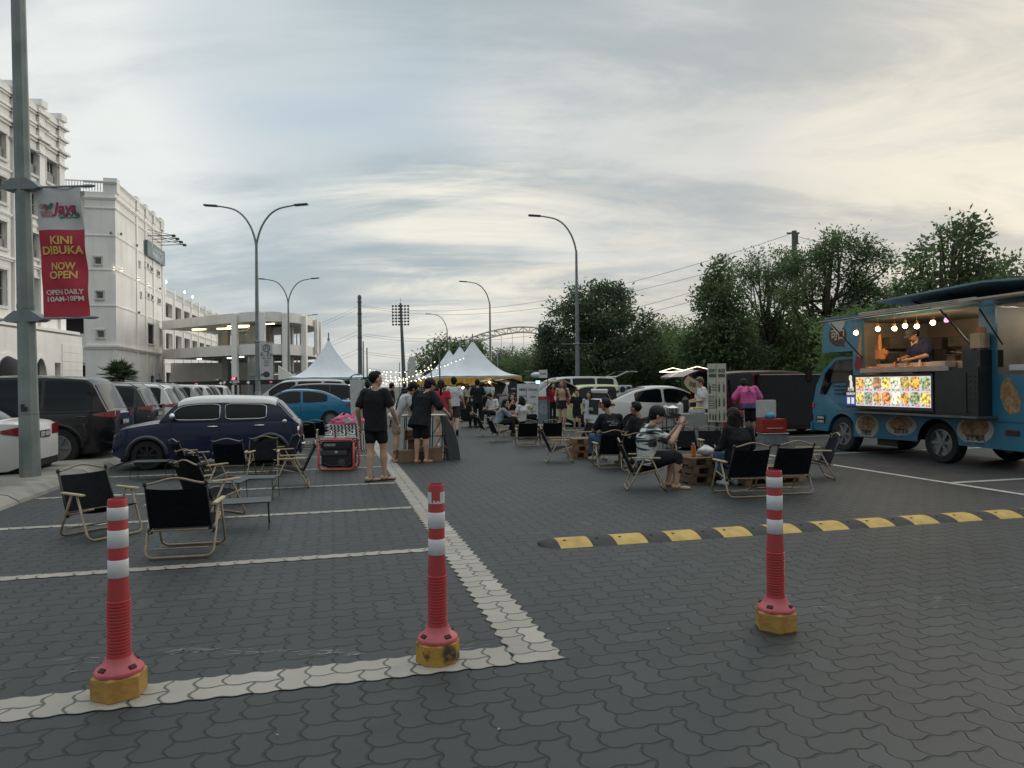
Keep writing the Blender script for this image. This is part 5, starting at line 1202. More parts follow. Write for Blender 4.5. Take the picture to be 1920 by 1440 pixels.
# right-hand row
car('white_saloon', 'white saloon with red taillights on the right, behind the seated men', bay(7.9, 20.6, SEDAN, 1), HR, WHT, plate='VFG 7706', **{**SEDAN, 'L': 4.6, 'gh': [(-2.0, 1.02), (-1.5, 1.22), (-1.05, 1.38), (-.5, 1.46), (.0, 1.47), (.35, 1.43), (.65, 1.32), (1.05, 1.10), (1.3, .94)], 'belt': [(-2.3, 1.0), (-2.2, 1.08), (-1.8, 1.06), (-1.0, .97), (.5, .92), (.95, .93), (1.3, .92), (1.9, .80), (2.3, .62)], 'tail': (.93, .2, .42), 'tail_side': .26}, tailgate=(1.05, .55, (-1.9, 1.06)))
car('lime_hatchback', 'pale lime hatchback with its tailgate raised, behind the girl in white', bay(8.3, 25.0, HATCH, 1), HR, LIM, plate='BKV 311', **HATCH, tailgate=(.45, 1.0, None))
car('white_van', 'white people carrier with raised tailgate behind the woman in the tan top', G(10.2, 30.2, 0), HL, WHT, plate='WPP 48', **MPV, tailgate=(.42, 1.25, None))
car('stall_car', 'black car with gaping open tailgate used as a stall beside the golden marquee', bay(8.6, 33.0, S2, 1), HR, BLK, plate='VAC 8', **S2, tailgate=(.30, 1.3, None))
car('stall_car', 'silver car with open tailgate right of the marquee, half hidden by display boards', bay(8.3, 35.8, S2, 1), HR, SIL, plate='PLX 4', **S2, tailgate=(.30, 1.2, None))
car('maroon_van', 'maroon people carrier with open tailgate and blacked-in side doorway behind the pink-shirted man', bay(10.55, 18.7, MPV, 1), HR, MAR, plate='VGE 20', **MPV, tailgate=(.12, 1.30, None))
mv = [o for o in COL.objects if o.name == 'maroon_van'][0]
b = MB(); b.bx(-1.12, 1.25, -.945, -.80, .30, 1.74); b.build('doorway_shade_block', M('inside_shade', (.012, .012, .014), .9), mv)  # shade of the open side doorway, put in as a black block
b = MB(); b.bx(-1.15, 1.3, -.955, -.80, 1.76, 1.79); b.build('door_rail', CHR, mv)
b = MB(); b.tube([(-2.32, -.72, 1.88), (-3.0, -.74, 2.02), (-3.45, -.70, 1.90)], .011, 6); b.tube([(-2.32, .72, 1.88), (-3.0, .74, 2.02), (-3.45, .70, 1.90)], .011, 6); b.tube([(-3.45, -.7, 1.90), (-3.47, 0, 1.88), (-3.45, .7, 1.90)], .011, 6)
b.build('led_strip', M('led_warm', (1, .9, .7), .5, emit=((1, .82, .58), 2.2)), mv)
# ================================================================ camping chairs
FAB = M('black_canvas', (.007, .008, .011), .9, var=.3, scale=14, bump=.3, bscale=300, spec=.15)
TAN = M('tan_tube', (.26, .195, .125), .45, var=.2, scale=14, coat=.2)
WOOD = M('pale_wood', (.46, .38, .24), .55, var=.15, scale=20)
KNUC = M('black_knuckle', (.02, .02, .02), .5)
def make_chair(label):
    t = thing('camping_chair', label, 'chair', (0, 0, 0), 0, 'black folding camping chairs')
    hw = .30
    def U(yt, zt, yb, nm):        # U-shaped leg frame: arm, down, round corner, ground bar
        r = .07; pts = []
        d = Vector((0, yb-yt, 0.016-zt)); dn = d.normalized(); foot = Vector((0, yb, .016))
        pts = [Vector((-hw, yt, zt)), Vector((-hw, 0, 0))+(foot-dn*r)*1.0]
        for k in range(1, 5):
            a = k/5*math.pi/2; pts.append(Vector((-hw+r-r*math.cos(a), 0, 0))+foot-dn*(r-r*math.sin(a)))
        pts += [Vector((-hw+r, yb, .016)), Vector((hw-r, yb, .016))]
        for k in range(1, 5):
            a = k/5*math.pi/2; pts.append(Vector((hw-r+r*math.sin(a), 0, 0))+foot-dn*(r-r*math.cos(a)))
        pts += [Vector((hw, 0, 0))+(foot-dn*r), Vector((hw, yt, zt))]
        b = MB(); b.tube(pts, .0125, 8); b.build(nm, TAN, t, True)
    U(-.03, .475, -.27, 'rear_leg_frame'); U(.08, .475, .29, 'front_leg_frame')
    b = MB(); b.tube([(-hw+.05, -.235, .09), (hw-.05, -.235, .09)], .009, 6); b.build('cross_bar', TAN, t, True)
    for s in (-1, 1):
        b = MB(); b.rbox((s*hw, .0, .492), (.048, .42, .022), .008); b.build('armrest', WOOD, t, True, auto=40)
        b = MB(); b.tube([(s*.265, -.17, .24), (s*.265, -.26, .46), (s*.262, -.36, .71)], .0115, 7); b.build('back_post', KNUC, t, True)
        b = MB(); b.ball((s*.275, -.165, .25), (.03, .035, .035), 8, 5); b.build('hinge_block', KNUC, t, True)
        b = MB(); b.ball((s*.262, -.362, .715), (.022, .022, .03), 8, 5); b.build('corner_cap', KNUC, t, True)
        b = MB(); b.tube([(s*.27, -.2, .235), (s*.27, .22, .33), (s*.23, .27, .34)], .0115, 7); b.build('seat_rail', TAN, t, True)
    b = MB(); b.tube([(-.25, -.235, .262), (.25, -.235, .262)], .010, 6); b.build('rear_cross_tube', TAN, t, True)
    b = MB(); b.tube([(-.262+.524*k/16, -.365-.02*math.sin(math.pi*k/16), .712+.026*math.sin(math.pi*2*(k/16)-math.pi/2)+.026) for k in range(17)], .0115, 6); b.build('top_handle', TAN, t, True)
    b = MB()
    def back(i, j, o):
        z = .28+.39*j; y = -.185-.165*j-.035*math.sin(math.pi*i)*(.5+.5*j)+o; return ((-.262+.524*i), y, z-.012*math.sin(math.pi*i)*j)
    b.grid(lambda i, j: back(i, j, 0), 10, 6); b.grid(lambda i, j: back(1-i, j, -.012), 10, 6); b.build('backrest', FAB, t, True)
    b = MB()
    def seat(i, j, o): return (-.262+.524*i, -.19+.42*j, .262+.075*j-.035*math.sin(math.pi*i)*math.sin(math.pi*j)+o)
    b.grid(lambda i, j: seat(i, j, 0), 8, 8); b.grid(lambda i, j: seat(1-i, j, -.014), 8, 8); b.build('seat', FAB, t, True)
    return t
chair0 = make_chair('black folding chair seen from behind, nearest the camera, between the two left bollards'); cache_kids()
_cf = [True]
def chair(px, py, face, label, s=1.0):
    """px,py: centre of the footprint on the ground; face: heading of the sitter, degrees from +x"""
    p = P(px, py); rz = R(face-90)
    if _cf[0]: c = chair0; _cf[0] = False; c.location = p; c.rotation_euler = (0, 0, rz); c['label'] = label
    else: c = dup(chair0, p, rz, label)
    s *= .89; c.scale = (s, s, s); return c
chair(350, 1035, 101, 'black folding chair seen from behind, nearest the camera, between the two left bollards', 1.1)
chair(190, 1003, -30, 'black folding chair in side view on the far left, beside the leftmost bollard', 1.08)
chair(398, 968, 58, 'black chair just behind the nearest one, with a long wavy top rail, facing away', 1.05)
chair(385, 925, 62, 'black chair angled away in the left cluster, directly behind the two nearest chairs', 1.0)
chair(362, 893, 45, 'rearmost black chair on the left side of the cluster, against the vintage car door')
chair(440, 898, 92, 'black chair facing the vintage car, its square back in the middle of the cluster', 1.05)
chair(492, 893, -75, 'black chair facing the camera beside the rear wheel of the vintage car')
chair(548, 912, 195, 'dark upright chair in side view just left of the red-framed generator', 1.05)
chair(524, 885, 215, 'half-hidden chair tucked behind the upright one left of the generator')
chair(575, 838, 100, 'small distant chair standing right behind the vintage car, before the blue saloon')
chair(606, 832, 70, 'small distant chair left of the chevron-clothed table')
chair(1047, 866, 2, 'black chair in side view facing right, alone left of the seated man in jeans', 1.05)
chair(988, 836, 96, 'left one of two joined black chairs in front of the slatted pallet table')
chair(1034, 835, 94, 'right one of two joined black chairs in front of the slatted pallet table')
chair(938, 828, 20, 'empty chair in side view right beside the woman in the denim shirt')
chair(914, 818, 15, 'chair that the woman in the denim shirt sits on', 1.0)
chair(880, 800, 40, 'chair behind the man in black by the golden marquee')
chair(1085, 848, 200, 'empty chair with long white arms facing left, behind the wooden crate by the jeans man', 1.1)
chair(1144, 876, 97, 'chair under the man with white print on his back', 1.05)
chair(1192, 880, 85, 'chair under the man sitting between the two others, mostly hidden')
chair(1208, 916, -4, 'chair in side view under the man in the black and white patterned shirt', 1.1)
chair(1388, 928, 99, 'chair seen from behind under the woman with long black hair', 1.1)
chair(1470, 922, 97, 'empty chair seen from behind, right of the long-haired woman and behind the bollard', 1.1)
chair(1525, 897, 172, 'empty chair on the far right of the group, facing left near the truck', 1.08)
chair(1290, 866, -88, 'empty chair facing the camera behind the pallet table, left one of two')
chair(1338, 866, -92, 'empty chair facing the camera behind the pallet table, right one of two')
# ---- low black mesh side tables
def ltable(px, py, rz, label, w=.62, d=.40, h=.30):
    t = thing('side_table', label, 'table', P(px, py), R(rz), 'low black wire-legged tables')
    b = MB(); b.rbox((0, 0, h), (w, d, .012), .004); b.build('table_top', M('table_mesh', (.03, .04, .04), .5), t)
    for s in (-1, 1):
        b = MB(); b.tube([(s*(w/2-.03), -d/2+.03, h-.01), (s*(w/2-.02), -d/2+.02, .0), (s*(w/2-.02), d/2-.02, .0), (s*(w/2-.03), d/2-.03, h-.01)], .005, 5); b.build('leg', BLACKM, t)
ltable(455, 990, 18, 'low black table right beside the nearest chair, right of it', .6); ltable(285, 897, 8, 'faint low wire table in front of the vintage car front wheel'); ltable(478, 935, 5, 'low black table in the middle of the left chair cluster'); ltable(415, 945, 5, 'low black table hidden among the left chairs, left of its twin')
# ================================================================ pallets and crates
PW = M('pallet_wood', (.20, .13, .075), .8, var=.35, scale=5, bump=.4, bscale=30); PWD = M('old_crate_wood', (.13, .085, .055), .85, var=.35, scale=6, bump=.4)
def pallet(p, rz, w, d, h, label, mat=PW, name='wooden_pallet', group='stacked wooden pallets'):
    t = thing(name, label, 'pallet', p, rz, group)
    n = max(3, int(d/.13))
    for i in range(n): b = MB(); b.box((0, -d/2+d*(i+.5)/n, h-.011), (w, d/n*.78, .020)); b.build('top_slat', mat, t)
    for i in range(3):
        b = MB(); b.box((-w/2+.05+(w-.1)*i/2, 0, h/2), (.085, d, h-.045)); b.build('runner', mat, t)
        b = MB(); b.box((0, -d/2+.05+(d-.1)*i/2, .010), (w, .09, .018)); b.build('bottom_slat', mat, t)
    return t
def stack(px, py, rz, w, d, h, n, lab, mat=PW, z0=0):
    p = P(px, py); nm = ('lowest', 'second', 'third', 'topmost')
    for i in range(n):
        pp = p+Vector((.02*(i % 2), .01*i, i*h+.001)); pallet(pp, R(rz+3*(i % 2)), w, d, h-.002, f'{nm[i] if i < n-1 else "topmost"} pallet of the {lab}', mat)
    return p+Vector((0, 0, n*h))
PT = stack(1312, 903, 14, .62, .62, .135, 3, 'dark pallet table between the patterned-shirt man and the long-haired woman', PWD)
stack(1432, 905, 14, 1.0, .6, .12, 2, 'low pallet pile behind the rightmost bollard', PW)
stack(1010, 822, 14, 1.25, .7, .13, 3, 'slatted table in front of the two joined chairs', PW)
stack(1092, 858, 12, .55, .5, .14, 3, 'small pile beside the knees of the man in jeans', PW)
stack(872, 790, 14, .9, .6, .13, 2, 'far table by the man in black', PW)
stack(1330, 893, 14, .5, .4, .13, 1, 'single plank base on the ground behind the dark pallet table', PW) if False else None
# things standing on the dark pallet table
b = MB(); b.lathe([(.032, 0), (.036, .005), (.038, .16), (.036, .165)], 14); b.build('x', M('juice', (.50, .14, .02), .3)).name = 'juice_bottle'
jb = COL.objects['juice_bottle']; jb.location = PT+Vector((-.12, -.1, .001)); tag(jb, 'orange juice bottle standing on the dark pallet table', 'bottle')
b = MB(); b.lathe([(.03, .165), (.022, .19), (.022, .215), (.0, .216)], 12); b.build('cap', M('cap_grey', (.15, .17, .18), .5), jb, True)
rnd = random.Random(2); b = MB()
def bag_fn(i, j):
    a = i*6.2831853; r = .10*math.sin(math.pi*min(.95, j*.9+.1))*(1+.25*noise.noise(Vector((math.cos(a)*2, math.sin(a)*2, j*4)))); return (r*math.cos(a)*1.3, r*math.sin(a), .17*j*(1+.2*noise.noise(Vector((a, j, 1)))))
b.grid(bag_fn, 20, 8); o = b.build('plastic_bag', M('white_bag', (.55, .56, .57), .5), None, True); o.location = PT+Vector((.10, -.02, .001)); tag(o, 'crumpled white plastic bag on the dark pallet table', 'bag')
# ================================================================ generator, chevron table, roll-up, standing counter
GP = P(636, 880); gt = thing('generator', 'black portable generator inside a red tubular frame', 'generator', GP, R(0))
GRD = M('red_frame', (.50, .04, .03), .4, coat=.3); GBK = M('generator_black', (.016, .018, .022), .5, var=.3, scale=20)
for y in (-.22, .22):
    b = MB(); w, h, r = .325, .52, .06
    pts = [(-w, y, h-.0), (-w, y, r+.02), (-w+.02, y, .035), (-w+r, y, .02), (w-r, y, .02), (w-.02, y, .035), (w, y, r+.02), (w, y, h)]
    b.tube(pts, .018, 8); b.tube([(-w, y, h), (-w+.05, y, h+.05), (w-.05, y, h+.05), (w, y, h)], .018, 8); b.build('frame_loop', GRD, gt, True)
for x in (-.325, .325): b = MB(); b.tube([(x, -.22, .1), (x, .22, .1)], .015, 7); b.build('frame_bar', GRD, gt, True)
b = MB(); b.rbox((0, 0, .46), (.60, .40, .16), .03); b.build('fuel_tank', GBK, gt, True, auto=40)
b = MB(); b.rbox((0, 0, .22), (.58, .36, .30), .02); b.build('engine_body', GBK, gt, True, auto=40)
b = MB(); b.rbox((-.05, -.195, .33), (.50, .03, .10), .01); b.build('control_panel', M('panel_grey', (.05, .055, .06), .5), gt)
b = MB(); b.lathe([(.07, 0), (.07, .03), (.03, .035)], 14)
for i, v in enumerate(b.v): b.v[i] = Vector((v.x+.1, -.18-v.z, v.y+.15))
b.build('recoil_starter', M('panel_grey'), gt, True, auto=40)
b = MB(); b.tube([(-.26, -.2, .14), (-.1, -.215, .09), (.05, -.215, .10), (.16, -.21, .08), (.27, -.2, .13)], .014, 6); b.build('hose', DARKPL, gt, True)
b = MB(); b.rbox((.0, -.212, .345), (.05, .01, .04), .004); b.build('label_plate', M('label_white', (.5, .5, .48), .6), gt)
b = MB(); b.text('CARGO', .06, FR((-.12, -.204, .475), (1, 0, 0), (0, 0, 1)), bold=.03); b.build('tank_lettering', M('label_white'), gt)
for i, (x, y, lab) in enumerate(((-.18, -.05, 'leftmost'), (.06, -.06, 'middle'), (.22, .03, 'rightmost'))):
    t = thing('power_strip', f'white extension socket with coiled cable on top of the generator, {lab} of three', 'extension socket', GP+Vector((x, y, .575)), 0, 'white extension sockets on the generator')
    b = MB(); b.rbox((0, 0, .03), (.17, .09, .05), .01); b.build('socket_box', M('strip_white', (.6, .6, .6), .5), t)
    b = MB(); b.tube([(.06*math.cos(k*.5), .04*math.sin(k*.5), .075+.006*k*(.5+.5*math.sin(k))) for k in range(16)], .009, 5); b.build('cable', M('strip_white'), t, True)
# chevron cloth table
CH_ = bpy.data.materials.new('chevron_cloth'); CH_.use_nodes = True
def chev():
    nt = CH_.node_tree; N = nt.nodes; L = nt.links; b = N['Principled BSDF']; tc = N.new('ShaderNodeTexCoord'); sp = N.new('ShaderNodeSeparateXYZ'); L.new(tc.outputs['Object'], sp.inputs[0])
    def mt(op, a, c=None):
        x = N.new('ShaderNodeMath'); x.operation = op
        for i, v in enumerate((a, c)):
            if v is None: continue
            if isinstance(v, (int, float)): x.inputs[i].default_value = v
            else: L.new(v, x.inputs[i])
        return x.outputs[0]
    hx = mt('ADD', sp.outputs[0], sp.outputs[1])
    ph = mt('ADD', hx, mt('PINGPONG', sp.outputs[2], .035)); w = mt('GREATER_THAN', mt('FRACT', mt('DIVIDE', mt('ADD', ph, 10.0), .085)), .5)
    mx = N.new('ShaderNodeMix'); mx.data_type = 'RGBA'; L.new(w, mx.inputs[0]); mx.inputs[6].default_value = (.015, .015, .018, 1); mx.inputs[7].default_value = (.55, .55, .53, 1); L.new(mx.outputs[2], b.inputs['Base Color']); b.inputs['Roughness'].default_value = .8
chev()
CP = P(652, 842); t = thing('covered_table', 'low table draped in a black and white chevron cloth behind the generator', 'table', CP, TH*.3)
b = MB()
def cl(i, j):   # draped skirt around a rounded rectangle
    a = i*6.2831853; c, s = math.cos(a), math.sin(a); k = 1/max(abs(c), abs(s)); k = min(k, 1.25); f = 1+.05*math.sin(a*11)*(1-j)+.12*(1-j); return (c*k*.50*f, s*k*.30*f, .62*j)
b.grid(cl, 72, 8); b.add([cl(i/72, 1) for i in range(72)], [tuple(range(72))]); b.build('cloth', CH_, t, True, auto=60)
PK = M('pink_plastic', (.55, .10, .20), .5, var=.25, scale=8)
t = thing('pink_bag', 'crumpled bright pink bag with white rolls lying on the chevron-covered table', 'bag', CP+Vector((0.02, 0, .625)))
b = MB(); b.grid(lambda i, j: (lambda a, r: (r*math.cos(a)*1.5, r*math.sin(a)*.85, .24*j*(1+.5*noise.noise(Vector((a*1.2, j*3, 2))))))(i*6.2831853, .28*math.cos(j*1.45)**.6*(1+.35*noise.noise(Vector((math.cos(i*6.283)*3, math.sin(i*6.283)*3, j*4))))), 40, 12); b.build('bag_body', PK, t, True)
for x, y in ((.05, -.27), (.24, -.22)):
    b = MB(); b.lathe([(.02, 0), (.075, 0), (.075, .12), (.02, .12)], 14)
    for i, v in enumerate(b.v): b.v[i] = Vector((x+v.x, y+v.z*.8, .09+v.y))
    b.build('paper_roll', M('label_white'), t, True, auto=40)
# tall plain back of a roll-up banner
q = P(671, 812); t = thing('rollup_banner', 'tall plain white back of a roll-up banner behind the man in flip-flops', 'banner', q, R(8))
b = MB(); b.add([(-.21, 0, .05), (.19, .0, .05), (.24, 0, 1.78), (-.25, 0, 1.80), (-.21, .012, .05), (.19, .012, .05), (.24, .012, 1.78), (-.25, .012, 1.80)], [(0, 1, 2, 3), (7, 6, 5, 4), (0, 4, 5, 1), (1, 5, 6, 2), (2, 6, 7, 3), (3, 7, 4, 0)]); b.build('panel', M('rollup_white', (.50, .51, .52), .6), t)
b = MB(); b.rbox((0, 0, .03), (.5, .14, .06), .015); b.build('base', GALV, t); b = MB(); b.tube([(0, .03, .05), (0, .03, 1.78)], .01, 5); b.build('rod', GALV, t)
# standing counter with curved panel
CQ = P(800, 862); t = thing('standing_counter', 'small standing counter on black metal legs with white top', 'counter', CQ, TH)
b = MB(); b.rbox((-.05, .1, .93), (.95, .45, .03), .01); b.build('counter_top', M('counter_white', (.55, .54, .5), .5), t)
for x in (-.45, .1, .36):
    for y in (-.08, .28): b = MB(); b.tube([(x, y, 0), (x+.03, y, .92)], .012, 6); b.build('leg', BLACKM, t)
for z in (.15, .5): b = MB(); b.tube([(-.45, -.08, z), (.38, -.08, z)], .010, 5); b.tube([(.1, -.08, z), (.38, .28, z+.35)], .009, 5); b.build('brace', BLACKM, t)
for i in range(6): b = MB(); b.box((-.33+.1*(i % 4), .05+.08*(i//4), .98), (.09, .06, .07), rz=i); b.build('price_card', M('counter_white'), t)
t = thing('curved_board', 'dark grey curved board leaning against the right end of the standing counter', 'board', CQ+G(.42, -.05))
t.rotation_euler[2] = TH
b = MB(); pr = [(0, 0), (.26, 0), (.25, .12), (.20, .40), (.10, .68), (-.04, .88), (-.13, .92), (-.1, .8)]
b.add([(x, -.28+x*.4, z) for x, z in pr]+[(x+.02, .30+x*.4, z) for x, z in pr], [tuple(range(8)), tuple(range(15, 7, -1))]+[(i, i+8, (i+1) % 8+8, (i+1) % 8) for i in range(8)]); b.build('panel', M('board_grey', (.045, .05, .055), .6), t)
CB = M('cardboard', (.22, .14, .085), .85, var=.2, scale=6)
def carton(px, py, w, d, h, rz, lab, z=0, flap=True):
    t = thing('cardboard_box', lab, 'box', P(px, py)+Vector((0, 0, z)), R(rz), 'cardboard boxes under the counter')
    b = MB(); b.rbox((0, 0, h/2), (w, d, h), .004); b.build('carton', CB, t)
    if flap:
        for s in (-1, 1): b = MB(); b.box((s*(w/2+.05), 0, h+.02), (.14, d, .006), ry=s*.4); b.build('flap', CB, t)
carton(760, 866, .34, .30, .24, 20, 'open cardboard box on the ground between the two shoppers'); carton(782, 860, .36, .34, .42, 5, 'taller cardboard box behind the shopper in black', flap=False); carton(812, 864, .36, .30, .28, 10, 'dark cardboard box under the right end of the counter')
carton(772, 862, .30, .3, .2, 12, 'small brown box standing on the taller box', .43, False)
# ================================================================ stall table and signs on the right
SP = P(1305, 836); t = thing('stall_table', 'table draped with pale grey cloth in front of the vendor in white', 'table', SP, R(6))
b = MB()
def cl2(i, j):
    a = i*6.2831853; c, s = math.cos(a), math.sin(a); k = min(1/max(abs(c), abs(s)), 1.32); f = 1+.035*math.sin(a*17+math.sin(a*5))*(1-j)+.05*(1-j); return (c*k*.56*f, s*k*.33*f, .78*j+.02)
b.grid(cl2, 120, 8); b.add([cl2(i/120, 1) for i in range(120)], [tuple(range(120))]); b.build('cloth', M('grey_cloth', (.20, .225, .23), .8, var=.12), t, True, auto=60)
b = MB(); b.rbox((.02, -.05, .86), (.36, .24, .11), .02); o = b.build('food_tray', M('tray_clear', (.42, .44, .42), .3)); o.location = SP; tag(o, 'clear plastic tub of yellow fritters on the grey-clothed table', 'food box')
b = MB(); rnd = random.Random(3)
for _ in range(20): b.ball((.02+rnd.uniform(-.13, .13), -.05+rnd.uniform(-.08, .08), .93), .03, 6, 4)
b.build('fritters', M('fritter', (.50, .28, .05), .6), o, True)
t = thing('steamer_pot', 'shiny metal pot on a black stove left of the grey-clothed table', 'pot', P(1262, 838)+Vector((0, 0, .82)))
b = MB(); b.lathe([(.13, 0), (.15, .01), (.155, .13), (.16, .135), (.14, .16), (.05, .19), (.02, .2)], 18); b.build('pot', CHR, t, True, auto=40)
b = MB(); b.rbox((0, 0, -.06), (.36, .30, .10), .01); b.build('stove', DARKPL, t)
t = thing('black_rack', 'black wire shelving rack below the metal pot', 'rack', P(1262, 840), R(5))
for x in (-.2, .2):
    for y in (-.16, .16): b = MB(); b.tube([(x, y, 0), (x, y, .72)], .012, 5); b.build('upright', BLACKM, t)
for z in (.1, .3, .5, .70): b = MB(); b.bx(-.22, .22, -.18, .18, z, z+.012); b.build('shelf', BLACKM, t)
for i, (px, py, w, h, z, c, lab) in enumerate(((1249, 836, .07, .24, .78, (.6, .6, .58), 'white squeeze bottle left of the pot'), (1276, 834, .08, .3, .78, (.5, .52, .5), 'white bottle between pot and black flask'), (1286, 832, .09, .42, .80, (.02, .02, .02), 'tall black flask on the stall table'), (1298, 836, .06, .16, .80, (.5, .5, .5), 'small jar right of the black flask'))):
    b = MB(); b.lathe([(w*.9, 0), (w, .02), (w, h*.8), (w*.4, h*.92), (w*.35, h)], 10); o = b.build('bottle', M('bottle_%d' % i, c, .4), None, True, auto=40); o.location = P(px, py)+Vector((0, 0, z)); tag(o, lab, 'bottle')
MENU = M('menu_board', (.40, .42, .36), .6, var=.06); INK = M('menu_ink', (.06, .08, .06), .7)
def skewer(b, x, z, h, w=.012):
    b.box((x, -.018, z), (w*.35, .004, h)); 
    for k in range(4): b.box((x+.006*(k % 2), -.020, z-h*.35+k*h*.17), (w*1.7, .006, h*.15))
for i, (px, lab) in enumerate(((1337, 'left of two tall narrow menu boards with skewer pictures, beside the vendor'), (1354, 'right of two tall narrow menu boards, beside the pink-shirted man'))):
    t = thing('menu_board', lab, 'sign', P(px, 838), R(-4+8*i), 'tall narrow skewer menus')
    b = MB(); b.bx(-.115, .115, -.012, .012, .60, 2.02); b.build('board', MENU, t)
    b = MB(); b.text('烧烤' if i == 0 else '串烧', .10, FR((0, -.013, 1.84), (1, 0, 0), (0, 0, 1)), bold=.02, fit=.17); b.box((0, -.016, 1.73), (.17, .004, .08))
    if i == 0:
        skewer(b, -.07, 1.42, .26, .03)
        for k in range(3): b.text('羊肉串', .035, FR((.04, -.013, 1.50-.06*k), (1, 0, 0), (0, 0, 1)), bold=.01)
        for k in range(6): b.text(('鸡肉', '牛肉', '香肠', '鱼丸', '豆腐', '玉米')[k]+' RM3', .035, FR((-.03, -.013, 1.22-.055*k), (1, 0, 0), (0, 0, 1)), bold=.01)
        skewer(b, .08, 1.08, .3, .02); skewer(b, -.07, .76, .2, .02); skewer(b, .0, .74, .2, .02); skewer(b, .06, .74, .2, .02)
    else:
        for z in (1.45, 1.1, .76):
            for x in (-.065, .05): skewer(b, x, z, .26, .022)
    b.build('menu_print', INK, t)
    for x in (-.09, .09): b = MB(); b.tube([(x, .02, 0), (x, .02, 1.9)], .012, 5); b.build('post', BLACKM, t)
# hanging paper sign on the open tailgate
t = thing('paper_sign', 'tilted kraft paper sign hanging under the lit tailgate beside the vendor', 'sign', P(1304, 838)+Vector((0, .3, 1.52)), 0); t.rotation_euler = (0, .35, 0)
b = MB(); b.prism([(-.16, .18), (.14, .12), (.20, -.2), (0.02, -.16), (-.14, -.08), (-.2, 0)], -.006, .006); b.build('card', M('kraft', (.42, .32, .22), .8), t)
b = MB(); b.text('BB', .16, FR((.02, -.008, -.0), (1, 0, 0), (0, 0, 1)), bold=.02); b.build('card_lettering', INK, t)
# bins, cooler, boxes
p = P(1374, 826); t = thing('red_bin', 'big round red plastic bin behind the menu boards', 'bin', p); RB = M('red_plastic', (.50, .02, .025), .4, var=.12)
b = MB(); b.lathe([(.22, 0), (.27, .75), (.285, .76), (.285, .80), (.26, .80), (.255, .72)], 24); b.build('tub', RB, t, True, auto=40); b = MB(); b.tube([(-.29, 0, .74), (-.33, 0, .70), (-.29, 0, .64)], .012, 6); b.build('handle', RB, t)
p = P(1449, 834); bx_ = thing('storage_box', 'clear plastic storage box on the ground under the red cooler', 'box', p, R(5)); b = MB(); b.rbox((0, 0, .14), (.62, .42, .28), .02); b.build('tub', M('clear_plastic', (.18, .20, .22), .25, var=.2), bx_); b = MB(); b.rbox((0, 0, .29), (.66, .46, .025), .01); b.build('lid', M('lid_white', (.45, .46, .47), .5), bx_)
t = thing('cooler_box', 'red cool box with its white lid open, on the clear storage box', 'cooler', p+Vector((-.03, 0, .305)), R(5)); b = MB(); b.rbox((0, 0, .17), (.62, .40, .34), .02); b.build('body', M('cooler_red', (.28, .02, .02), .5), t, True, auto=40)
b = MB(); b.rbox((-.04, .20, .58), (.52, .05, .46), .02); b.build('lid', M('lid_white'), t, True, auto=40); b = MB(); b.box((0, -.205, .12), (.4, .01, .02)); b.build('handle', M('lid_white'), t)
b = MB(); b.ball((0, 0, 0), (.13, .1, .09), 10, 6); o = b.build('blue_bag', M('cyan_bag', (.03, .30, .40), .5), None, True); o.location = p+Vector((-.05, .02, .72)); tag(o, 'bright blue bag on top of the open red cool box', 'bag')
t = thing('folding_trolley', 'folded grey metal trolley between the red bin and the pink-shirted man', 'trolley', P(1390, 832), R(20))
for x in (-.14, .14): b = MB(); b.tube([(x, 0, 0), (x+.02, .1, .85)], .014, 6); b.build('rail', GALV, t)
for z in (.05, .3, .6): b = MB(); b.tube([(-.14, .12*z, z), (.15, .12*z, z)], .012, 6); b.build('rung', GALV, t)
# stall things by the golden marquee
def board(px, py, w, h, z, mat, lab, rz=0, name='display_board', txt=None, tm=None):
    t = thing(name, lab, 'sign', P(px, py), R(rz), 'display boards by the stall car'); b = MB(); b.bx(-w/2, w/2, -.02, .02, z, z+h); b.build('board', mat, t)
    if z > .1:
        for x in (-w/2+.03, w/2-.03): b = MB(); b.tube([(x, .03, 0), (x, .03, z+.1)], .014, 5); b.build('leg', BLACKM, t)
    if txt:
        b = MB()
        for k, (s_, sz, zz) in enumerate(txt): b.text(s_, sz, FR((0, -.022, z+zz), (1, 0, 0), (0, 0, 1)), bold=.02, fit=w*.75)
        b.build('print', tm or INK, t)
    return t
WB_ = M('white_board', (.55, .57, .58), .6)
board(984, 792, .62, 1.35, .25, WB_, 'white menu board with small dark print, left of its twin near the stall car', 4, txt=(('MENU', .16, 1.1), ('latte 8  mocha 9', .1, .85), ('matcha 9', .1, .65), ('choco 8', .1, .45), ('tea 5', .1, .25)))
board(1000, 792, .50, 1.45, .15, WB_, 'white menu board right of its twin, taller and narrower', -4, txt=(('DRINKS', .13, 1.2), ('RM 8', .1, .9), ('RM 9', .1, .6), ('RM 5', .1, .3)))
board(963, 790, .34, 1.5, .2, M('black_board', (.015, .016, .018), .7), 'narrow black chalkboard with pale writing beside the marquee', 0, txt=(('coffee', .09, 1.2), ('cake', .09, 1.0), ('waffle', .09, .8), ('toast', .09, .6)), tm=WB_)
board(1020, 800, .42, 1.12, .0, M('grey_blue_board', (.16, .20, .22), .6), 'grey-blue arched pattern board with red top standing left of the tall woman', 0, name='pattern_board')
pb = [o for o in COL.objects if o.name == 'pattern_board'][0]; b = MB()
for k in range(5): b.tube([((.16-.03*k)*math.cos(a*math.pi/8), -.024, .55-.03*k+(.3-.05*k)*math.sin(a*math.pi/8)) for a in range(9)], .007, 4)
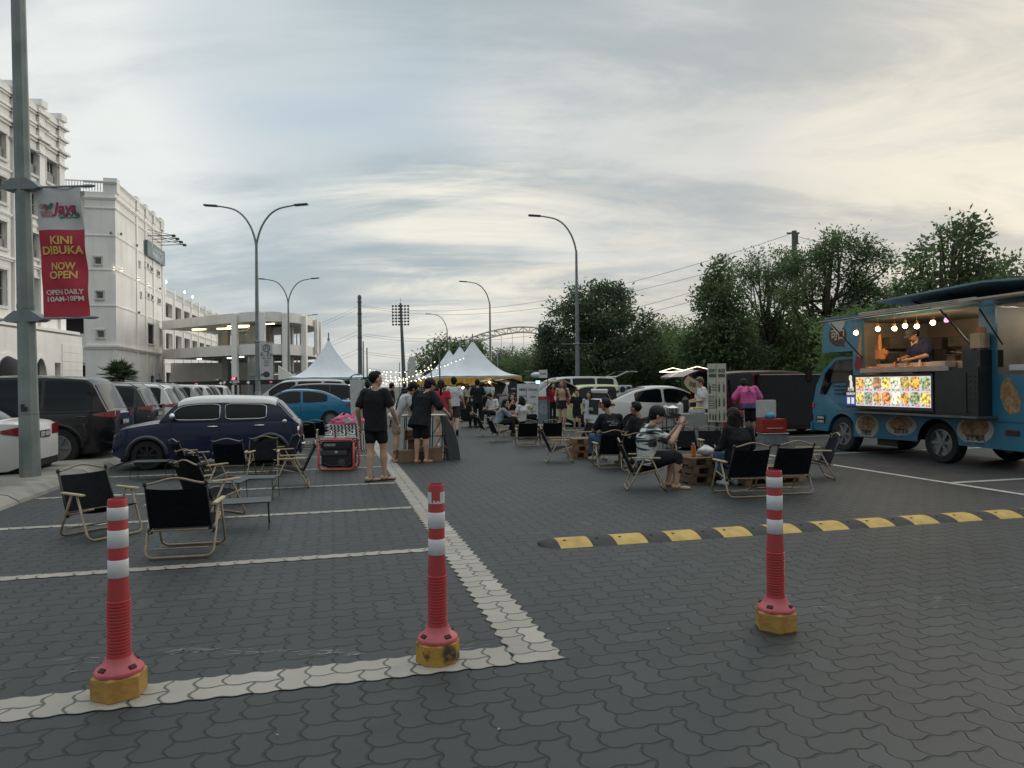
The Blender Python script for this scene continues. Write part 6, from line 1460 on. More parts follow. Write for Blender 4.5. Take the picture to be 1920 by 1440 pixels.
b.build('arch_pattern', WB_, pb); b = MB(); b.bx(-.21, .21, -.024, -.021, 1.0, 1.12); b.build('red_header', M('red_print', (.4, .03, .04), .6), pb)
t = thing('pole_sign', 'small square white sign on a black pole left of the tall woman', 'sign', P(1028, 800)); b = MB(); b.tube([(0, 0, 0), (0, 0, 2.1)], .018, 6); b.build('pole', BLACKM, t); b = MB(); b.rbox((-.17, 0, 1.95), (.32, .04, .30), .01); b.build('sign_plate', WB_, t); b = MB(); b.text('CAFE', .09, FR((-.17, -.022, 1.95), (1, 0, 0), (0, 0, 1)), bold=.02); b.build('sign_lettering', INK, t)
t = thing('screen', 'small lit tablet screen in the boot of the stall car', 'screen', P(1010, 794)+Vector((0, .4, 1.66)), 0); b = MB(); b.rbox((0, 0, 0), (.20, .03, .15), .006); b.build('casing', DARKPL, t); b = MB(); b.bx(-.085, .085, -.018, -.0155, -.06, .06); b.build('display', M('screen_blue', (.2, .4, .8), .4, emit=((.35, .6, 1), 2.2)), t)
t = thing('white_roll_box', 'white curved cover on the roof of the stall car', 'cover', P(1010, 790)+Vector((0, .8, 1.98)), 0); b = MB(); b.ball((0, 0, 0), (.3, .3, .13), 14, 8); b.build('cover', WB_, t, True)
t = thing('speaker_case', 'open white case with round black speakers in the boot of the white saloon', 'speaker', P(1175, 812)+Vector((0, .2, .98)), 0)
b = MB(); b.rbox((0, 0, .26), (.42, .16, .55), .02); b.build('case', WB_, t)
for x, z in ((-.1, .4), (.1, .4), (.08, .17)):
    b = MB(); b.lathe([(.085, 0), (.09, .02), (.06, .025), (.03, .01)], 14)
    for i, v in enumerate(b.v): b.v[i] = Vector((x+v.x, -.08-v.z, z+v.y))
    b.build('cone', DARKPL, t, True, auto=40)
b = MB(); b.rbox((-.1, -.09, .14), (.12, .03, .24), .01); b.build('pink_panel', PK, t)
# white feather flag and small signs
t = thing('feather_flag', 'tall narrow white feather flag standing beyond the marquees, left of the leafy tree', 'flag', (PD(772, 700, 44).x, 44, 0)); h = PD(772, 668, 44).z
b = MB(); pr = [(-.22, .6), (-.22, h-.5), (-.12, h-.12), (.05, h), (.22, h-.1), (.24, h-.6), (.2, .6)]; b.prism(pr, -.015, .015); b.build('cloth', M('flag_white', (.55, .56, .55), .7), t); b = MB(); b.tube([(-.24, 0, 0), (-.24, 0, h-.4), (-.1, 0, h)], .02, 6); b.build('flag_pole', GALV, t)
b = MB(); b.ball((0, 0, 0), (.13, .13, .16), 10, 8); o = b.build('boot_lamp', M('boot_lamp_glow', (.9, .9, .9), .5, emit=((.95, 1, 1), 3.5)), None, True); o.location = PD(655, 728, 31.5); tag(o, 'bright white lantern hanging in the open boot behind the blue saloon', 'lamp')
for i, (px, py, d) in enumerate(((895, 733, 52), (905, 731, 53), (918, 734, 52), (930, 729, 53), (940, 730, 54), (868, 745, 50), (876, 742, 50), (882, 752, 51))):
    b = MB(); b.ball((0, 0, 0), .09, 8, 6); o = b.build('party_bulb', M('party_glow', (1, .85, .6), .5, emit=((1, .85, .6), 4.5)), None, True); o.location = PD(px, py-18, d); tag(o, 'round warm bulb under the golden swags, number %s from the left' % ('first', 'second', 'third', 'fourth', 'fifth', 'sixth', 'seventh', 'eighth')[sorted([895, 905, 918, 930, 940, 868, 876, 882]).index(px)], 'bulb', 'round bulbs under the marquee edge')

# ---- bits of litter on the paving
rnd = random.Random(21); b = MB()
for px, py in ((935, 1368), (1253, 1180), (1170, 905), (1212, 1120), (60, 1160), (1360, 905), (690, 960), (880, 902), (1880, 1095), (1650, 990), (1005, 930), (430, 1110), (1330, 1260), (520, 1380)):
    p = P(px, py, .003); a = rnd.uniform(0, 3); r = rnd.uniform(.005, .012)
    b.add([p+Vector((r*math.cos(a+k)*rnd.uniform(.6, 1), r*math.sin(a+k)*rnd.uniform(.3, 1), .002+rnd.uniform(0, .008))) for k in (0, 1.3, 2.7, 3.9, 5.1)], [(0, 1, 2, 3, 4)])
tag(b.build('litter', M('litter_white', (.22, .22, .21), .8)), 'tiny scraps of pale litter scattered on the grey pavers', 'litter', kind='stuff')
# ================================================================ people
def fast_mesh(mb, voxel, name, mat, parent, wr=0.0, wsc=9.0, sm=2, mats=None):
    me = bpy.data.meshes.new('tmp'); me.from_pydata([tuple(v) for v in mb.v], [], mb.f); o = bpy.data.objects.new('tmp', me)
    md = o.modifiers.new('r', 'REMESH'); md.mode = 'VOXEL'; md.voxel_size = voxel; md.use_smooth_shade = True
    m2 = o.modifiers.new('s', 'SMOOTH'); m2.iterations = sm; m2.factor = .5
    r = eval_mesh(o); bpy.data.objects.remove(o); bpy.data.meshes.remove(me)
    if wr:
        co = [v.co.copy() for v in r.vertices]; no = [v.normal.copy() for v in r.vertices]; out = []
        for p, nm in zip(co, no):
            k = noise.noise(Vector((p.x*wsc, p.y*wsc, p.z*wsc*.55)))+.5*noise.noise(Vector((p.x*wsc*2.3, p.y*wsc*2.3, p.z*wsc))); q_ = p+nm*wr*k; out += [q_.x, q_.y, q_.z]
        r.vertices.foreach_set('co', out); r.update()
    r.materials.clear(); r.materials.append(mat); r.name = name; q = bpy.data.objects.new(name, r); COL.objects.link(q); q.parent = parent; return q
def capsule(b, a, c, ra, rc, n=10):
    a, c = Vector(a), Vector(c); b.tube([a, a.lerp(c, .5), c], [ra, (ra+rc)/2, rc], n); b.ball(a, ra*.99, n, 6); b.ball(c, rc*.99, n, 6)
def limb(b, a, m, c, r0, r1, r2, bulge=1.0):
    a, m, c = Vector(a), Vector(m), Vector(c)
    b.tube([a, a.lerp(m, .35), a.lerp(m, .75), m], [r0, r0*1.02, (r0*.35+r1*.65), r1], 12); b.tube([m, m.lerp(c, .3), m.lerp(c, .7), c], [r1, r1*1.07*bulge, (r1*.35+r2*.65), r2], 12)
    for p, r in ((a, r0), (m, r1), (c, r2)): b.ball(p, r, 10, 7)
def loft(b, secs, n=18):
    vs = []
    for c, x, y, rx, ry in secs:
        for j in range(n):
            a = 6.2831853*j/n; ca, sa = math.cos(a), math.sin(a); e = .85
            vs.append(c+x*(rx*math.copysign(abs(ca)**e, ca))+y*(ry*math.copysign(abs(sa)**e, sa)))
    fs = [(i*n+j, i*n+(j+1) % n, (i+1)*n+(j+1) % n, (i+1)*n+j) for i in range(len(secs)-1) for j in range(n)]
    fs += [tuple(range(n))[::-1], tuple(range((len(secs)-1)*n, len(secs)*n))]; b.add(vs, fs)
SKIN = M('skin_light', (.46, .29, .205), .55, var=.08, spec=.4); SKINT = M('skin_tan', (.27, .155, .105), .55, var=.1, spec=.4)
HAIRB = M('hair_black', (.008, .007, .007), .6, var=.3, scale=40, bump=.5, bscale=150, spec=.2); HAIRBR = M('hair_brown', (.06, .032, .022), .45, var=.3, scale=40, bump=.5, bscale=150)
EYE = M('eye_dark', (.02, .015, .015), .3); LIP = M('lips', (.30, .10, .09), .5)
def cloth_m(name, c, **k): return M('cloth_'+name, c, .88, var=k.pop('var', .12), scale=10, bump=.25, bscale=220, spec=.2, **k)
TEEB = cloth_m('black', (.014, .016, .019)); TEEW = cloth_m('white', (.55, .56, .57)); NVY = cloth_m('navy', (.015, .02, .05)); CRM = cloth_m('cream', (.42, .38, .32)); OLV = cloth_m('olive', (.07, .06, .05)); RDT = cloth_m('red', (.42, .04, .07)); DEN = cloth_m('denim', (.20, .25, .28), var=.35); JEAN = cloth_m('jeans', (.04, .09, .15)); TANT = cloth_m('tan', (.38, .25, .17)); LBL = cloth_m('light_blue', (.25, .42, .46)); BEI = cloth_m('beige', (.30, .23, .17))
PNK = bpy.data.materials.new('pink_to_purple'); PNK.use_nodes = True
def pinkmat():
    nt = PNK.node_tree; N = nt.nodes; L = nt.links; b = N['Principled BSDF']; tc = N.new('ShaderNodeTexCoord'); sp = N.new('ShaderNodeSeparateXYZ'); L.new(tc.outputs['Object'], sp.inputs[0]); ns = N.new('ShaderNodeTexNoise'); ns.inputs['Scale'].default_value = 14; L.new(tc.outputs['Object'], ns.inputs[0])
    a = N.new('ShaderNodeMath'); a.operation = 'MULTIPLY_ADD'; L.new(ns.outputs[0], a.inputs[0]); a.inputs[1].default_value = .10; L.new(sp.outputs[2], a.inputs[2])
    r = N.new('ShaderNodeMapRange'); L.new(a.outputs[0], r.inputs[0]); r.inputs[1].default_value = 1.03; r.inputs[2].default_value = 1.06
    mx = N.new('ShaderNodeMix'); mx.data_type = 'RGBA'; L.new(r.outputs[0], mx.inputs[0]); mx.inputs[6].default_value = (.055, .05, .14, 1); mx.inputs[7].default_value = (.50, .09, .27, 1); L.new(mx.outputs[2], b.inputs['Base Color']); b.inputs['Roughness'].default_value = .85
pinkmat()
CAMO = bpy.data.materials.new('black_white_brush_print'); CAMO.use_nodes = True
def camomat():
    nt = CAMO.node_tree; N = nt.nodes; L = nt.links; b = N['Principled BSDF']; tc = N.new('ShaderNodeTexCoord'); mp = N.new('ShaderNodeMapping'); mp.inputs['Scale'].default_value = (2.2, 2.6, 17); mp.inputs['Rotation'].default_value = (.30, .12, 0); L.new(tc.outputs['Object'], mp.inputs[0]); ns = N.new('ShaderNodeTexNoise'); ns.inputs['Scale'].default_value = 1.15; ns.inputs['Detail'].default_value = 4; ns.inputs['Distortion'].default_value = .5; L.new(mp.outputs[0], ns.inputs[0])
    r = N.new('ShaderNodeMapRange'); L.new(ns.outputs[0], r.inputs[0]); r.inputs[1].default_value = .485; r.inputs[2].default_value = .50
    mx = N.new('ShaderNodeMix'); mx.data_type = 'RGBA'; L.new(r.outputs[0], mx.inputs[0]); mx.inputs[6].default_value = (.03, .04, .045, 1); mx.inputs[7].default_value = (.52, .54, .53, 1); L.new(mx.outputs[2], b.inputs['Base Color']); b.inputs['Roughness'].default_value = .85
camomat()
def V(*a): return Vector(a)
STAND = dict(pel=(0, 0, .92), che=(0, 0, 1.27), nek=(0, -.005, 1.43), head=(0, .025, 1.58), sh=((-.175, 0, 1.385), (.175, 0, 1.385)), el=((-.235, -.03, 1.11), (.235, -.03, 1.11)), wr=((-.245, .05, .87), (.245, .05, .87)), hip=((-.085, 0, .90), (.085, 0, .90)), kn=((-.10, .02, .50), (.10, .02, .50)), an=((-.105, -.02, .085), (.105, -.02, .085)), toe=((-.15, 1, 0), (.15, 1, 0)))
SIT = dict(pel=(0, -.06, .40), che=(0, -.13, .74), nek=(0, -.10, .92), head=(0, -.05, 1.075), sh=((-.175, -.12, .87), (.175, -.12, .87)), el=((-.26, -.08, .60), (.26, -.08, .60)), wr=((-.22, .16, .56), (.22, .16, .56)), hip=((-.09, -.04, .40), (.09, -.04, .40)), kn=((-.13, .38, .47), (.13, .38, .47)), an=((-.13, .42, .085), (.13, .42, .085)), toe=((-.15, 1, 0), (.15, 1, 0)))
def person(label, loc, face, H=1.70, base=STAND, pose=None, top=(TEEB, 'tee'), bot=(TEEB, 'shorts', .6), shoe=('sneaker', None), hair=('short', HAIRB), skin=SKIN, yaw=0, pitch=0, vox=.012, fat=1.0, group=None, z=0.0, hem=.02, name='person', shoulders=1.0, extra=None, pk=None):
    p = dict(base); p.update(pose or {}); k = H/1.70
    if pk: p['pel'] = pk
    t = thing('person', label, 'person', V(*loc)+V(0, 0, z), R(face-90), group); S_ = lambda q: V(*q)*k
    pel, che, nek, hd = S_(p['pel']), S_(p['che']), S_(p['nek']), S_(p['head'])
    sh = [S_(a) for a in p['sh']]; el = [S_(a) for a in p['el']]; wr = [S_(a) for a in p['wr']]; hip = [S_(a) for a in p['hip']]; kn = [S_(a) for a in p['kn']]; an = [S_(a) for a in p['an']]
    xs = (sh[1]-sh[0]).normalized(); xp = (hip[1]-hip[0]).normalized()
    up = (nek-pel).normalized(); f = k*fat
    def sec(c, x, upv, rx, ry): y = upv.cross(x).normalized(); return (c, x, y, rx*k*fat, ry*k*fat)
    xm = (xs+xp).normalized(); mid = pel.lerp(che, .5)
    b = MB()
    loft(b, [sec(pel-up*.08*k, xp, up, .115, .085), sec(pel, xp, up, .150, .105), sec(mid, xm, up, .125, .092), sec(che, xs, up, .150, .108), sec(che.lerp(nek, .55), xs, up, .150, .095), sec(che.lerp(nek, .88), xs, up, .085, .07)])
    for i in (0, 1): capsule(b, che.lerp(nek, .62)+xs*(.08 if i else -.08)*k, sh[i], .062*f, .055*f)
    capsule(b, che.lerp(nek, .85), nek.lerp(hd, .5), .055*k, .05*k)
    for i in (0, 1):
        limb(b, sh[i], el[i], wr[i], .050*f, .038*f, .026*k); limb(b, hip[i], kn[i], an[i], .082*f, .052*k*(.5+.5*fat), .036*k, 1.12)
        # foot
        tv = V(*p['toe'][i]).normalized(); heel = an[i]-tv*.04*k-V(0, 0, .04*k); ball_ = an[i]+tv*.13*k-V(0, 0, .062*k) if abs(tv.z) < .3 else an[i]+tv*.14*k
        capsule(b, heel, ball_, .036*k, .030*k); capsule(b, ball_, ball_+tv*.05*k, .030*k, .022*k)
        # hand
        d = (wr[i]-el[i]).normalized(); hc = p.get('handdir'); 
        if hc: d = V(*hc[i]).normalized()
        sx = (xs if i else -xs); sdx = (sx-d*sx.dot(d)); sdx = sdx.normalized() if sdx.length > .1 else V(0, 1, 0); pn = d.cross(sdx)
        fw = pn if pn.length else V(0, 1, 0); pc = wr[i]+d*.045*k
        b.ball(pc, (.030*k, .030*k, .030*k), 10, 6); b.ball(wr[i]+d*.07*k, .028*k, 10, 6)
        rr = .0092*k if vox < .01 else .0105*k
        for q in range(4):
            o = wr[i]+d*.08*k+fw*(.026-.0175*q)*k; l = (.062, .072, .066, .05)[q]*k; m_ = o+d*l*.55-sdx*.006*k; capsule(b, o, m_, rr, rr*.95, 6); capsule(b, m_, o+d*l*.95-sdx*.022*k, rr*.95, rr*.85, 6)
        o = wr[i]+d*.03*k+fw*.028*k; capsule(b, o, o+(d*.6+fw*.8)*.045*k, rr*1.2, rr, 6); capsule(b, o+(d*.6+fw*.8)*.045*k, o+(d*.95+fw*.75)*.065*k, rr, rr*.85, 6)
    # head
    hm = Matrix.Translation(hd) @ Matrix.Rotation(R(yaw), 4, 'Z') @ Matrix.Rotation(R(pitch), 4, 'X')
    hs = k*1.07 if H > 1.5 else k*1.18
    def HP(x, y, z_): return hm @ V(x*hs, y*hs, z_*hs)
    hb = MB(); hb.at(hm @ Matrix.Scale(hs, 4)); hb.ball((0, 0, .03), (.076, .094, .092), 16, 10); hb.ball((0, .022, -.035), (.060, .070, .075), 14, 8); hb.ball((0, .045, -.085), (.030, .028, .022), 10, 6)
    hb.prism([(-.011, -.02), (.011, -.02), (.005, .025), (-.005, .025)], .07, .096); hb.ball((0, .098, -.016), (.014, .013, .011), 8, 6)
    for s in (-1, 1): hb.ball((s*.077, -.004, -.002), (.010, .020, .030), 8, 6); hb.ball((s*.034, .080, -.012), (.020, .014, .016), 8, 6)
    b.add(hb.v, hb.f)
    fast_mesh(b, vox, 'body', skin, t)
    e = MB(); e.at(hm @ Matrix.Scale(hs, 4))
    for nm, s in (('eye', -1), ('eye', 1)):
        e = MB(); e.at(hm @ Matrix.Scale(hs, 4)); e.ball((s*.031, .0865, .016), (.013, .006, .006), 8, 5); e.build(nm, EYE, t, True)
        e = MB(); e.at(hm @ Matrix.Scale(hs, 4)); e.box((s*.031, .089, .036), (.032, .008, .006)); e.build('eyebrow', hair[1], t)
    e = MB(); e.at(hm @ Matrix.Scale(hs, 4)); e.ball((0, .091, -.046), (.022, .006, .007), 10, 5); e.build('mouth', LIP, t, True)
    # hair and headwear
    hh = MB(); hh.at(hm @ Matrix.Scale(hs, 4)); ht = hair[0]
    if ht in ('short', 'fade', 'cap', 'pony', 'long', 'bob', 'bun'):
        g = .006 if ht == 'fade' else .016
        hh.ball((0, -.020, .045), (.076+g, .088+g, .086+g), 16, 10)
        if ht != 'fade': hh.ball((0, -.052, .0), (.070+g*.5, .054+g, .080), 14, 8)
        if ht == 'short': hh.ball((0, .045, .095), (.058, .045, .034), 10, 6)
        if ht == 'fade': hh.ball((0, .01, .10), (.066, .075, .042), 12, 7); hh.ball((0, -.045, .02), (.068, .05, .07), 12, 7)
    if ht in ('long', 'bob'):
        L_ = hair[2] if len(hair) > 2 else .42
        for s in (-1, 0, 1):
            a = V(s*.048, -.055, .02); c = V(s*.085, -.085+abs(s)*.05, -L_*.55); d = V(s*.08, -.075+abs(s)*.06, -L_); hh.tube([a, c, d], [.066, .068, .040], 9); hh.ball(a, .062, 8, 6)
    if ht == 'pony': hh.ball((0, -.11, .07), .035, 8, 6); hh.tube([(0, -.115, .07), (0, -.15, -.04), (0, -.12, -.20), (0, -.105, -.30)], [.025, .030, .026, .010], 8)
    if ht == 'bun': hh.ball((0, -.03, .15), .045, 10, 7)
    if ht != 'none': fast_mesh(hh, .009, 'hair', hair[1], t, .004, 30, 1)
    if ht == 'cap' or (len(hair) > 3 and hair[3] == 'cap'):
        cm = M('cap_black', (.013, .015, .018), .85); c_ = MB(); c_.at(hm @ Matrix.Scale(hs, 4)); c_.ball((0, -.008, .062), (.098, .110, .088), 18, 10)
        cp = [v for v in c_.v]; c_.grid(lambda i, j: (-.075+.15*i, .075+.10*j*math.sqrt(max(0, 1-(2*i-1)**2)), .075-.025*j-.03*(2*i-1)**2), 10, 4); c_.grid(lambda i, j: (.075-.15*i, .075+.10*j*math.sqrt(max(0, 1-(2*i-1)**2)), .069-.025*j-.03*(2*i-1)**2), 10, 4)
        c_.build('cap', cm, t, True)
    # top
    mt, ty = top[0], top[1]; g = .020
    if mt is not None:
        c = MB(); hemz = top[2] if len(top) > 2 else 0.0      # how far below the pelvis the hem reaches
        low = pel-up*hemz*k; w0 = .155+g+(.02 if hemz > .15 else 0)
        if ty == 'crop':
            loft(c, [sec(mid+up*.04*k, xm, up, .130, .098), sec(che, xs, up, .158, .118), sec(che.lerp(nek, .45), xs, up, .150, .102), sec(che.lerp(nek, .5), xs, up, .13, .08)])
            for s in (-1, 1): capsule(c, che.lerp(nek, .45)+xs*s*.09*k, che.lerp(nek, .9)+xs*s*.07*k, .02*k, .016*k)
        else:
            legdir = ((kn[0]+kn[1])/2-pel).normalized() if (kn[0].z+kn[1].z)/2 > pel.z-.3*k and hemz > 0.05 else -up
            low = pel+(-up*.6+legdir*.4)*hemz*k if legdir != -up else low
            loft(c, [sec(low, xp, up, w0, .112+g), sec(pel+up*.05*k, xp, up, .150+g, .105+g), sec(mid, xm, up, .143+g, .100+g), sec(che, xs, up, .160+g*.8, .112+g*.8), sec(che.lerp(nek, .6), xs, up, .150+g*.4, .095+g*.3), sec(che.lerp(nek, .92), xs, up, .075, .072)])
            for i in (0, 1):
                capsule(c, che.lerp(nek, .62)+xs*(.08 if i else -.08)*k, sh[i], (.066+g*.3)*f, (.058+g*.4)*f)
                if ty == 'tee': e_ = sh[i].lerp(el[i], .72); capsule(c, sh[i], e_, (.051+g*.5)*f, (.050+g*.8)*f)
                elif ty == 'short_sleeve': e_ = sh[i].lerp(el[i], .45); capsule(c, sh[i], e_, (.052+g*.4)*f, (.050+g*.7)*f)
                elif ty == 'over': e_ = sh[i].lerp(el[i], .98); capsule(c, sh[i], e_, (.058+g*.6)*f, (.060+g*1.2)*f)
                elif ty == 'long': limb(c, sh[i], el[i], el[i].lerp(wr[i], .93), .060*f, .050*f, .040*k)
        fast_mesh(c, max(vox, .010), 'dress' if ty == 'tee' and hemz > .5 else 'shirt', mt, t, .014 if ty != 'crop' else .003, 11)
    if bot:
        mb_, tb, fr = bot; c = MB()
        if tb == 'skirt':
            kk = (kn[0]+kn[1])/2; hp = (hip[0]+hip[1])/2; e_ = hp.lerp(kk, fr); u2 = (hp-kk).normalized() if (hp-kk).length else up
            loft(c, [sec(e_, xp, u2, .185, .145), sec(hp.lerp(kk, fr*.4), xp, u2, .172, .128), sec(pel+up*.04*k, xp, up, .158, .112), sec(pel+up*.10*k, xp, up, .142, .104)])
        else:
            loft(c, [sec(pel-up*.10*k, xp, up, .140, .105), sec(pel, xp, up, .165, .118), sec(pel+up*.10*k, xp, up, .148, .108)])
            for i in (0, 1):
                if fr <= 1: e_ = hip[i].lerp(kn[i], fr); capsule(c, hip[i], e_, .096*f, (.088 if tb == 'shorts' else .075)*f)
                else: limb(c, hip[i], kn[i], kn[i].lerp(an[i], fr-1), .094*f, .066*k, (.052 if tb == 'pants' else .06)*k)
        fast_mesh(c, max(vox, .010), {'skirt': 'skirt', 'shorts': 'shorts'}.get(tb, 'trousers'), mb_, t, .007, 10)
    st, sm_ = shoe
    for i in (0, 1):
        tv = V(*p['toe'][i]).normalized(); s_ = MB(); a = an[i]
        if st == 'sneaker':
            u_ = V(0, 0, 1); h = a-tv*.045*k-V(0, 0, .045*k); e_ = a+tv*.17*k-V(0, 0, .055*k)
            if abs(tv.z) > .3: e_ = a+tv*.19*k
            capsule(s_, h, h.lerp(e_, .55)+V(0, 0, .004), .046*k, .044*k); capsule(s_, h.lerp(e_, .55), e_, .044*k, .034*k); capsule(s_, a-V(0, 0, .02*k), a+V(0, 0, .0), .044*k, .043*k)
            fast_mesh(s_, .010, 'shoe', sm_, t)
        elif st == 'flip':
            h = a-tv*.065*k; e_ = a+tv*.19*k; zz = .014
            if abs(tv.z) < .3: h.z = zz+.0; e_.z = zz
            else: h -= V(0, 0, .06*k)
            sd = tv.cross(V(0, 0, 1)).normalized(); nrm = sd.cross(tv)
            pr = [(0, -.028), (.03, -.036), (.12, -.034), (.19, -.046), (.24, -.035), (.258, 0), (.24, .035), (.19, .046), (.12, .034), (.03, .036), (0, .028)]
            vs = [h+tv*x*k+sd*y*k+nrm*o for o in (-.012, .006) for x, y in pr]; n = len(pr); s_.add(vs, [tuple(range(n))[::-1], tuple(range(n, 2*n))]+[(j, (j+1) % n, n+(j+1) % n, n+j) for j in range(n)])
            fp = h+tv*.19*k+nrm*.02; 
            for s in (-1, 1): s_.tube([fp, h+tv*.13*k+sd*s*.02*k+nrm*.055*k, h+tv*.08*k+sd*s*.042*k+nrm*.012], .006, 5)
            s_.build('flip_flop', sm_, t, True, auto=40)
    if extra: extra(t, k, locals())
    return t
def strap(t, pts, r, mat, name='strap'): b = MB(); b.tube(pts, r, 6); o = b.build(name, mat, t, True); return o
WSH = M('shoe_white', (.5, .5, .5), .6, col2=(.30, .30, .30), scale=14, thr=(.5, .55)); BSH = M('shoe_black', (.015, .015, .016), .6); OSH = M('shoe_orange', (.33, .10, .05), .6, col2=(.5, .48, .45), scale=16, thr=(.48, .52))
# ---- standing group by the counter
def ex1(t, k, q): pass
person('man in black T-shirt, shorts and flip-flops with his back to the camera', P(705, 902), 78, 1.78, STAND, dict(wr=((-.30, .10, .86), (.31, .16, .89)), el=((-.275, -.05, 1.12), (.275, .0, 1.13)), an=((-.07, -.10, .085), (.10, .10, .085)), kn=((-.075, -.02, .50), (.10, .07, .50)), toe=((.6, .8, 0), (.75, .7, 0))), (TEEB, 'tee', .14), (TEEB, 'shorts', .62), ('flip', BSH), ('fade', HAIRB), SKIN, yaw=-40, vox=.008, fat=1.05)
person('young man in white T-shirt and beige shorts leaning over the counter', P(742, 866), 15, 1.72, STAND, dict(che=(0, .16, 1.22), nek=(0, .27, 1.35), head=(0, .37, 1.47), sh=((-.165, .22, 1.32), (.165, .24, 1.32)), el=((-.22, .30, 1.04), (.20, .36, 1.06)), wr=((-.18, .50, .98), (.18, .56, 1.0)), pel=(0, -.02, .92)), (TEEW, 'tee', .05), (BEI, 'shorts', .72), ('sneaker', OSH), ('short', HAIRB), SKIN, yaw=0, pitch=-22, vox=.009, fat=.92,
    extra=lambda t, k, q: strap(t, [(.10, .30, 1.46), (.13, .12, 1.44), (.14, .02, 1.2), (.12, .0, 1.02)], .016, BSH, 'bag_strap'))
person('shopper in oversized black shirt and black cap bending over the counter, in sandals', P(790, 868), 68, 1.74, STAND, dict(che=(.03, .10, 1.25), nek=(.05, .17, 1.39), head=(.08, .24, 1.52), sh=((-.15, .13, 1.36), (.20, .12, 1.35)), el=((-.22, .10, 1.10), (.36, .10, 1.12)), wr=((-.15, .28, 1.05), (.42, .30, .98)), an=((-.07, -.06, .085), (.09, .04, .085)), kn=((-.075, .0, .50), (.085, .03, .50))), (TEEB, 'over', .22), (TEEB, 'shorts', .85), ('flip', M('sandal_red', (.30, .08, .05), .6)), ('cap', HAIRB), SKIN, yaw=-30, pitch=-12, vox=.009, fat=1.15)
def pbag(t, k, q):
    b = MB(); b.ball((.23, .03, .82), (.07, .13, .17), 12, 8); o = b.build('x', M('brown_leather', (.10, .05, .04), .5), None, True); o.name = 'shoulder_bag'; o.location = t.location; o.rotation_euler = t.rotation_euler; tag(o, 'brown leather shoulder bag hanging at the hip of the woman in red', 'bag')
    b = MB(); b.tube([(.22, .0, .97), (.14, -.10, 1.25), (.06, -.09, 1.42), (.10, .07, 1.38), (.22, .10, .97)], .007, 5); b.build('strap', M('brown_leather'), o)
person('woman in a red T-shirt and cream shorts walking away, long dark ponytail, shoulder bag', P(828, 838), 93, 1.68, STAND, dict(an=((-.08, -.04, .085), (.09, .12, .085)), kn=((-.09, .02, .50), (.09, .12, .50))), (RDT, 'short_sleeve', -.02), (CRM, 'shorts', .42), ('sneaker', WSH), ('pony', HAIRB), SKIN, vox=.011, fat=1.0, extra=pbag)
person('man in a white polo shirt and olive shorts walking away beside the woman in red', P(852, 816), 92, 1.80, STAND, dict(an=((-.09, .16, .085), (.09, -.16, .15)), kn=((-.09, .16, .50), (.09, .05, .52)), toe=((0, 1, 0), (0, .35, -.9)), wr=((-.28, .02, .87), (.30, .10, .88))), (TEEW, 'tee', .06), (OLV, 'shorts', .85), ('sneaker', BSH), ('short', HAIRB), SKIN, vox=.011, fat=1.02)
person('man dressed all in black standing with his back turned in front of the golden marquee', P(896, 800), 88, 1.76, STAND, dict(wr=((-.16, .22, 1.02), (.16, .22, 1.0)), el=((-.25, .02, 1.12), (.25, .02, 1.12))), (TEEB, 'tee', .08), (TEEB, 'pants', 1.9), ('sneaker', BSH), ('short', HAIRB), SKIN, vox=.013, fat=1.05)
person('person in black with headphones behind the leaning young man', P(735, 800), 20, 1.66, STAND, {}, (TEEB, 'tee', .05), (TEEB, 'pants', 1.9), ('sneaker', BSH), ('short', HAIRB), SKIN, vox=.014, yaw=10)
person('dark-haired person in black half hidden behind the man in flip-flops', P(690, 812), 90, 1.70, STAND, {}, (TEEB, 'tee', .05), (TEEB, 'pants', 1.9), ('sneaker', BSH), ('bun', HAIRB), SKIN, vox=.014)
for px, py, c, hr, f, lab in ((877, 772, CRM, ('long', HAIRBR, .4), 100, 'long-haired woman in a pale top under the golden marquee'), (907, 770, LBL, ('short', HAIRB), 60, 'person in a light blue shirt under the marquee, second from the right'), (925, 770, TEEW, ('short', HAIRB), 200, 'person in a white shirt at the right side of the marquee'), (916, 765, TEEW, ('short', HAIRB), 120, 'person in white behind the light blue shirt under the marquee'), (815, 772, TEEB, ('short', HAIRB), 80, 'distant person in black just left of the woman in red'), (760, 770, NVY, ('short', HAIRB), 90, 'distant person in navy beyond the standing counter')):
    person(lab, P(px, py), f, 1.68, STAND, {}, (c, 'tee', .05), (TEEB, 'pants', 1.9), ('sneaker', BSH), hr, SKIN, vox=.016)
# ---- seated far group with the dog
person('woman in a washed denim shirt with long black hair sitting in a folding chair', P(938, 818), 12, 1.64, SIT, dict(che=(0, .02, .72), nek=(0, .12, .88), head=(0, .19, 1.02), sh=((-.165, .07, .84), (.165, .07, .84)), el=((-.2, .24, .66), (.2, .26, .66)), wr=((-.12, .45, .62), (.12, .48, .62))), (DEN, 'over', .05), (TEEB, 'pants', 1.9), ('sneaker', BSH), ('long', HAIRB, .45), SKIN, yaw=-45, vox=.012)
person('woman in a black sleeveless top holding a phone to her mouth, seated facing the camera', P(961, 808), -80, 1.60, SIT, dict(el=((-.2, .1, .62), (.2, .1, .62)), wr=((-.06, .12, .88), (.08, .14, .84))), (TEEB, 'crop'), (TEEB, 'pants', 1.9), ('sneaker', BSH), ('long', HAIRB, .3), SKIN, vox=.013, z=.12)
person('person in white with dark bobbed hair seated beside the dog', P(976, 812), 130, 1.58, SIT, {}, (TEEW, 'tee', .03), (TEEB, 'pants', 1.9), ('sneaker', BSH), ('bob', HAIRB, .2), SKIN, vox=.013, z=.05)
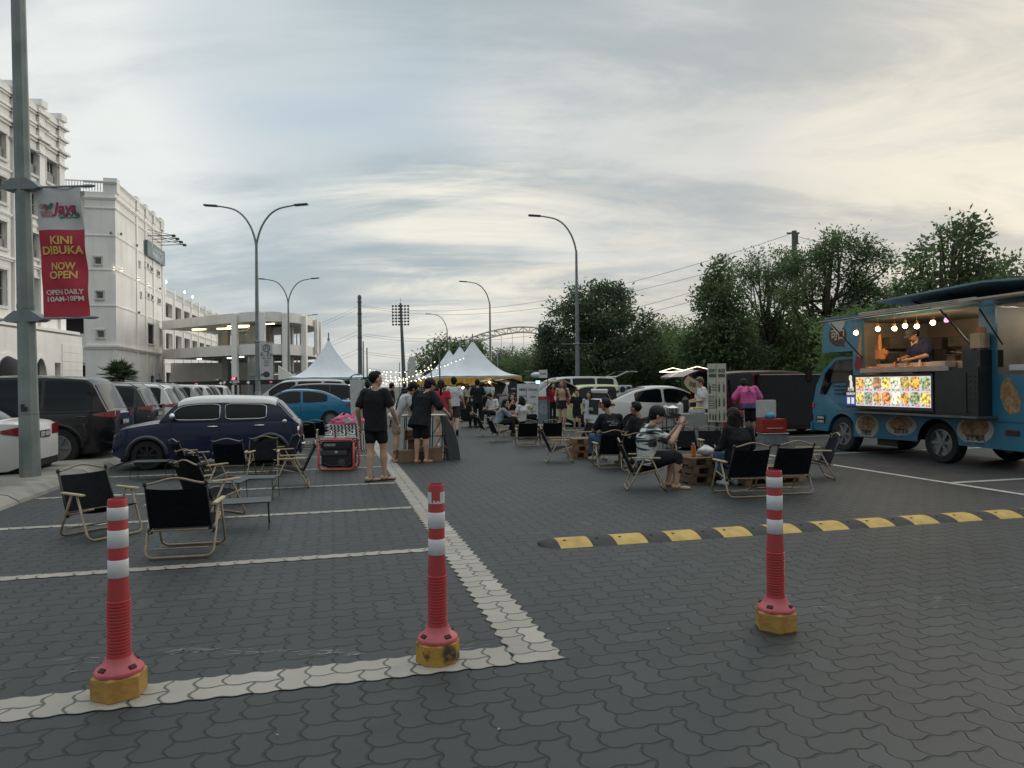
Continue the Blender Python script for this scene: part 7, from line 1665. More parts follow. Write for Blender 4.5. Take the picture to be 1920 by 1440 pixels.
person('man in a white shirt bending his head, seated behind the man in black', P(921, 800), -120, 1.66, SIT, dict(head=(.02, .05, 1.03)), (TEEW, 'tee', .03), (TEEB, 'pants', 1.9), ('sneaker', BSH), ('short', HAIRB), SKIN, pitch=-30, vox=.013, z=.12)
person('woman seated left of the man in black, dark clothes and pale face', P(876, 803), 60, 1.62, SIT, {}, (TEEB, 'tee', .03), (TEEB, 'pants', 1.9), ('sneaker', BSH), ('bob', HAIRB, .25), SKIN, yaw=-60, vox=.014)
def dog(loc, rz):
    t = thing('dog', 'small cream-coloured dog standing on a black pet stroller', 'dog', loc, rz); b = MB()
    loft(b, [(V(0, y, z), V(1, 0, 0), V(0, 0, 1), rx, rz_) for y, z, rx, rz_ in ((-.20, .27, .05, .05), (-.16, .27, .075, .08), (-.02, .26, .075, .075), (.10, .27, .085, .10), (.17, .29, .06, .08))])
    capsule(b, (0, .14, .31), (0, .21, .42), .06, .05); b.ball((0, .235, .46), (.055, .065, .055), 12, 8); capsule(b, (0, .28, .445), (0, .325, .435), .032, .022); b.ball((0, .345, .44), .012, 8, 5)
    for s in (-1, 1):
        b.tube([(s*.035, .22, .50), (s*.06, .20, .50), (s*.07, .21, .43)], [.018, .022, .010], 7)
        limb(b, (s*.05, .12, .22), (s*.05, .10, .12), (s*.05, .13, .025), .034, .022, .016); capsule(b, (s*.05, .13, .018), (s*.05, .16, .016), .018, .016)
        limb(b, (s*.05, -.15, .24), (s*.055, -.11, .14), (s*.055, -.18, .09), .046, .028, .017); limb(b, (s*.055, -.18, .09), (s*.055, -.17, .05), (s*.055, -.155, .02), .017, .015, .014); capsule(b, (s*.055, -.16, .018), (s*.055, -.125, .016), .018, .016)
    b.tube([(0, -.19, .30), (0, -.26, .36), (0, -.25, .43), (0, -.20, .46)], [.022, .026, .024, .010], 8)
    fast_mesh(b, .009, 'body', M('cream_fur', (.42, .38, .30), .9, var=.15, scale=30, bump=.8, bscale=120), t, .008, 26)
    for s in (-1, 1): e = MB(); e.ball((s*.026, .285, .475), .008, 6, 5); e.build('eye', EYE, t, True)
    e = MB(); e.ball((0, .355, .442), .012, 8, 5); e.build('nose', EYE, t, True)
dp = P(990, 803); st = thing('pet_stroller', 'black folding pet stroller carrying the cream dog', 'stroller', dp, R(15)); b = MB(); b.rbox((0, 0, .42), (.62, .34, .16), .03); b.build('basket', TEEB, st)
for x in (-.25, .25):
    for y in (-.14, .14): b = MB(); b.tube([(x*1.1, y, .05), (x*.7, y, .36)], .012, 6); b.ball((x*1.1, y, .06), (.06, .02, .06), 10, 6); b.build('leg', BLACKM, st)
b = MB(); b.tube([(-.30, -.15, .5), (-.34, -.15, .85), (-.30, 0, .90), (-.34, .15, .85), (-.30, .15, .5)], .014, 7); b.build('handle', BLACKM, st); dog(dp+V(0, 0, .51), R(75))
# ---- tall woman and two children
person('tall long-haired woman in a tan crop top and short black skirt', P(1055, 806), -100, 1.70, STAND, dict(an=((-.06, .10, .085), (.07, -.10, .10)), kn=((-.08, .10, .50), (.08, .02, .50)), wr=((-.30, .05, .88), (.22, .18, 1.05)), el=((-.26, -.03, 1.12), (.25, -.02, 1.12))), (TANT, 'crop'), (TEEB, 'skirt', .42), ('flip', WSH), ('long', HAIRBR, .40), SKIN, vox=.010, fat=.92, yaw=-10)
person('boy in a long black T-shirt between the tall woman and the girl', P(1082, 807), -92, 1.36, STAND, dict(wr=((-.30, .06, .92), (.30, .06, .92)), el=((-.26, 0, 1.12), (.26, 0, 1.12))), (TEEB, 'tee', .28), (OLV, 'shorts', .8), ('sneaker', BSH), ('short', HAIRB), SKIN, vox=.011)
person('little girl in a white dress with long black hair, beside the boy', P(1104, 813), -95, 1.30, STAND, dict(wr=((-.32, .06, .92), (.26, .06, .90))), (TEEW, 'short_sleeve', .02), (TEEW, 'skirt', .75), ('sneaker', WSH), ('long', HAIRB, .36), SKIN, vox=.011, fat=.95)
person('person in a dark red jacket half hidden behind the woman in tan', P(1036, 792), -60, 1.62, STAND, {}, (cloth_m('dark_red', (.20, .015, .03)), 'long', .05), (TEEB, 'pants', 1.9), ('sneaker', BSH), ('bob', HAIRB, .2), SKIN, vox=.014)
# ---- seated group, middle right
def backprint(t, k, q):
    for i_, (s_, zz, w, xo) in enumerate((('Black Team', .80, .17, -.05), ('SINCE 1990', .765, .20, .03), ('Camping Club', .73, .17, 0))):
        b = MB(); b.text(s_, .030, FR((xo*k, -.272*k-.006, zz*k), (-1, 0, 0), (0, 0, 1)), bold=.02, fit=w*k); 
        b.v = [Vector((v.x, v.y+.55*(v.x*v.x)*3, v.z)) for v in b.v]; b.build('back_print', WSH, t)
person('seated man in jeans and black T-shirt with white print on the back', P(1141, 866), 103, 1.74, SIT, dict(che=(0, -.12, .76), nek=(-.02, -.06, .94), head=(-.05, -.01, 1.10), el=((-.30, 0, .62), (.28, -.02, .62)), wr=((-.18, .22, .56), (.20, .2, .56)), kn=((-.22, .36, .48), (.14, .40, .47)), an=((-.20, .30, .085), (.06, .34, .085))), (TEEB, 'tee', .05), (JEAN, 'pants', 1.88), ('sneaker', M('shoe_cream', (.38, .34, .27), .7)), ('fade', HAIRB), SKINT, yaw=25, vox=.009, fat=1.15, extra=backprint)
person('seated man in plain black T-shirt, behind the man in the patterned shirt', P(1196, 874), 110, 1.70, SIT, dict(head=(-.05, -.03, 1.075)), (TEEB, 'tee', .05), (TEEB, 'pants', 1.9), ('sneaker', BSH), ('fade', HAIRB), SKINT, yaw=25, vox=.011, fat=1.1)
def phone(t, k, q):
    b = MB(); b.rbox((0, 0, 0), (.15, .010, .072), .004); o = b.build('x', DARKPL, None); o.name = 'mobile_phone'; m_ = Matrix.Translation(t.location) @ Matrix.Rotation(t.rotation_euler.z, 4, 'Z') @ Matrix.Translation(V(0, .44, .93)*k); o.matrix_world = m_; tag(o, 'mobile phone held up by the man in the patterned shirt', 'phone')
    b = MB(); b.at(hm_ := Matrix.Translation(q['hd']) @ Matrix.Rotation(R(q['yaw']), 4, 'Z') @ Matrix.Rotation(R(q['pitch']), 4, 'X'))
    for s in (-1, 1): b.tube([(s*.034+.022*math.cos(a*.7854), .100, .014+.016*math.sin(a*.7854)) for a in range(8)], .0025, 4, closed=True); b.tube([(s*.056, .098, .018), (s*.082, .0, .015)], .0022, 4)
    b.build('glasses', DARKPL, t); strap(t, [(-.10, -.11, .95), (-.17, -.17, .84), (-.2, -.2, .62)], .018, BSH, 'bag_strap')
person('seated man in black and white patterned shirt and black cap holding a phone', P(1226, 915), -3, 1.74, SIT, dict(pel=(0, -.10, .39), che=(0, -.10, .73), nek=(0, -.02, .91), head=(0, .06, 1.045), sh=((-.175, -.05, .86), (.175, -.05, .86)), el=((-.22, .22, .66), (.22, .22, .68)), wr=((-.09, .38, .90), (.09, .38, .90)), handdir=((.2, .3, 1), (-.2, .3, 1)), kn=((-.14, .33, .47), (.14, .33, .47)), an=((-.12, .22, .085), (.14, .30, .085))), (CAMO, 'tee', .05), (TEEB, 'pants', 1.55), ('flip', M('sandal_tan', (.14, .09, .06), .7)), ('cap', HAIRB), SKIN, pitch=-14, vox=.008, fat=1.15, extra=phone)
person('seated long-haired woman in a black jacket seen from behind', P(1378, 912), 100, 1.66, SIT, dict(head=(-.04, -.02, 1.06), kn=((-.13, .34, .46), (.13, .34, .46)), an=((-.12, .10, .085), (.08, .16, .085))), (TEEB, 'long', .06), (JEAN, 'pants', 1.9), ('sneaker', WSH), ('long', HAIRB, .50), SKIN, yaw=15, vox=.010, fat=1.1)
# ---- stallholders
def pprint(t, k, q):
    b = MB()
    b.text('S:', .17, FR((-.02*k, -.175*k, 1.33*k), (1, 0, 0), (0, 0, 1)), bold=.03); b.text('GRILL HOUSE', .035, FR((0, -.178*k, 1.22*k), (1, 0, 0), (0, 0, 1)), bold=.01, fit=.18); b.build('back_print', M('print_plum', (.10, .02, .10), .8), t)
person('stout man in a pink shirt with purple hem and black shorts', P(1405, 824), 82, 1.72, STAND, dict(che=(-.02, .05, 1.25), nek=(-.05, .13, 1.39), head=(-.09, .22, 1.49), sh=((-.21, .06, 1.36), (.18, .10, 1.36)), el=((-.34, .10, 1.13), (.29, .12, 1.13)), wr=((-.22, .34, 1.02), (.22, .38, 1.06))), (PNK, 'over', .12), (TEEB, 'shorts', .80), ('sneaker', BSH), ('cap', HAIRB), SKINT, pitch=-25, vox=.010, fat=1.28, extra=pprint)
person('food vendor in a white T-shirt behind the grey-clothed table, facing left', P(1317, 829), 182, 1.70, STAND, dict(head=(0, .06, 1.56), el=((-.24, .06, 1.10), (.24, .08, 1.10)), wr=((-.12, .28, 1.06), (.16, .30, 1.08))), (TEEW, 'tee', .05), (TEEB, 'shorts', .8), ('sneaker', BSH), ('short', HAIRBR), SKIN, yaw=15, pitch=-15, vox=.010, fat=1.12)

bpy.data.scenes.remove(SCR) if False else None
# ================================================================ food truck
U0 = 10.95; V0 = 10.78; TW_ = 1.95
TR = thing('food_truck', 'blue food truck with open serving hatch, hanging bulbs and glowing menu panel', 'food truck', G(U0+TW_/2, V0, 0), TH+math.pi/2)
def TP(px, py, o=0.0):      # local x, z of a pixel on the truck's near side (o metres proud of it)
    r = ray(px, py); k = r.x/r.y; d = (U0-o)/(k*CT+ST); return (-k*d*ST+d*CT-V0, CH+r.z/r.y*d)
YS = TW_/2                  # near side is local +y
TB = M('truck_blue', (.024, .145, .235), .4, var=.1, scale=1.5, coat=.4); TBD = M('truck_blue_dark', (.02, .13, .22), .45, var=.12, scale=2)
STL = M('brushed_steel', (.16, .165, .16), .35, metal=.7, var=.15, scale=3); DSTL = M('dark_steel', (.045, .05, .05), .3, metal=.6)
def quadY(b, pts, y, mi=None): b.add([(x, y, z) for x, z in pts], [tuple(range(len(pts)))], mi)
class TWall(Wall):
    def __init__(s, y): s.o = V(0, y, 0); s.d = V(1, 0, 0); s.n = V(0, 1, 0)
tw = TWall(YS)
xb0 = -2.6; xf = TP(1541, 640)[0]; xcab = TP(1600, 760)[0]; ztop0 = 2.93; zbot = .36
o1 = [TP(1835, 600)[0], TP(1617, 640)[0], 1.56, TP(1834, 572)[1]-.02]; o2 = [xb0+.25, TP(1866, 620)[0], TP(1866, 703)[1], TP(1866, 566)[1]]
zov = TP(1541, 662)[1]
b = MB(); tw.panel(b, xb0, xcab, zbot+.5, ztop0, [tuple(o1), tuple(o2)], .05)
# side skirt with wheel cut-outs
def arch_pts(xw, rr, x0, x1, zt):
    pts = [(x0, zbot), (x0, zt), (x1, zt), (x1, zbot)]
    return pts+[(xw+rr*math.cos(a), max(zbot, .38+rr*math.sin(a))) for a in [math.pi*k/12 for k in range(13)]]
quadY(b, arch_pts(0, .46, xb0, xcab, zbot+.5)[::-1], YS)
# rest of the box
b.add([(xb0, YS, zbot), (xb0, -YS, zbot), (xb0, -YS, ztop0), (xb0, YS, ztop0)], [(0, 1, 2, 3)])
b.add([(xb0, -YS, zbot), (xcab, -YS, zbot), (xcab, -YS, ztop0), (xb0, -YS, ztop0)], [(0, 1, 2, 3)])
b.add([(xcab, -YS, zbot), (xcab, YS, zbot), (xcab, YS, zov), (xcab, -YS, zov)], [(0, 1, 2, 3)])
b.build('body', TB, TR)
b = MB(); xo = xf; b.prism([(xcab-.01, zov), (xo+.0, zov), (xo-.04, ztop0-.12), (xo-.14, ztop0), (xcab-.01, ztop0)], -YS, YS+.001); b.build('cab_overhang', TB, TR)
b = MB(); b.rbox(((xb0+xo)/2-.05, 0, ztop0+.03), (xo-xb0, TW_+.06, .06), .02); b.build('roof', TBD, TR)
b = MB()
for z, dz in ((zbot+.5, .03), (ztop0-.06, .05)): b.box(((xb0+xcab)/2, YS+.008, z), (xcab-xb0, .016, dz))
b.build('side_moulding', TBD, TR)
# interior
INW = M('hatch_interior', (.17, .15, .125), .6, col2=(.27, .235, .19), scale=1.6)
b = MB(); zi = 1.1
b.bx(xb0+.05, xcab-.05, -YS+.04, -YS+.08, .9, ztop0-.03); b.bx(xb0+.05, xcab-.05, -YS+.09, YS-.06, ztop0-.10, ztop0-.04); b.bx(xb0+.05, xcab-.05, -YS+.09, YS-.06, .86, .90)
b.bx(xcab-.12, xcab-.06, -YS+.09, YS-.06, .9, ztop0-.11); b.bx(o1[0]-.12, o1[0]-.08, -YS+.09, YS-.06, .9, ztop0-.11); b.build('interior_lining', INW, TR)
for z in (zi, 2.0):
    for k, x in enumerate((o1[0]+.2, o1[0]+.85, o1[0]+1.5)):
        b = MB(); b.rbox((x, -YS+.30, z+.2), (.5, .35, .42 if z < 1.5 else .22), .02); b.build('kitchen_unit', (STL, DSTL)[k % 2], TR)
xw0 = (o1[0]+o1[1])/2
b = MB(); b.rbox((xw0, .2, 2.05), (.0001+.5, .3, .02), .005); b.build('wall_shelf', STL, TR)
for k, (xo_, zo_, w_, h_, c_) in enumerate(((.15, 1.95, .34, .40, (.10, .09, .08)), (.62, 1.98, .22, .30, (.22, .20, .17)), (.95, 1.95, .30, .46, (.06, .055, .05)), (1.35, 1.95, .24, .34, (.20, .15, .11)), (1.72, 1.96, .30, .42, (.07, .06, .055)), (.4, 2.45, .5, .22, (.12, .11, .10)), (1.25, 2.42, .6, .26, (.09, .08, .07)))):
    b = MB(); b.rbox((min(o1[0]+xo_*.85+1.55, xcab-.3), -YS+.26, zo_+h_/2-.2), (w_, .28, h_), .015); b.build('kitchen_item', M('kitchen_item_%d' % k, c_, .5, var=.3), TR)
for k, (y_, z_, w_, h_, c_) in enumerate(((-.45, 1.75, .3, .5, (.09, .08, .07)), (-.1, 1.7, .26, .42, (.24, .21, .18)), (.25, 1.75, .3, .5, (.06, .06, .055)), (.0, 2.35, .7, .25, (.14, .12, .10)))):
    b = MB(); b.rbox((xcab-.26, y_, z_+h_/2-.1), (.24, w_, h_), .015); b.build('kitchen_item', M('kitchen_box_%d' % k, c_, .5, var=.3), TR)
for k, (xo_, zo_) in enumerate(((-.35, 1.35), (-.75, 1.4), (-1.0, 1.3))):
    b = MB(); b.rbox((o2[1]+xo_+.05, -.1-.2*k, zo_+.15), (.34, .4, .5), .02); b.build('kitchen_item', DSTL, TR)
b = MB(); b.rbox((o2[1]-.4, YS-.25, o2[2]+.12), (.5, .3, .10), .01); b.build('paper_stack', MATS['pale_box'] if 'pale_box' in MATS else WHITEP, TR)
# steel serving front: tray, ledge, cabinet
tx0, tx1 = TP(1785, 690, .25)[0], TP(1619, 690, .25)[0]
b = MB(); zt_ = TP(1700, 693, .3)[1]; b.prism([(tx0, zt_-.04), (tx1, zt_-.04), (tx1, zt_+.0), (tx0, zt_+.0)], YS-.15, YS+.34); b.bx(tx0, tx1, YS+.30, YS+.335, zt_, zt_+.05); b.bx(tx0, tx1, YS-.10, YS-.08, zt_, zt_+.14); b.build('serving_tray', M('pale_steel_tray', (.38, .33, .27), .4, metal=.2), TR)
FR1 = M('fried_snacks', (.50, .16, .04), .7, var=.4, scale=18, bump=.4)
rnd = random.Random(6)
for cxp in (1648, 1715):
    b = MB(); x_, z_ = TP(cxp, 690, .15)
    for _ in range(46): b.ball((x_+rnd.gauss(0, .13), YS+.14+rnd.gauss(0, .06), zt_+.02+rnd.uniform(0, .05)), (rnd.uniform(.02, .05), .02, .018), 6, 4)
    b.build('fried_snack_pile', FR1, TR, True)
lx0, lx1 = TP(1841, 783, .35)[0], TP(1577, 772, .35)[0]; lz = TP(1700, 776, .3)[1]
b = MB(); b.bx(lx0, lx1, YS+.002, YS+.45, lz-.02, lz+.015); b.build('lower_ledge', STL, TR)
cx0, cx1 = TP(1834, 730, .30)[0], TP(1753, 730, .30)[0]; cz1 = TP(1790, 690, .3)[1]
b = MB(); b.bx(cx0, cx1, YS+.003, YS+.30, lz+.02, cz1); b.build('steel_cabinet', DSTL, TR)
b = MB(); b.bx(cx0+.22, cx1-.02, YS+.302, YS+.315, lz+.06, cz1-.08); b.build('cabinet_door', DSTL, TR)
for k in range(5):
    for j in (0, 1): b = MB(); b.box((cx0+.06+.1*j, YS+.305, lz+.3+.10*k), (.03, .012, .02)); b.build('vent_slot', TRIM, TR)
b = MB(); b.bx(cx0, cx0+.35, YS-.25, YS+.25, cz1+.002, cz1+.30); b.build('fryer', DSTL, TR); b = MB(); b.tube([(cx0+.4, YS+.1, cz1), (cx0+.42, YS+.1, cz1+.25), (cx0+.7, YS+.12, cz1+.3)], .018, 6); b.build('fryer_handle', BLACKM, TR)
b = MB(); b.rbox((cx0+.12, YS+.12, cz1+.46), (.22, .2, .26), .01); b.build('cash_box', M('pale_box', (.48, .36, .24), .6), TR)
# menu light box
mx0, mx1 = TP(1749, 735, .30)[0], TP(1586, 735, .30)[0]; mz1 = TP(1668, 702, .3)[1]; mz0 = TP(1668, 768, .3)[1]; ym = YS+.30
b = MB(); b.bx(mx0, mx1, YS+.02, ym, mz0, mz1); MBX = b.build('menu_lightbox', M('brown_frame', (.055, .038, .028), .5), TR)
def em(name, c, s_=.9, **k): return M(name, c, .5, emit=(c, s_), **k)
px0, px1 = mx0+.04, mx1-(mx1-mx0)*.135; pz0, pz1 = mz0+.06, mz1-.045
b = MB(); b.bx(px0, px1, ym+.001, ym+.006, pz0, pz1); b.build('lit_panel', em('lit_white', (.74, .78, .84), .45), MBX)
foods = [(.55, .30, .08), (.42, .42, .26), (.30, .16, .09), (.60, .48, .14), (.50, .52, .38), (.34, .26, .08), (.55, .30, .06), (.28, .32, .16), (.48, .38, .10), (.22, .25, .16), (.42, .24, .08), (.55, .24, .08), (.66, .62, .42), (.48, .28, .08), (.22, .26, .14), (.56, .44, .10)]
def foodmat(i, c):
    m = M('food_print_%d' % i, tuple(v*.22 for v in c), .5, col2=tuple(min(1, v*1.5) for v in c), scale=20, thr=(.36, .62)); nt = m.node_tree; p_ = nt.nodes['Principled BSDF']; nt.links.new(p_.inputs['Base Color'].links[0].from_socket, p_.inputs['Emission Color']); p_.inputs['Emission Strength'].default_value = 1.0; return m
TAGR = em('tag_red', (.55, .03, .04), .8); TXB = em('text_blue', (.05, .07, .25), .6); rnd = random.Random(12)
CWd = (px1-px0)/8; CHh = (pz1-pz0)/2
for i in range(16):
    c = i % 8; r_ = i//8; xc = px1-CWd*(c+.5); zc = pz1-CHh*(r_+.5)     # reads left to right seen from outside
    b = MB(); n = 14; a_, h_ = CWd*.48, CHh*.40
    sh_ = [(math.cos(6.2832*k/n), math.sin(6.2832*k/n)) for k in range(n)]; ex_ = .45 if i % 3 != 1 else .8
    b.add([(xc+a_*math.copysign(abs(p_)**ex_, p_)*(1+.08*math.sin(k*3+i)), ym+.009, zc+CHh*.08+h_*math.copysign(abs(q)**ex_, q)) for k, (p_, q) in enumerate(sh_)], [tuple(range(n))]); b.build('food_picture', foodmat(i, foods[i]), MBX)
    b = MB(); b.bx(xc-CWd*.42, xc-CWd*.05, ym+.007, ym+.012, zc-CHh*.44, zc-CHh*.31); b.build('price_tag', TAGR, MBX)
    b = MB(); b.text('RM%d' % (6+i % 5), CHh*.11, FR((xc-CWd*.23, ym+.013, zc-CHh*.375), (-1, 0, 0), (0, 0, 1)), bold=.02, fit=CWd*.28, th=.001); b.build('price_lettering', em('lit_white', ()) if False else MATS['lit_white'], MBX)
    b = MB(); b.text(('炸鸡排', '地瓜球', '香菇', '薯条', '鱿鱼', '鸡块', '热狗', '海苔')[c], CHh*.10, FR((xc+CWd*.22, ym+.008, zc-CHh*.375), (-1, 0, 0), (0, 0, 1)), bold=.02, fit=CWd*.36, th=.001); b.build('dish_name', TXB, MBX)
bxx = (px1+mx1)/2; bw = mx1-px1
b = MB(); b.bx(px1+.012, mx1-.012, ym+.001, ym+.006, pz0, pz0+(pz1-pz0)*.34); b.build('blue_print', em('print_blue', (.03, .08, .30), .5), MBX)
b = MB(); b.text('大雞排', .10, FR((bxx, ym+.004, pz0+(pz1-pz0)*.57), (-1, 0, 0), (0, 0, 1)), bold=.02, fit=bw*.6, th=.001); b.text('CRUNCHY', .07, FR((bxx, ym+.004, pz0+(pz1-pz0)*.41), (-1, 0, 0), (0, 0, 1)), bold=.03, fit=bw*.85, th=.001)
b.build('brand_lettering', em('print_cream', (.8, .75, .68), .5), MBX)
b = MB(); q = [(0, .16), (.045, .13), (.05, .06), (.02, .02), (.03, -.06), (.0, -.13), (-.05, -.12), (-.06, -.03), (-.035, .06), (-.04, .13)]; b.add([(bxx+x, ym+.004, pz0+(pz1-pz0)*.82+z) for x, z in q], [tuple(range(10))]); b.build('cutlet_emblem', MATS['print_cream'], MBX)
for s in (-1, 1): b = MB(); b.rbox((bxx+s*bw*.2, ym+.008, pz0+(pz1-pz0)*.17), (bw*.26, .004, .13), .001); b.build('pay_badge', MATS['print_cream'], MBX)
# hatch awnings (hinged panels) with struts
def flap(hx0, hx1, hz, out, drop, name, mat, skew=0, th=.03):
    b = MB(); b.add([(hx0, YS+.01, hz), (hx1, YS+.01, hz), (hx1+skew, YS+out, hz-drop), (hx0+skew*.0, YS+out, hz-drop), (hx0, YS+.01, hz+th), (hx1, YS+.01, hz+th), (hx1+skew, YS+out, hz-drop+th), (hx0, YS+out, hz-drop+th)], [(0, 3, 2, 1), (4, 5, 6, 7), (0, 1, 5, 4), (1, 2, 6, 5), (2, 3, 7, 6), (3, 0, 4, 7)]); o = b.build(name, mat, TR); return o
AW = M('awning_cream', (.42, .36, .28), .5, var=.1); AWB = M('awning_blue', (.10, .17, .21), .5)
hz1 = TP(1832, 569)[1]
a1 = flap(o1[0]-.03, o1[1]+.04, hz1, 1.05, .12, 'hatch_awning', AW)
b = MB(); b.tube([(o1[0]-.03, YS+1.05, hz1-.10), (o1[1]+.04, YS+1.05, hz1-.10)], .022, 6); b.build('awning_edge', STL, a1)
for x in (o1[0]+.02, o1[1]-.02): b = MB(); b.tube([(x, YS+.02, hz1-.85), (x, YS+.80, hz1-.12)], .014, 6); b.build('gas_strut', BLACKM, a1)
for k in range(3): b = MB(); b.tube([(o1[0], YS+.02+.01*k, hz1+.05+.028*k), (o1[1]+.05, YS+.02+.01*k, hz1+.05+.028*k)], .012, 5); b.build('hinge_rail', AW, a1)
a2 = flap(o2[0], o2[1]+.02, TP(1866, 562)[1], .75, .05, 'rear_awning', AW)
for x in (o2[1]-.15,): b = MB(); b.tube([(x, YS+.02, 2.15), (x-.1, YS+.6, 2.72)], .014, 6); b.build('gas_strut', BLACKM, a2)
# roof flap raised above
b = MB(); rf0, rf1 = TP(1905, 540)[0]-.9, TP(1668, 560)[0]
pts = [(rf0, -.7, ztop0+.10), (rf1+.1, -.7, ztop0+.10), (rf1+.25, YS+.10, ztop0+.24), (TP(1850, 540)[0], YS+.10, ztop0+.30), (rf0, YS+.10, ztop0+.20)]
b.add(pts+[(x, y, z+.035) for x, y, z in pts], [(0, 1, 2, 3, 4)[::-1], (5, 6, 7, 8, 9), (0, 1, 6, 5), (1, 2, 7, 6), (2, 3, 8, 7), (3, 4, 9, 8), (4, 0, 5, 9)]); rf = b.build('roof_flap', AWB, TR)
for x in (rf1-.25, rf1-1.2): b = MB(); b.tube([(x, .1, ztop0+.06), (x+.1, YS, ztop0+.34)], .018, 5); b.build('flap_strut', BLACKM, rf)
# bulbs on the awning with real point lights
GLOW = M('bulb_glow', (1, .8, .55), .4, emit=((1, .70, .38), 9)); BRS = M('bulb_socket', (.35, .22, .12), .4)
for i, (px, py) in enumerate(((1605, 624), (1646, 617), (1677, 616), (1697, 611), (1719, 612), (1749, 605), (1775, 600))):
    of = .72 if i == 0 else .35; x, z = TP(px, py, of); b = MB(); b.lathe([(.022, .04), (.028, .06), (.024, .10), (.01, .105)], 10, (x, YS+of, z)); b.tube([(x, YS+of, z+.1), (x, YS+of, hz1-.03)], .004, 4); bo = b.build('bulb_holder', BRS, TR, True, auto=40)
    b = MB(); b.ball((x, YS+of, z), .046, 12, 8); b.build('glass_bulb', GLOW if i < 6 else M('dim_bulb', (.45, .3, .45), .2, emit=((.8, .5, .8), .8)), bo, True)
    if i < 6:
        l = bpy.data.lights.new('bulb_light', 'POINT'); l.energy = 3.6; l.color = (1, .66, .36); l.shadow_soft_size = .06; lo_ = bpy.data.objects.new('bulb_light', l); COL.objects.link(lo_); lo_.parent = TR; lo_.location = (x, YS+of-.12, z-.10)
for x, y, e_ in ((o1[0]+.35, -.1, 11), (o2[1]-.35, .25, 5)):
    b = MB(); b.lathe([(.14, 0), (.15, .03)], 16, (x, y, ztop0-.14)); b.build('ceiling_lamp', M('ceiling_glow', (1, 1, .95), .5, emit=((1, .96, .85), 8)), TR)
    l = bpy.data.lights.new('ceiling_light', 'POINT'); l.energy = e_; l.color = (1, .9, .75); l.shadow_soft_size = .12; lo_ = bpy.data.objects.new('ceiling_light', l); COL.objects.link(lo_); lo_.parent = TR; lo_.location = (x, y, ztop0-.22)
# cab
cab = [TP(px, py) for px, py in ((1600, 826), (1600, 668), (1566, 669), (1555.5, 673), (1535, 695), (1523, 722), (1517, 754), (1517.5, 808), (1524, 818))]
b = MB(); rr = .44; xw = 2.60
cab2 = [(x, z) for x, z in cab]; 
lo_side = [(xcab-.02, .42)]+[p for p in cab2[1:7]]+[(cab2[7][0], .42), (xw+rr+.02, .42)]+[(xw+rr*math.cos(math.pi*k/10), .40+rr*math.sin(math.pi*k/10)) for k in range(0, 11) if .40+rr*math.sin(math.pi*k/10) > .42]+[(xw-rr-.02, .42)]
lo_side[1] = (xcab-.02, cab2[1][1]-.02)
vs = []; n = len(lo_side)
def yy(x, z): return YS-.06-.10*max(0, (x-xw-.3)/1.0)**2-.05*max(0, (z-1.2))
vs = [(x, yy(x, z), z) for x, z in lo_side]+[(x, -yy(x, z), z) for x, z in lo_side]
b.add(vs, [tuple(range(n))[::-1], tuple(range(n, 2*n))]+[(i, (i+1) % n, n+(i+1) % n, n+i) for i in range(n)]); CAB = b.build('cab', TB, TR)
def cabpatch(pts, mat, name, o=.006, par=None):
    b = MB(); q = [TP(px, py) for px, py in pts]; b.add([(x, yy(x, z)+o, z) for x, z in q]+[(x, yy(x, z)-.02, z) for x, z in q], [tuple(range(len(q))), tuple(range(2*len(q)-1, len(q)-1, -1))]+[(i, (i+1) % len(q), len(q)+(i+1) % len(q), len(q)+i) for i in range(len(q))]); return b.build(name, mat, par or CAB)
cabpatch(((1597, 672), (1560, 676), (1541, 700), (1531, 738), (1541, 740), (1552, 718), (1597, 716)), CGL, 'side_window')
b = MB(); q0, q1 = cab2[3], cab2[5]; b.add([(q0[0]+.02, YS-.18, q0[1]-.03), (q0[0]+.02, -YS+.18, q0[1]-.03), (q1[0]+.02, -YS+.22, q1[1]), (q1[0]+.02, YS-.22, q1[1])], [(0, 1, 2, 3)]); b.build('windscreen', CGL, CAB)
cabpatch(((1597, 756), (1519, 756), (1519, 757.5), (1597, 757.5)), TBD, 'crease'); cabpatch(((1586, 735), (1577, 735), (1577, 741), (1586, 741)), TRIM, 'door_handle')
cabpatch(((1519.5, 755), (1516.5, 755), (1516.5, 764), (1519.5, 764)), M('amber_red', (.45, .08, .05), .3), 'indicator', .02)
cabpatch(((1543, 779), (1525, 779), (1525, 791), (1541, 793)), TRIM, 'load_plate', .008)
b = MB(); x, z = TP(1534, 783); b.text('BDM 3400 KG', .07, FR((x, yy(x, z)+.012, z), (-1, 0, 0), (0, 0, 1)), bold=.02, fit=.22); b.text('BTM 2000 KG', .07, FR((x, yy(x, z)+.012, z-.09), (-1, 0, 0), (0, 0, 1)), bold=.02, fit=.22); b.build('load_lettering', PLTX, CAB)
b = MB(); x, z = TP(1572, 727)
for k, s_ in enumerate(('FOOD TRUCK CATERING', 'EVENT & PARTY', 'KLANG VALLEY')): b.text(s_, .06, FR((x, yy(x, z)+.010, z+.03-.085*k), (-1, 0, 0), (0, 0, 1)), bold=.01, fit=.5)
b.build('door_lettering', M('door_ink', (.01, .04, .09), .6), CAB)
b = MB(); b.rbox((cab2[7][0]+.03, 0, .50), (.12, TW_-.16, .24), .03); b.build('bumper', TB, CAB, True, auto=40)
b = MB(); b.rbox((cab2[6][0]-.0, YS-.24, .86), (.08, .24, .17), .02); b.build('headlight', HEADL, CAB, True, auto=40)
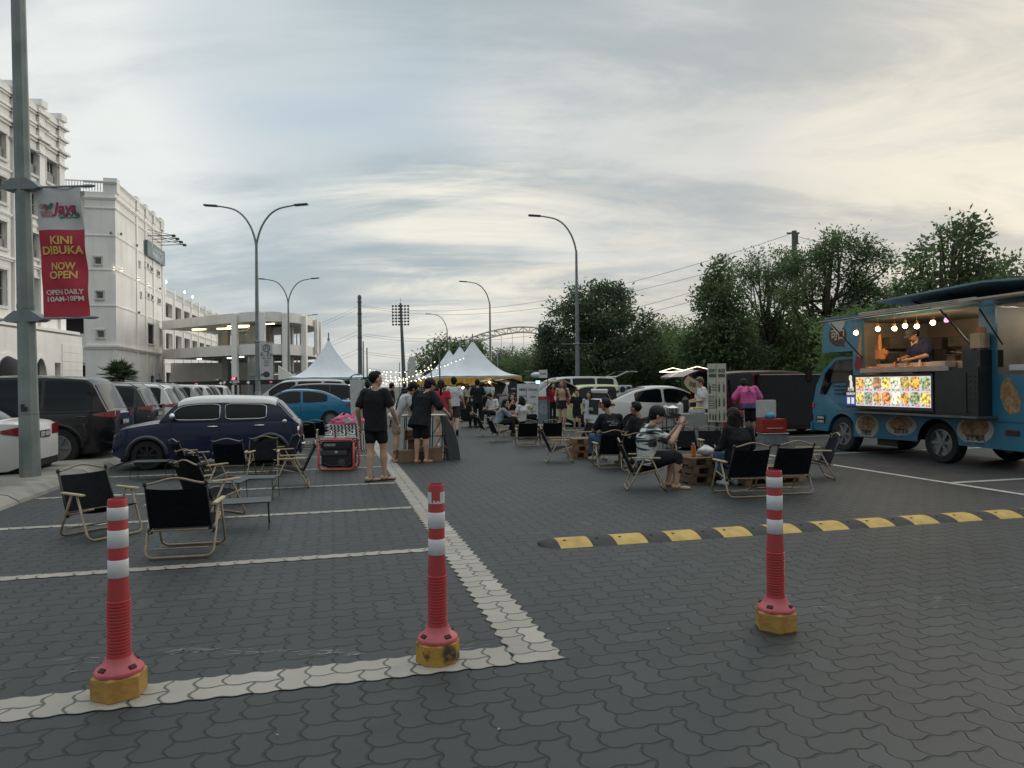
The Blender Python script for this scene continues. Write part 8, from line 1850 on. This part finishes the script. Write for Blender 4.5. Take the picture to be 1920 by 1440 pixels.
b = MB(); x = cab2[4][0]+.12; b.rbox((x, YS+.18, 1.72), (.06, .18, .34), .03); b.tube([(x, YS-.08, 1.95), (x, YS+.16, 1.86)], .012, 5); b.build('wing_mirror', TRIM, CAB, True, auto=40)
# wheels and chassis
def twheel(x, y, side):
    m1, m2 = wheel_mesh(.385, .24, 's6'); o = bpy.data.objects.new('wheel', m1); COL.objects.link(o); o.parent = TR; o.location = (x, y, .385); o.rotation_euler = (0, 0, 0 if side > 0 else math.pi); q = bpy.data.objects.new('rim', m2); COL.objects.link(q); q.parent = o
for x in (0, 2.60):
    for s in (1, -1): twheel(x, s*(YS-.20), s)
b = MB(); b.bx(xb0+.1, 2.2, -.55, .55, .38, .62); b.build('chassis', TRIM, TR); b = MB(); b.bx(-.55, .55, -YS+.05, YS-.34, .4, .95); b.build('wheel_well', TRIM, TR); b = MB(); b.bx(2.15, 3.1, -YS+.15, YS-.34, .4, .86); b.build('wheel_well', TRIM, TR)
b = MB(); b.bx(1.05, 1.6, YS-.5, YS-.1, .22, .40); b.build('battery_box', TRIM, TR)
b = MB(); x, z = TP(1899, 812); b.rbox((x, YS+.01, z), (.24, .03, .09), .01); b.build('marker_light', M('marker_dark', (.06, .02, .02), .3), TR)
# decals
def decal(pts, mat, name, o=.004, par=None): b = MB(); q = [TP(px, py) for px, py in pts]; b.add([(x, YS+o, z) for x, z in q], [tuple(range(len(q)))]); return b.build(name, mat, par or TR)
def ring(cx, cy, rx, ry, n=20): return [(cx+rx*math.cos(6.2832*k/n), cy+ry*math.sin(6.2832*k/n)) for k in range(n)]
DW = M('decal_white', (.36, .35, .32), .6); DF = M('decal_food', (.16, .075, .03), .6, col2=(.36, .20, .09), scale=14, thr=(.35, .65)); DR = M('decal_red', (.16, .018, .025), .6); DBR = M('decal_brown', (.05, .04, .035), .6)
for cx, cy, rx, ry, s_, s2 in ((1626, 799, 22, 22, '鹽酥雞', 'Salt & Pepper'), (1690, 798, 29, 19, '豆腐花大', 'Tofu'), (1829, 806, 35, 27, '甘梅地瓜', 'Sweet Potato Fries')):
    dd_ = decal(ring(cx, cy, rx, ry), DW, 'round_decal'); decal(ring(cx-1, cy-4, rx*.78, ry*.68), DF, 'food_decal', .007, dd_)
    x, z = TP(cx, cy+ry*.58); b = MB(); b.text(s_, .11, FR((x, YS+.009, z), (-1, 0, 0), (0, 0, 1)), bold=.03, th=.001, fit=.38); b.text(s2, .05, FR((x, YS+.009, z-.085), (-1, 0, 0), (0, 0, 1)), bold=.01, th=.001, fit=.32); b.build('decal_lettering', TRIM, dd_)
decal(((1830, 612), (1848, 614), (1853, 680), (1842, 694), (1832, 704)), DR, 'red_decal'); decal(((1618, 664), (1606, 667), (1602, 685), (1606, 695), (1618, 695)), DR, 'red_decal'); decal(((1616, 616), (1611, 640), (1608, 668), (1616, 672)), M('decal_orange', (.40, .20, .10), .6), 'orange_decal', .006)
decal(((1886, 707), (1877, 722), (1876, 745), (1885, 768), (1895, 777), (1912, 773), (1915, 750), (1908, 735), (1900, 722), (1895, 710)), M('cutlet_print', (.22, .12, .05), .7, col2=(.38, .24, .11), scale=16, thr=(.35, .65), bump=.3), 'cutlet_decal')
bd = decal([(x, y) for x, y in ring(1571, 629, 17, 21)]+[], DBR, 'speech_bubble_decal', .004); decal(((1572, 647), (1582, 643), (1585, 652)), DBR, 'bubble_tail', .0045, bd)
x, z = TP(1571, 629); b = MB(); b.text('可口', .26, FR((x, YS+.008, z), (-1, 0, 0), (0, 0, 1)), bold=.02, th=.001, fit=.42); b.build('bubble_lettering', M('decal_cream', (.50, .38, .27), .6), bd)
decal(((1547, 597), (1589, 592), (1583, 612), (1571, 628), (1560, 612)), M('decal_pale', (.40, .39, .35), .6), 'pale_decal', .010)
# pointing-hand sign inside the hatch, jars and bottles on the counter
HND = thing('hand_sign', 'orange foam hand sign pointing up at the left end of the truck hatch', 'sign', (0, 0, 0)); HND.matrix_world = TR.matrix_basis.copy(); HND.location = TR.location; HND.rotation_euler = TR.rotation_euler
x, z = TP(1645, 660, -.1); b = MB(); OR_ = M('hand_orange', (.55, .22, .08), .7, var=.25, scale=8)
b.rbox((x, YS-.18, z-.05), (.30, .06, .26), .03); b.tube([(x+.02, YS-.18, z+.05), (x+.02, YS-.18, z+.34)], [.045, .032], 10); b.ball((x+.02, YS-.18, z+.34), .032, 8, 6); b.rbox((x-.15, YS-.18, z-.02), (.1, .06, .1), .02); b.build('hand', OR_, HND, True, auto=50)
trl = TR.location; trm = Matrix.Translation(trl) @ Matrix.Rotation(TH+math.pi/2, 4, 'Z')
for i, (px, py, h, r_, c, lab) in enumerate(((1676, 680, .15, .035, (.45, .16, .07), 'orange cone-shaped bottle on the truck counter below the hand sign'), (1697, 676, .17, .032, (.42, .38, .32), 'left of two pale shaker bottles on the truck counter'), (1723, 674, .17, .032, (.42, .38, .32), 'right of two pale shaker bottles on the truck counter'))):
    x, z = TP(px, py, -.02); b = MB(); b.lathe([(r_, 0), (r_*1.05, h*.5), (r_*.6, h*.8), (r_*.5, h)], 12); o = b.build('counter_bottle', M('cb_%d' % i, c, .5), None, True, auto=40); o.location = trm @ V(x, YS-.04, zt_+.02); tag(o, lab, 'bottle')
x, z = TP(1765, 676, .1); b = MB(); b.rbox((0, 0, .07), (.34, .26, .12), .01); o = b.build('paper_tray', M('paper_tray', (.5, .42, .34), .7)); o.location = trm @ V(x, YS+.06, zt_+.01); o.rotation_euler[2] = TH+math.pi/2; tag(o, 'pale folded paper tray at the right end of the truck counter', 'tray')
# the cook
xk, _ = TP(1728, 650, -.45)
kp = trm @ V(xk-.05, YS-.42, 0)
person('cook in a navy polo shirt with yellow collar inside the food truck hatch', (kp.x, kp.y, 0), math.degrees(TH)+180-8, 1.72, STAND, dict(che=(0, .06, 1.26), nek=(0, .12, 1.41), head=(0, .20, 1.53), el=((-.26, .12, 1.10), (.26, .12, 1.10)), wr=((-.12, .36, 1.04), (.14, .36, 1.06))), (NVY, 'tee', .05), (TEEB, 'pants', 1.9), ('sneaker', BSH), ('cap', HAIRB), SKINT, pitch=-35, vox=.010, fat=1.2, z=.92,
    extra=lambda t, k, q: strap(t, [(-.09, .10, 1.44), (-.06, .19, 1.40), (0, .215, 1.34), (.06, .19, 1.40), (.09, .10, 1.44)], .014, M('collar_yellow', (.42, .30, .12), .7), 'collar'))
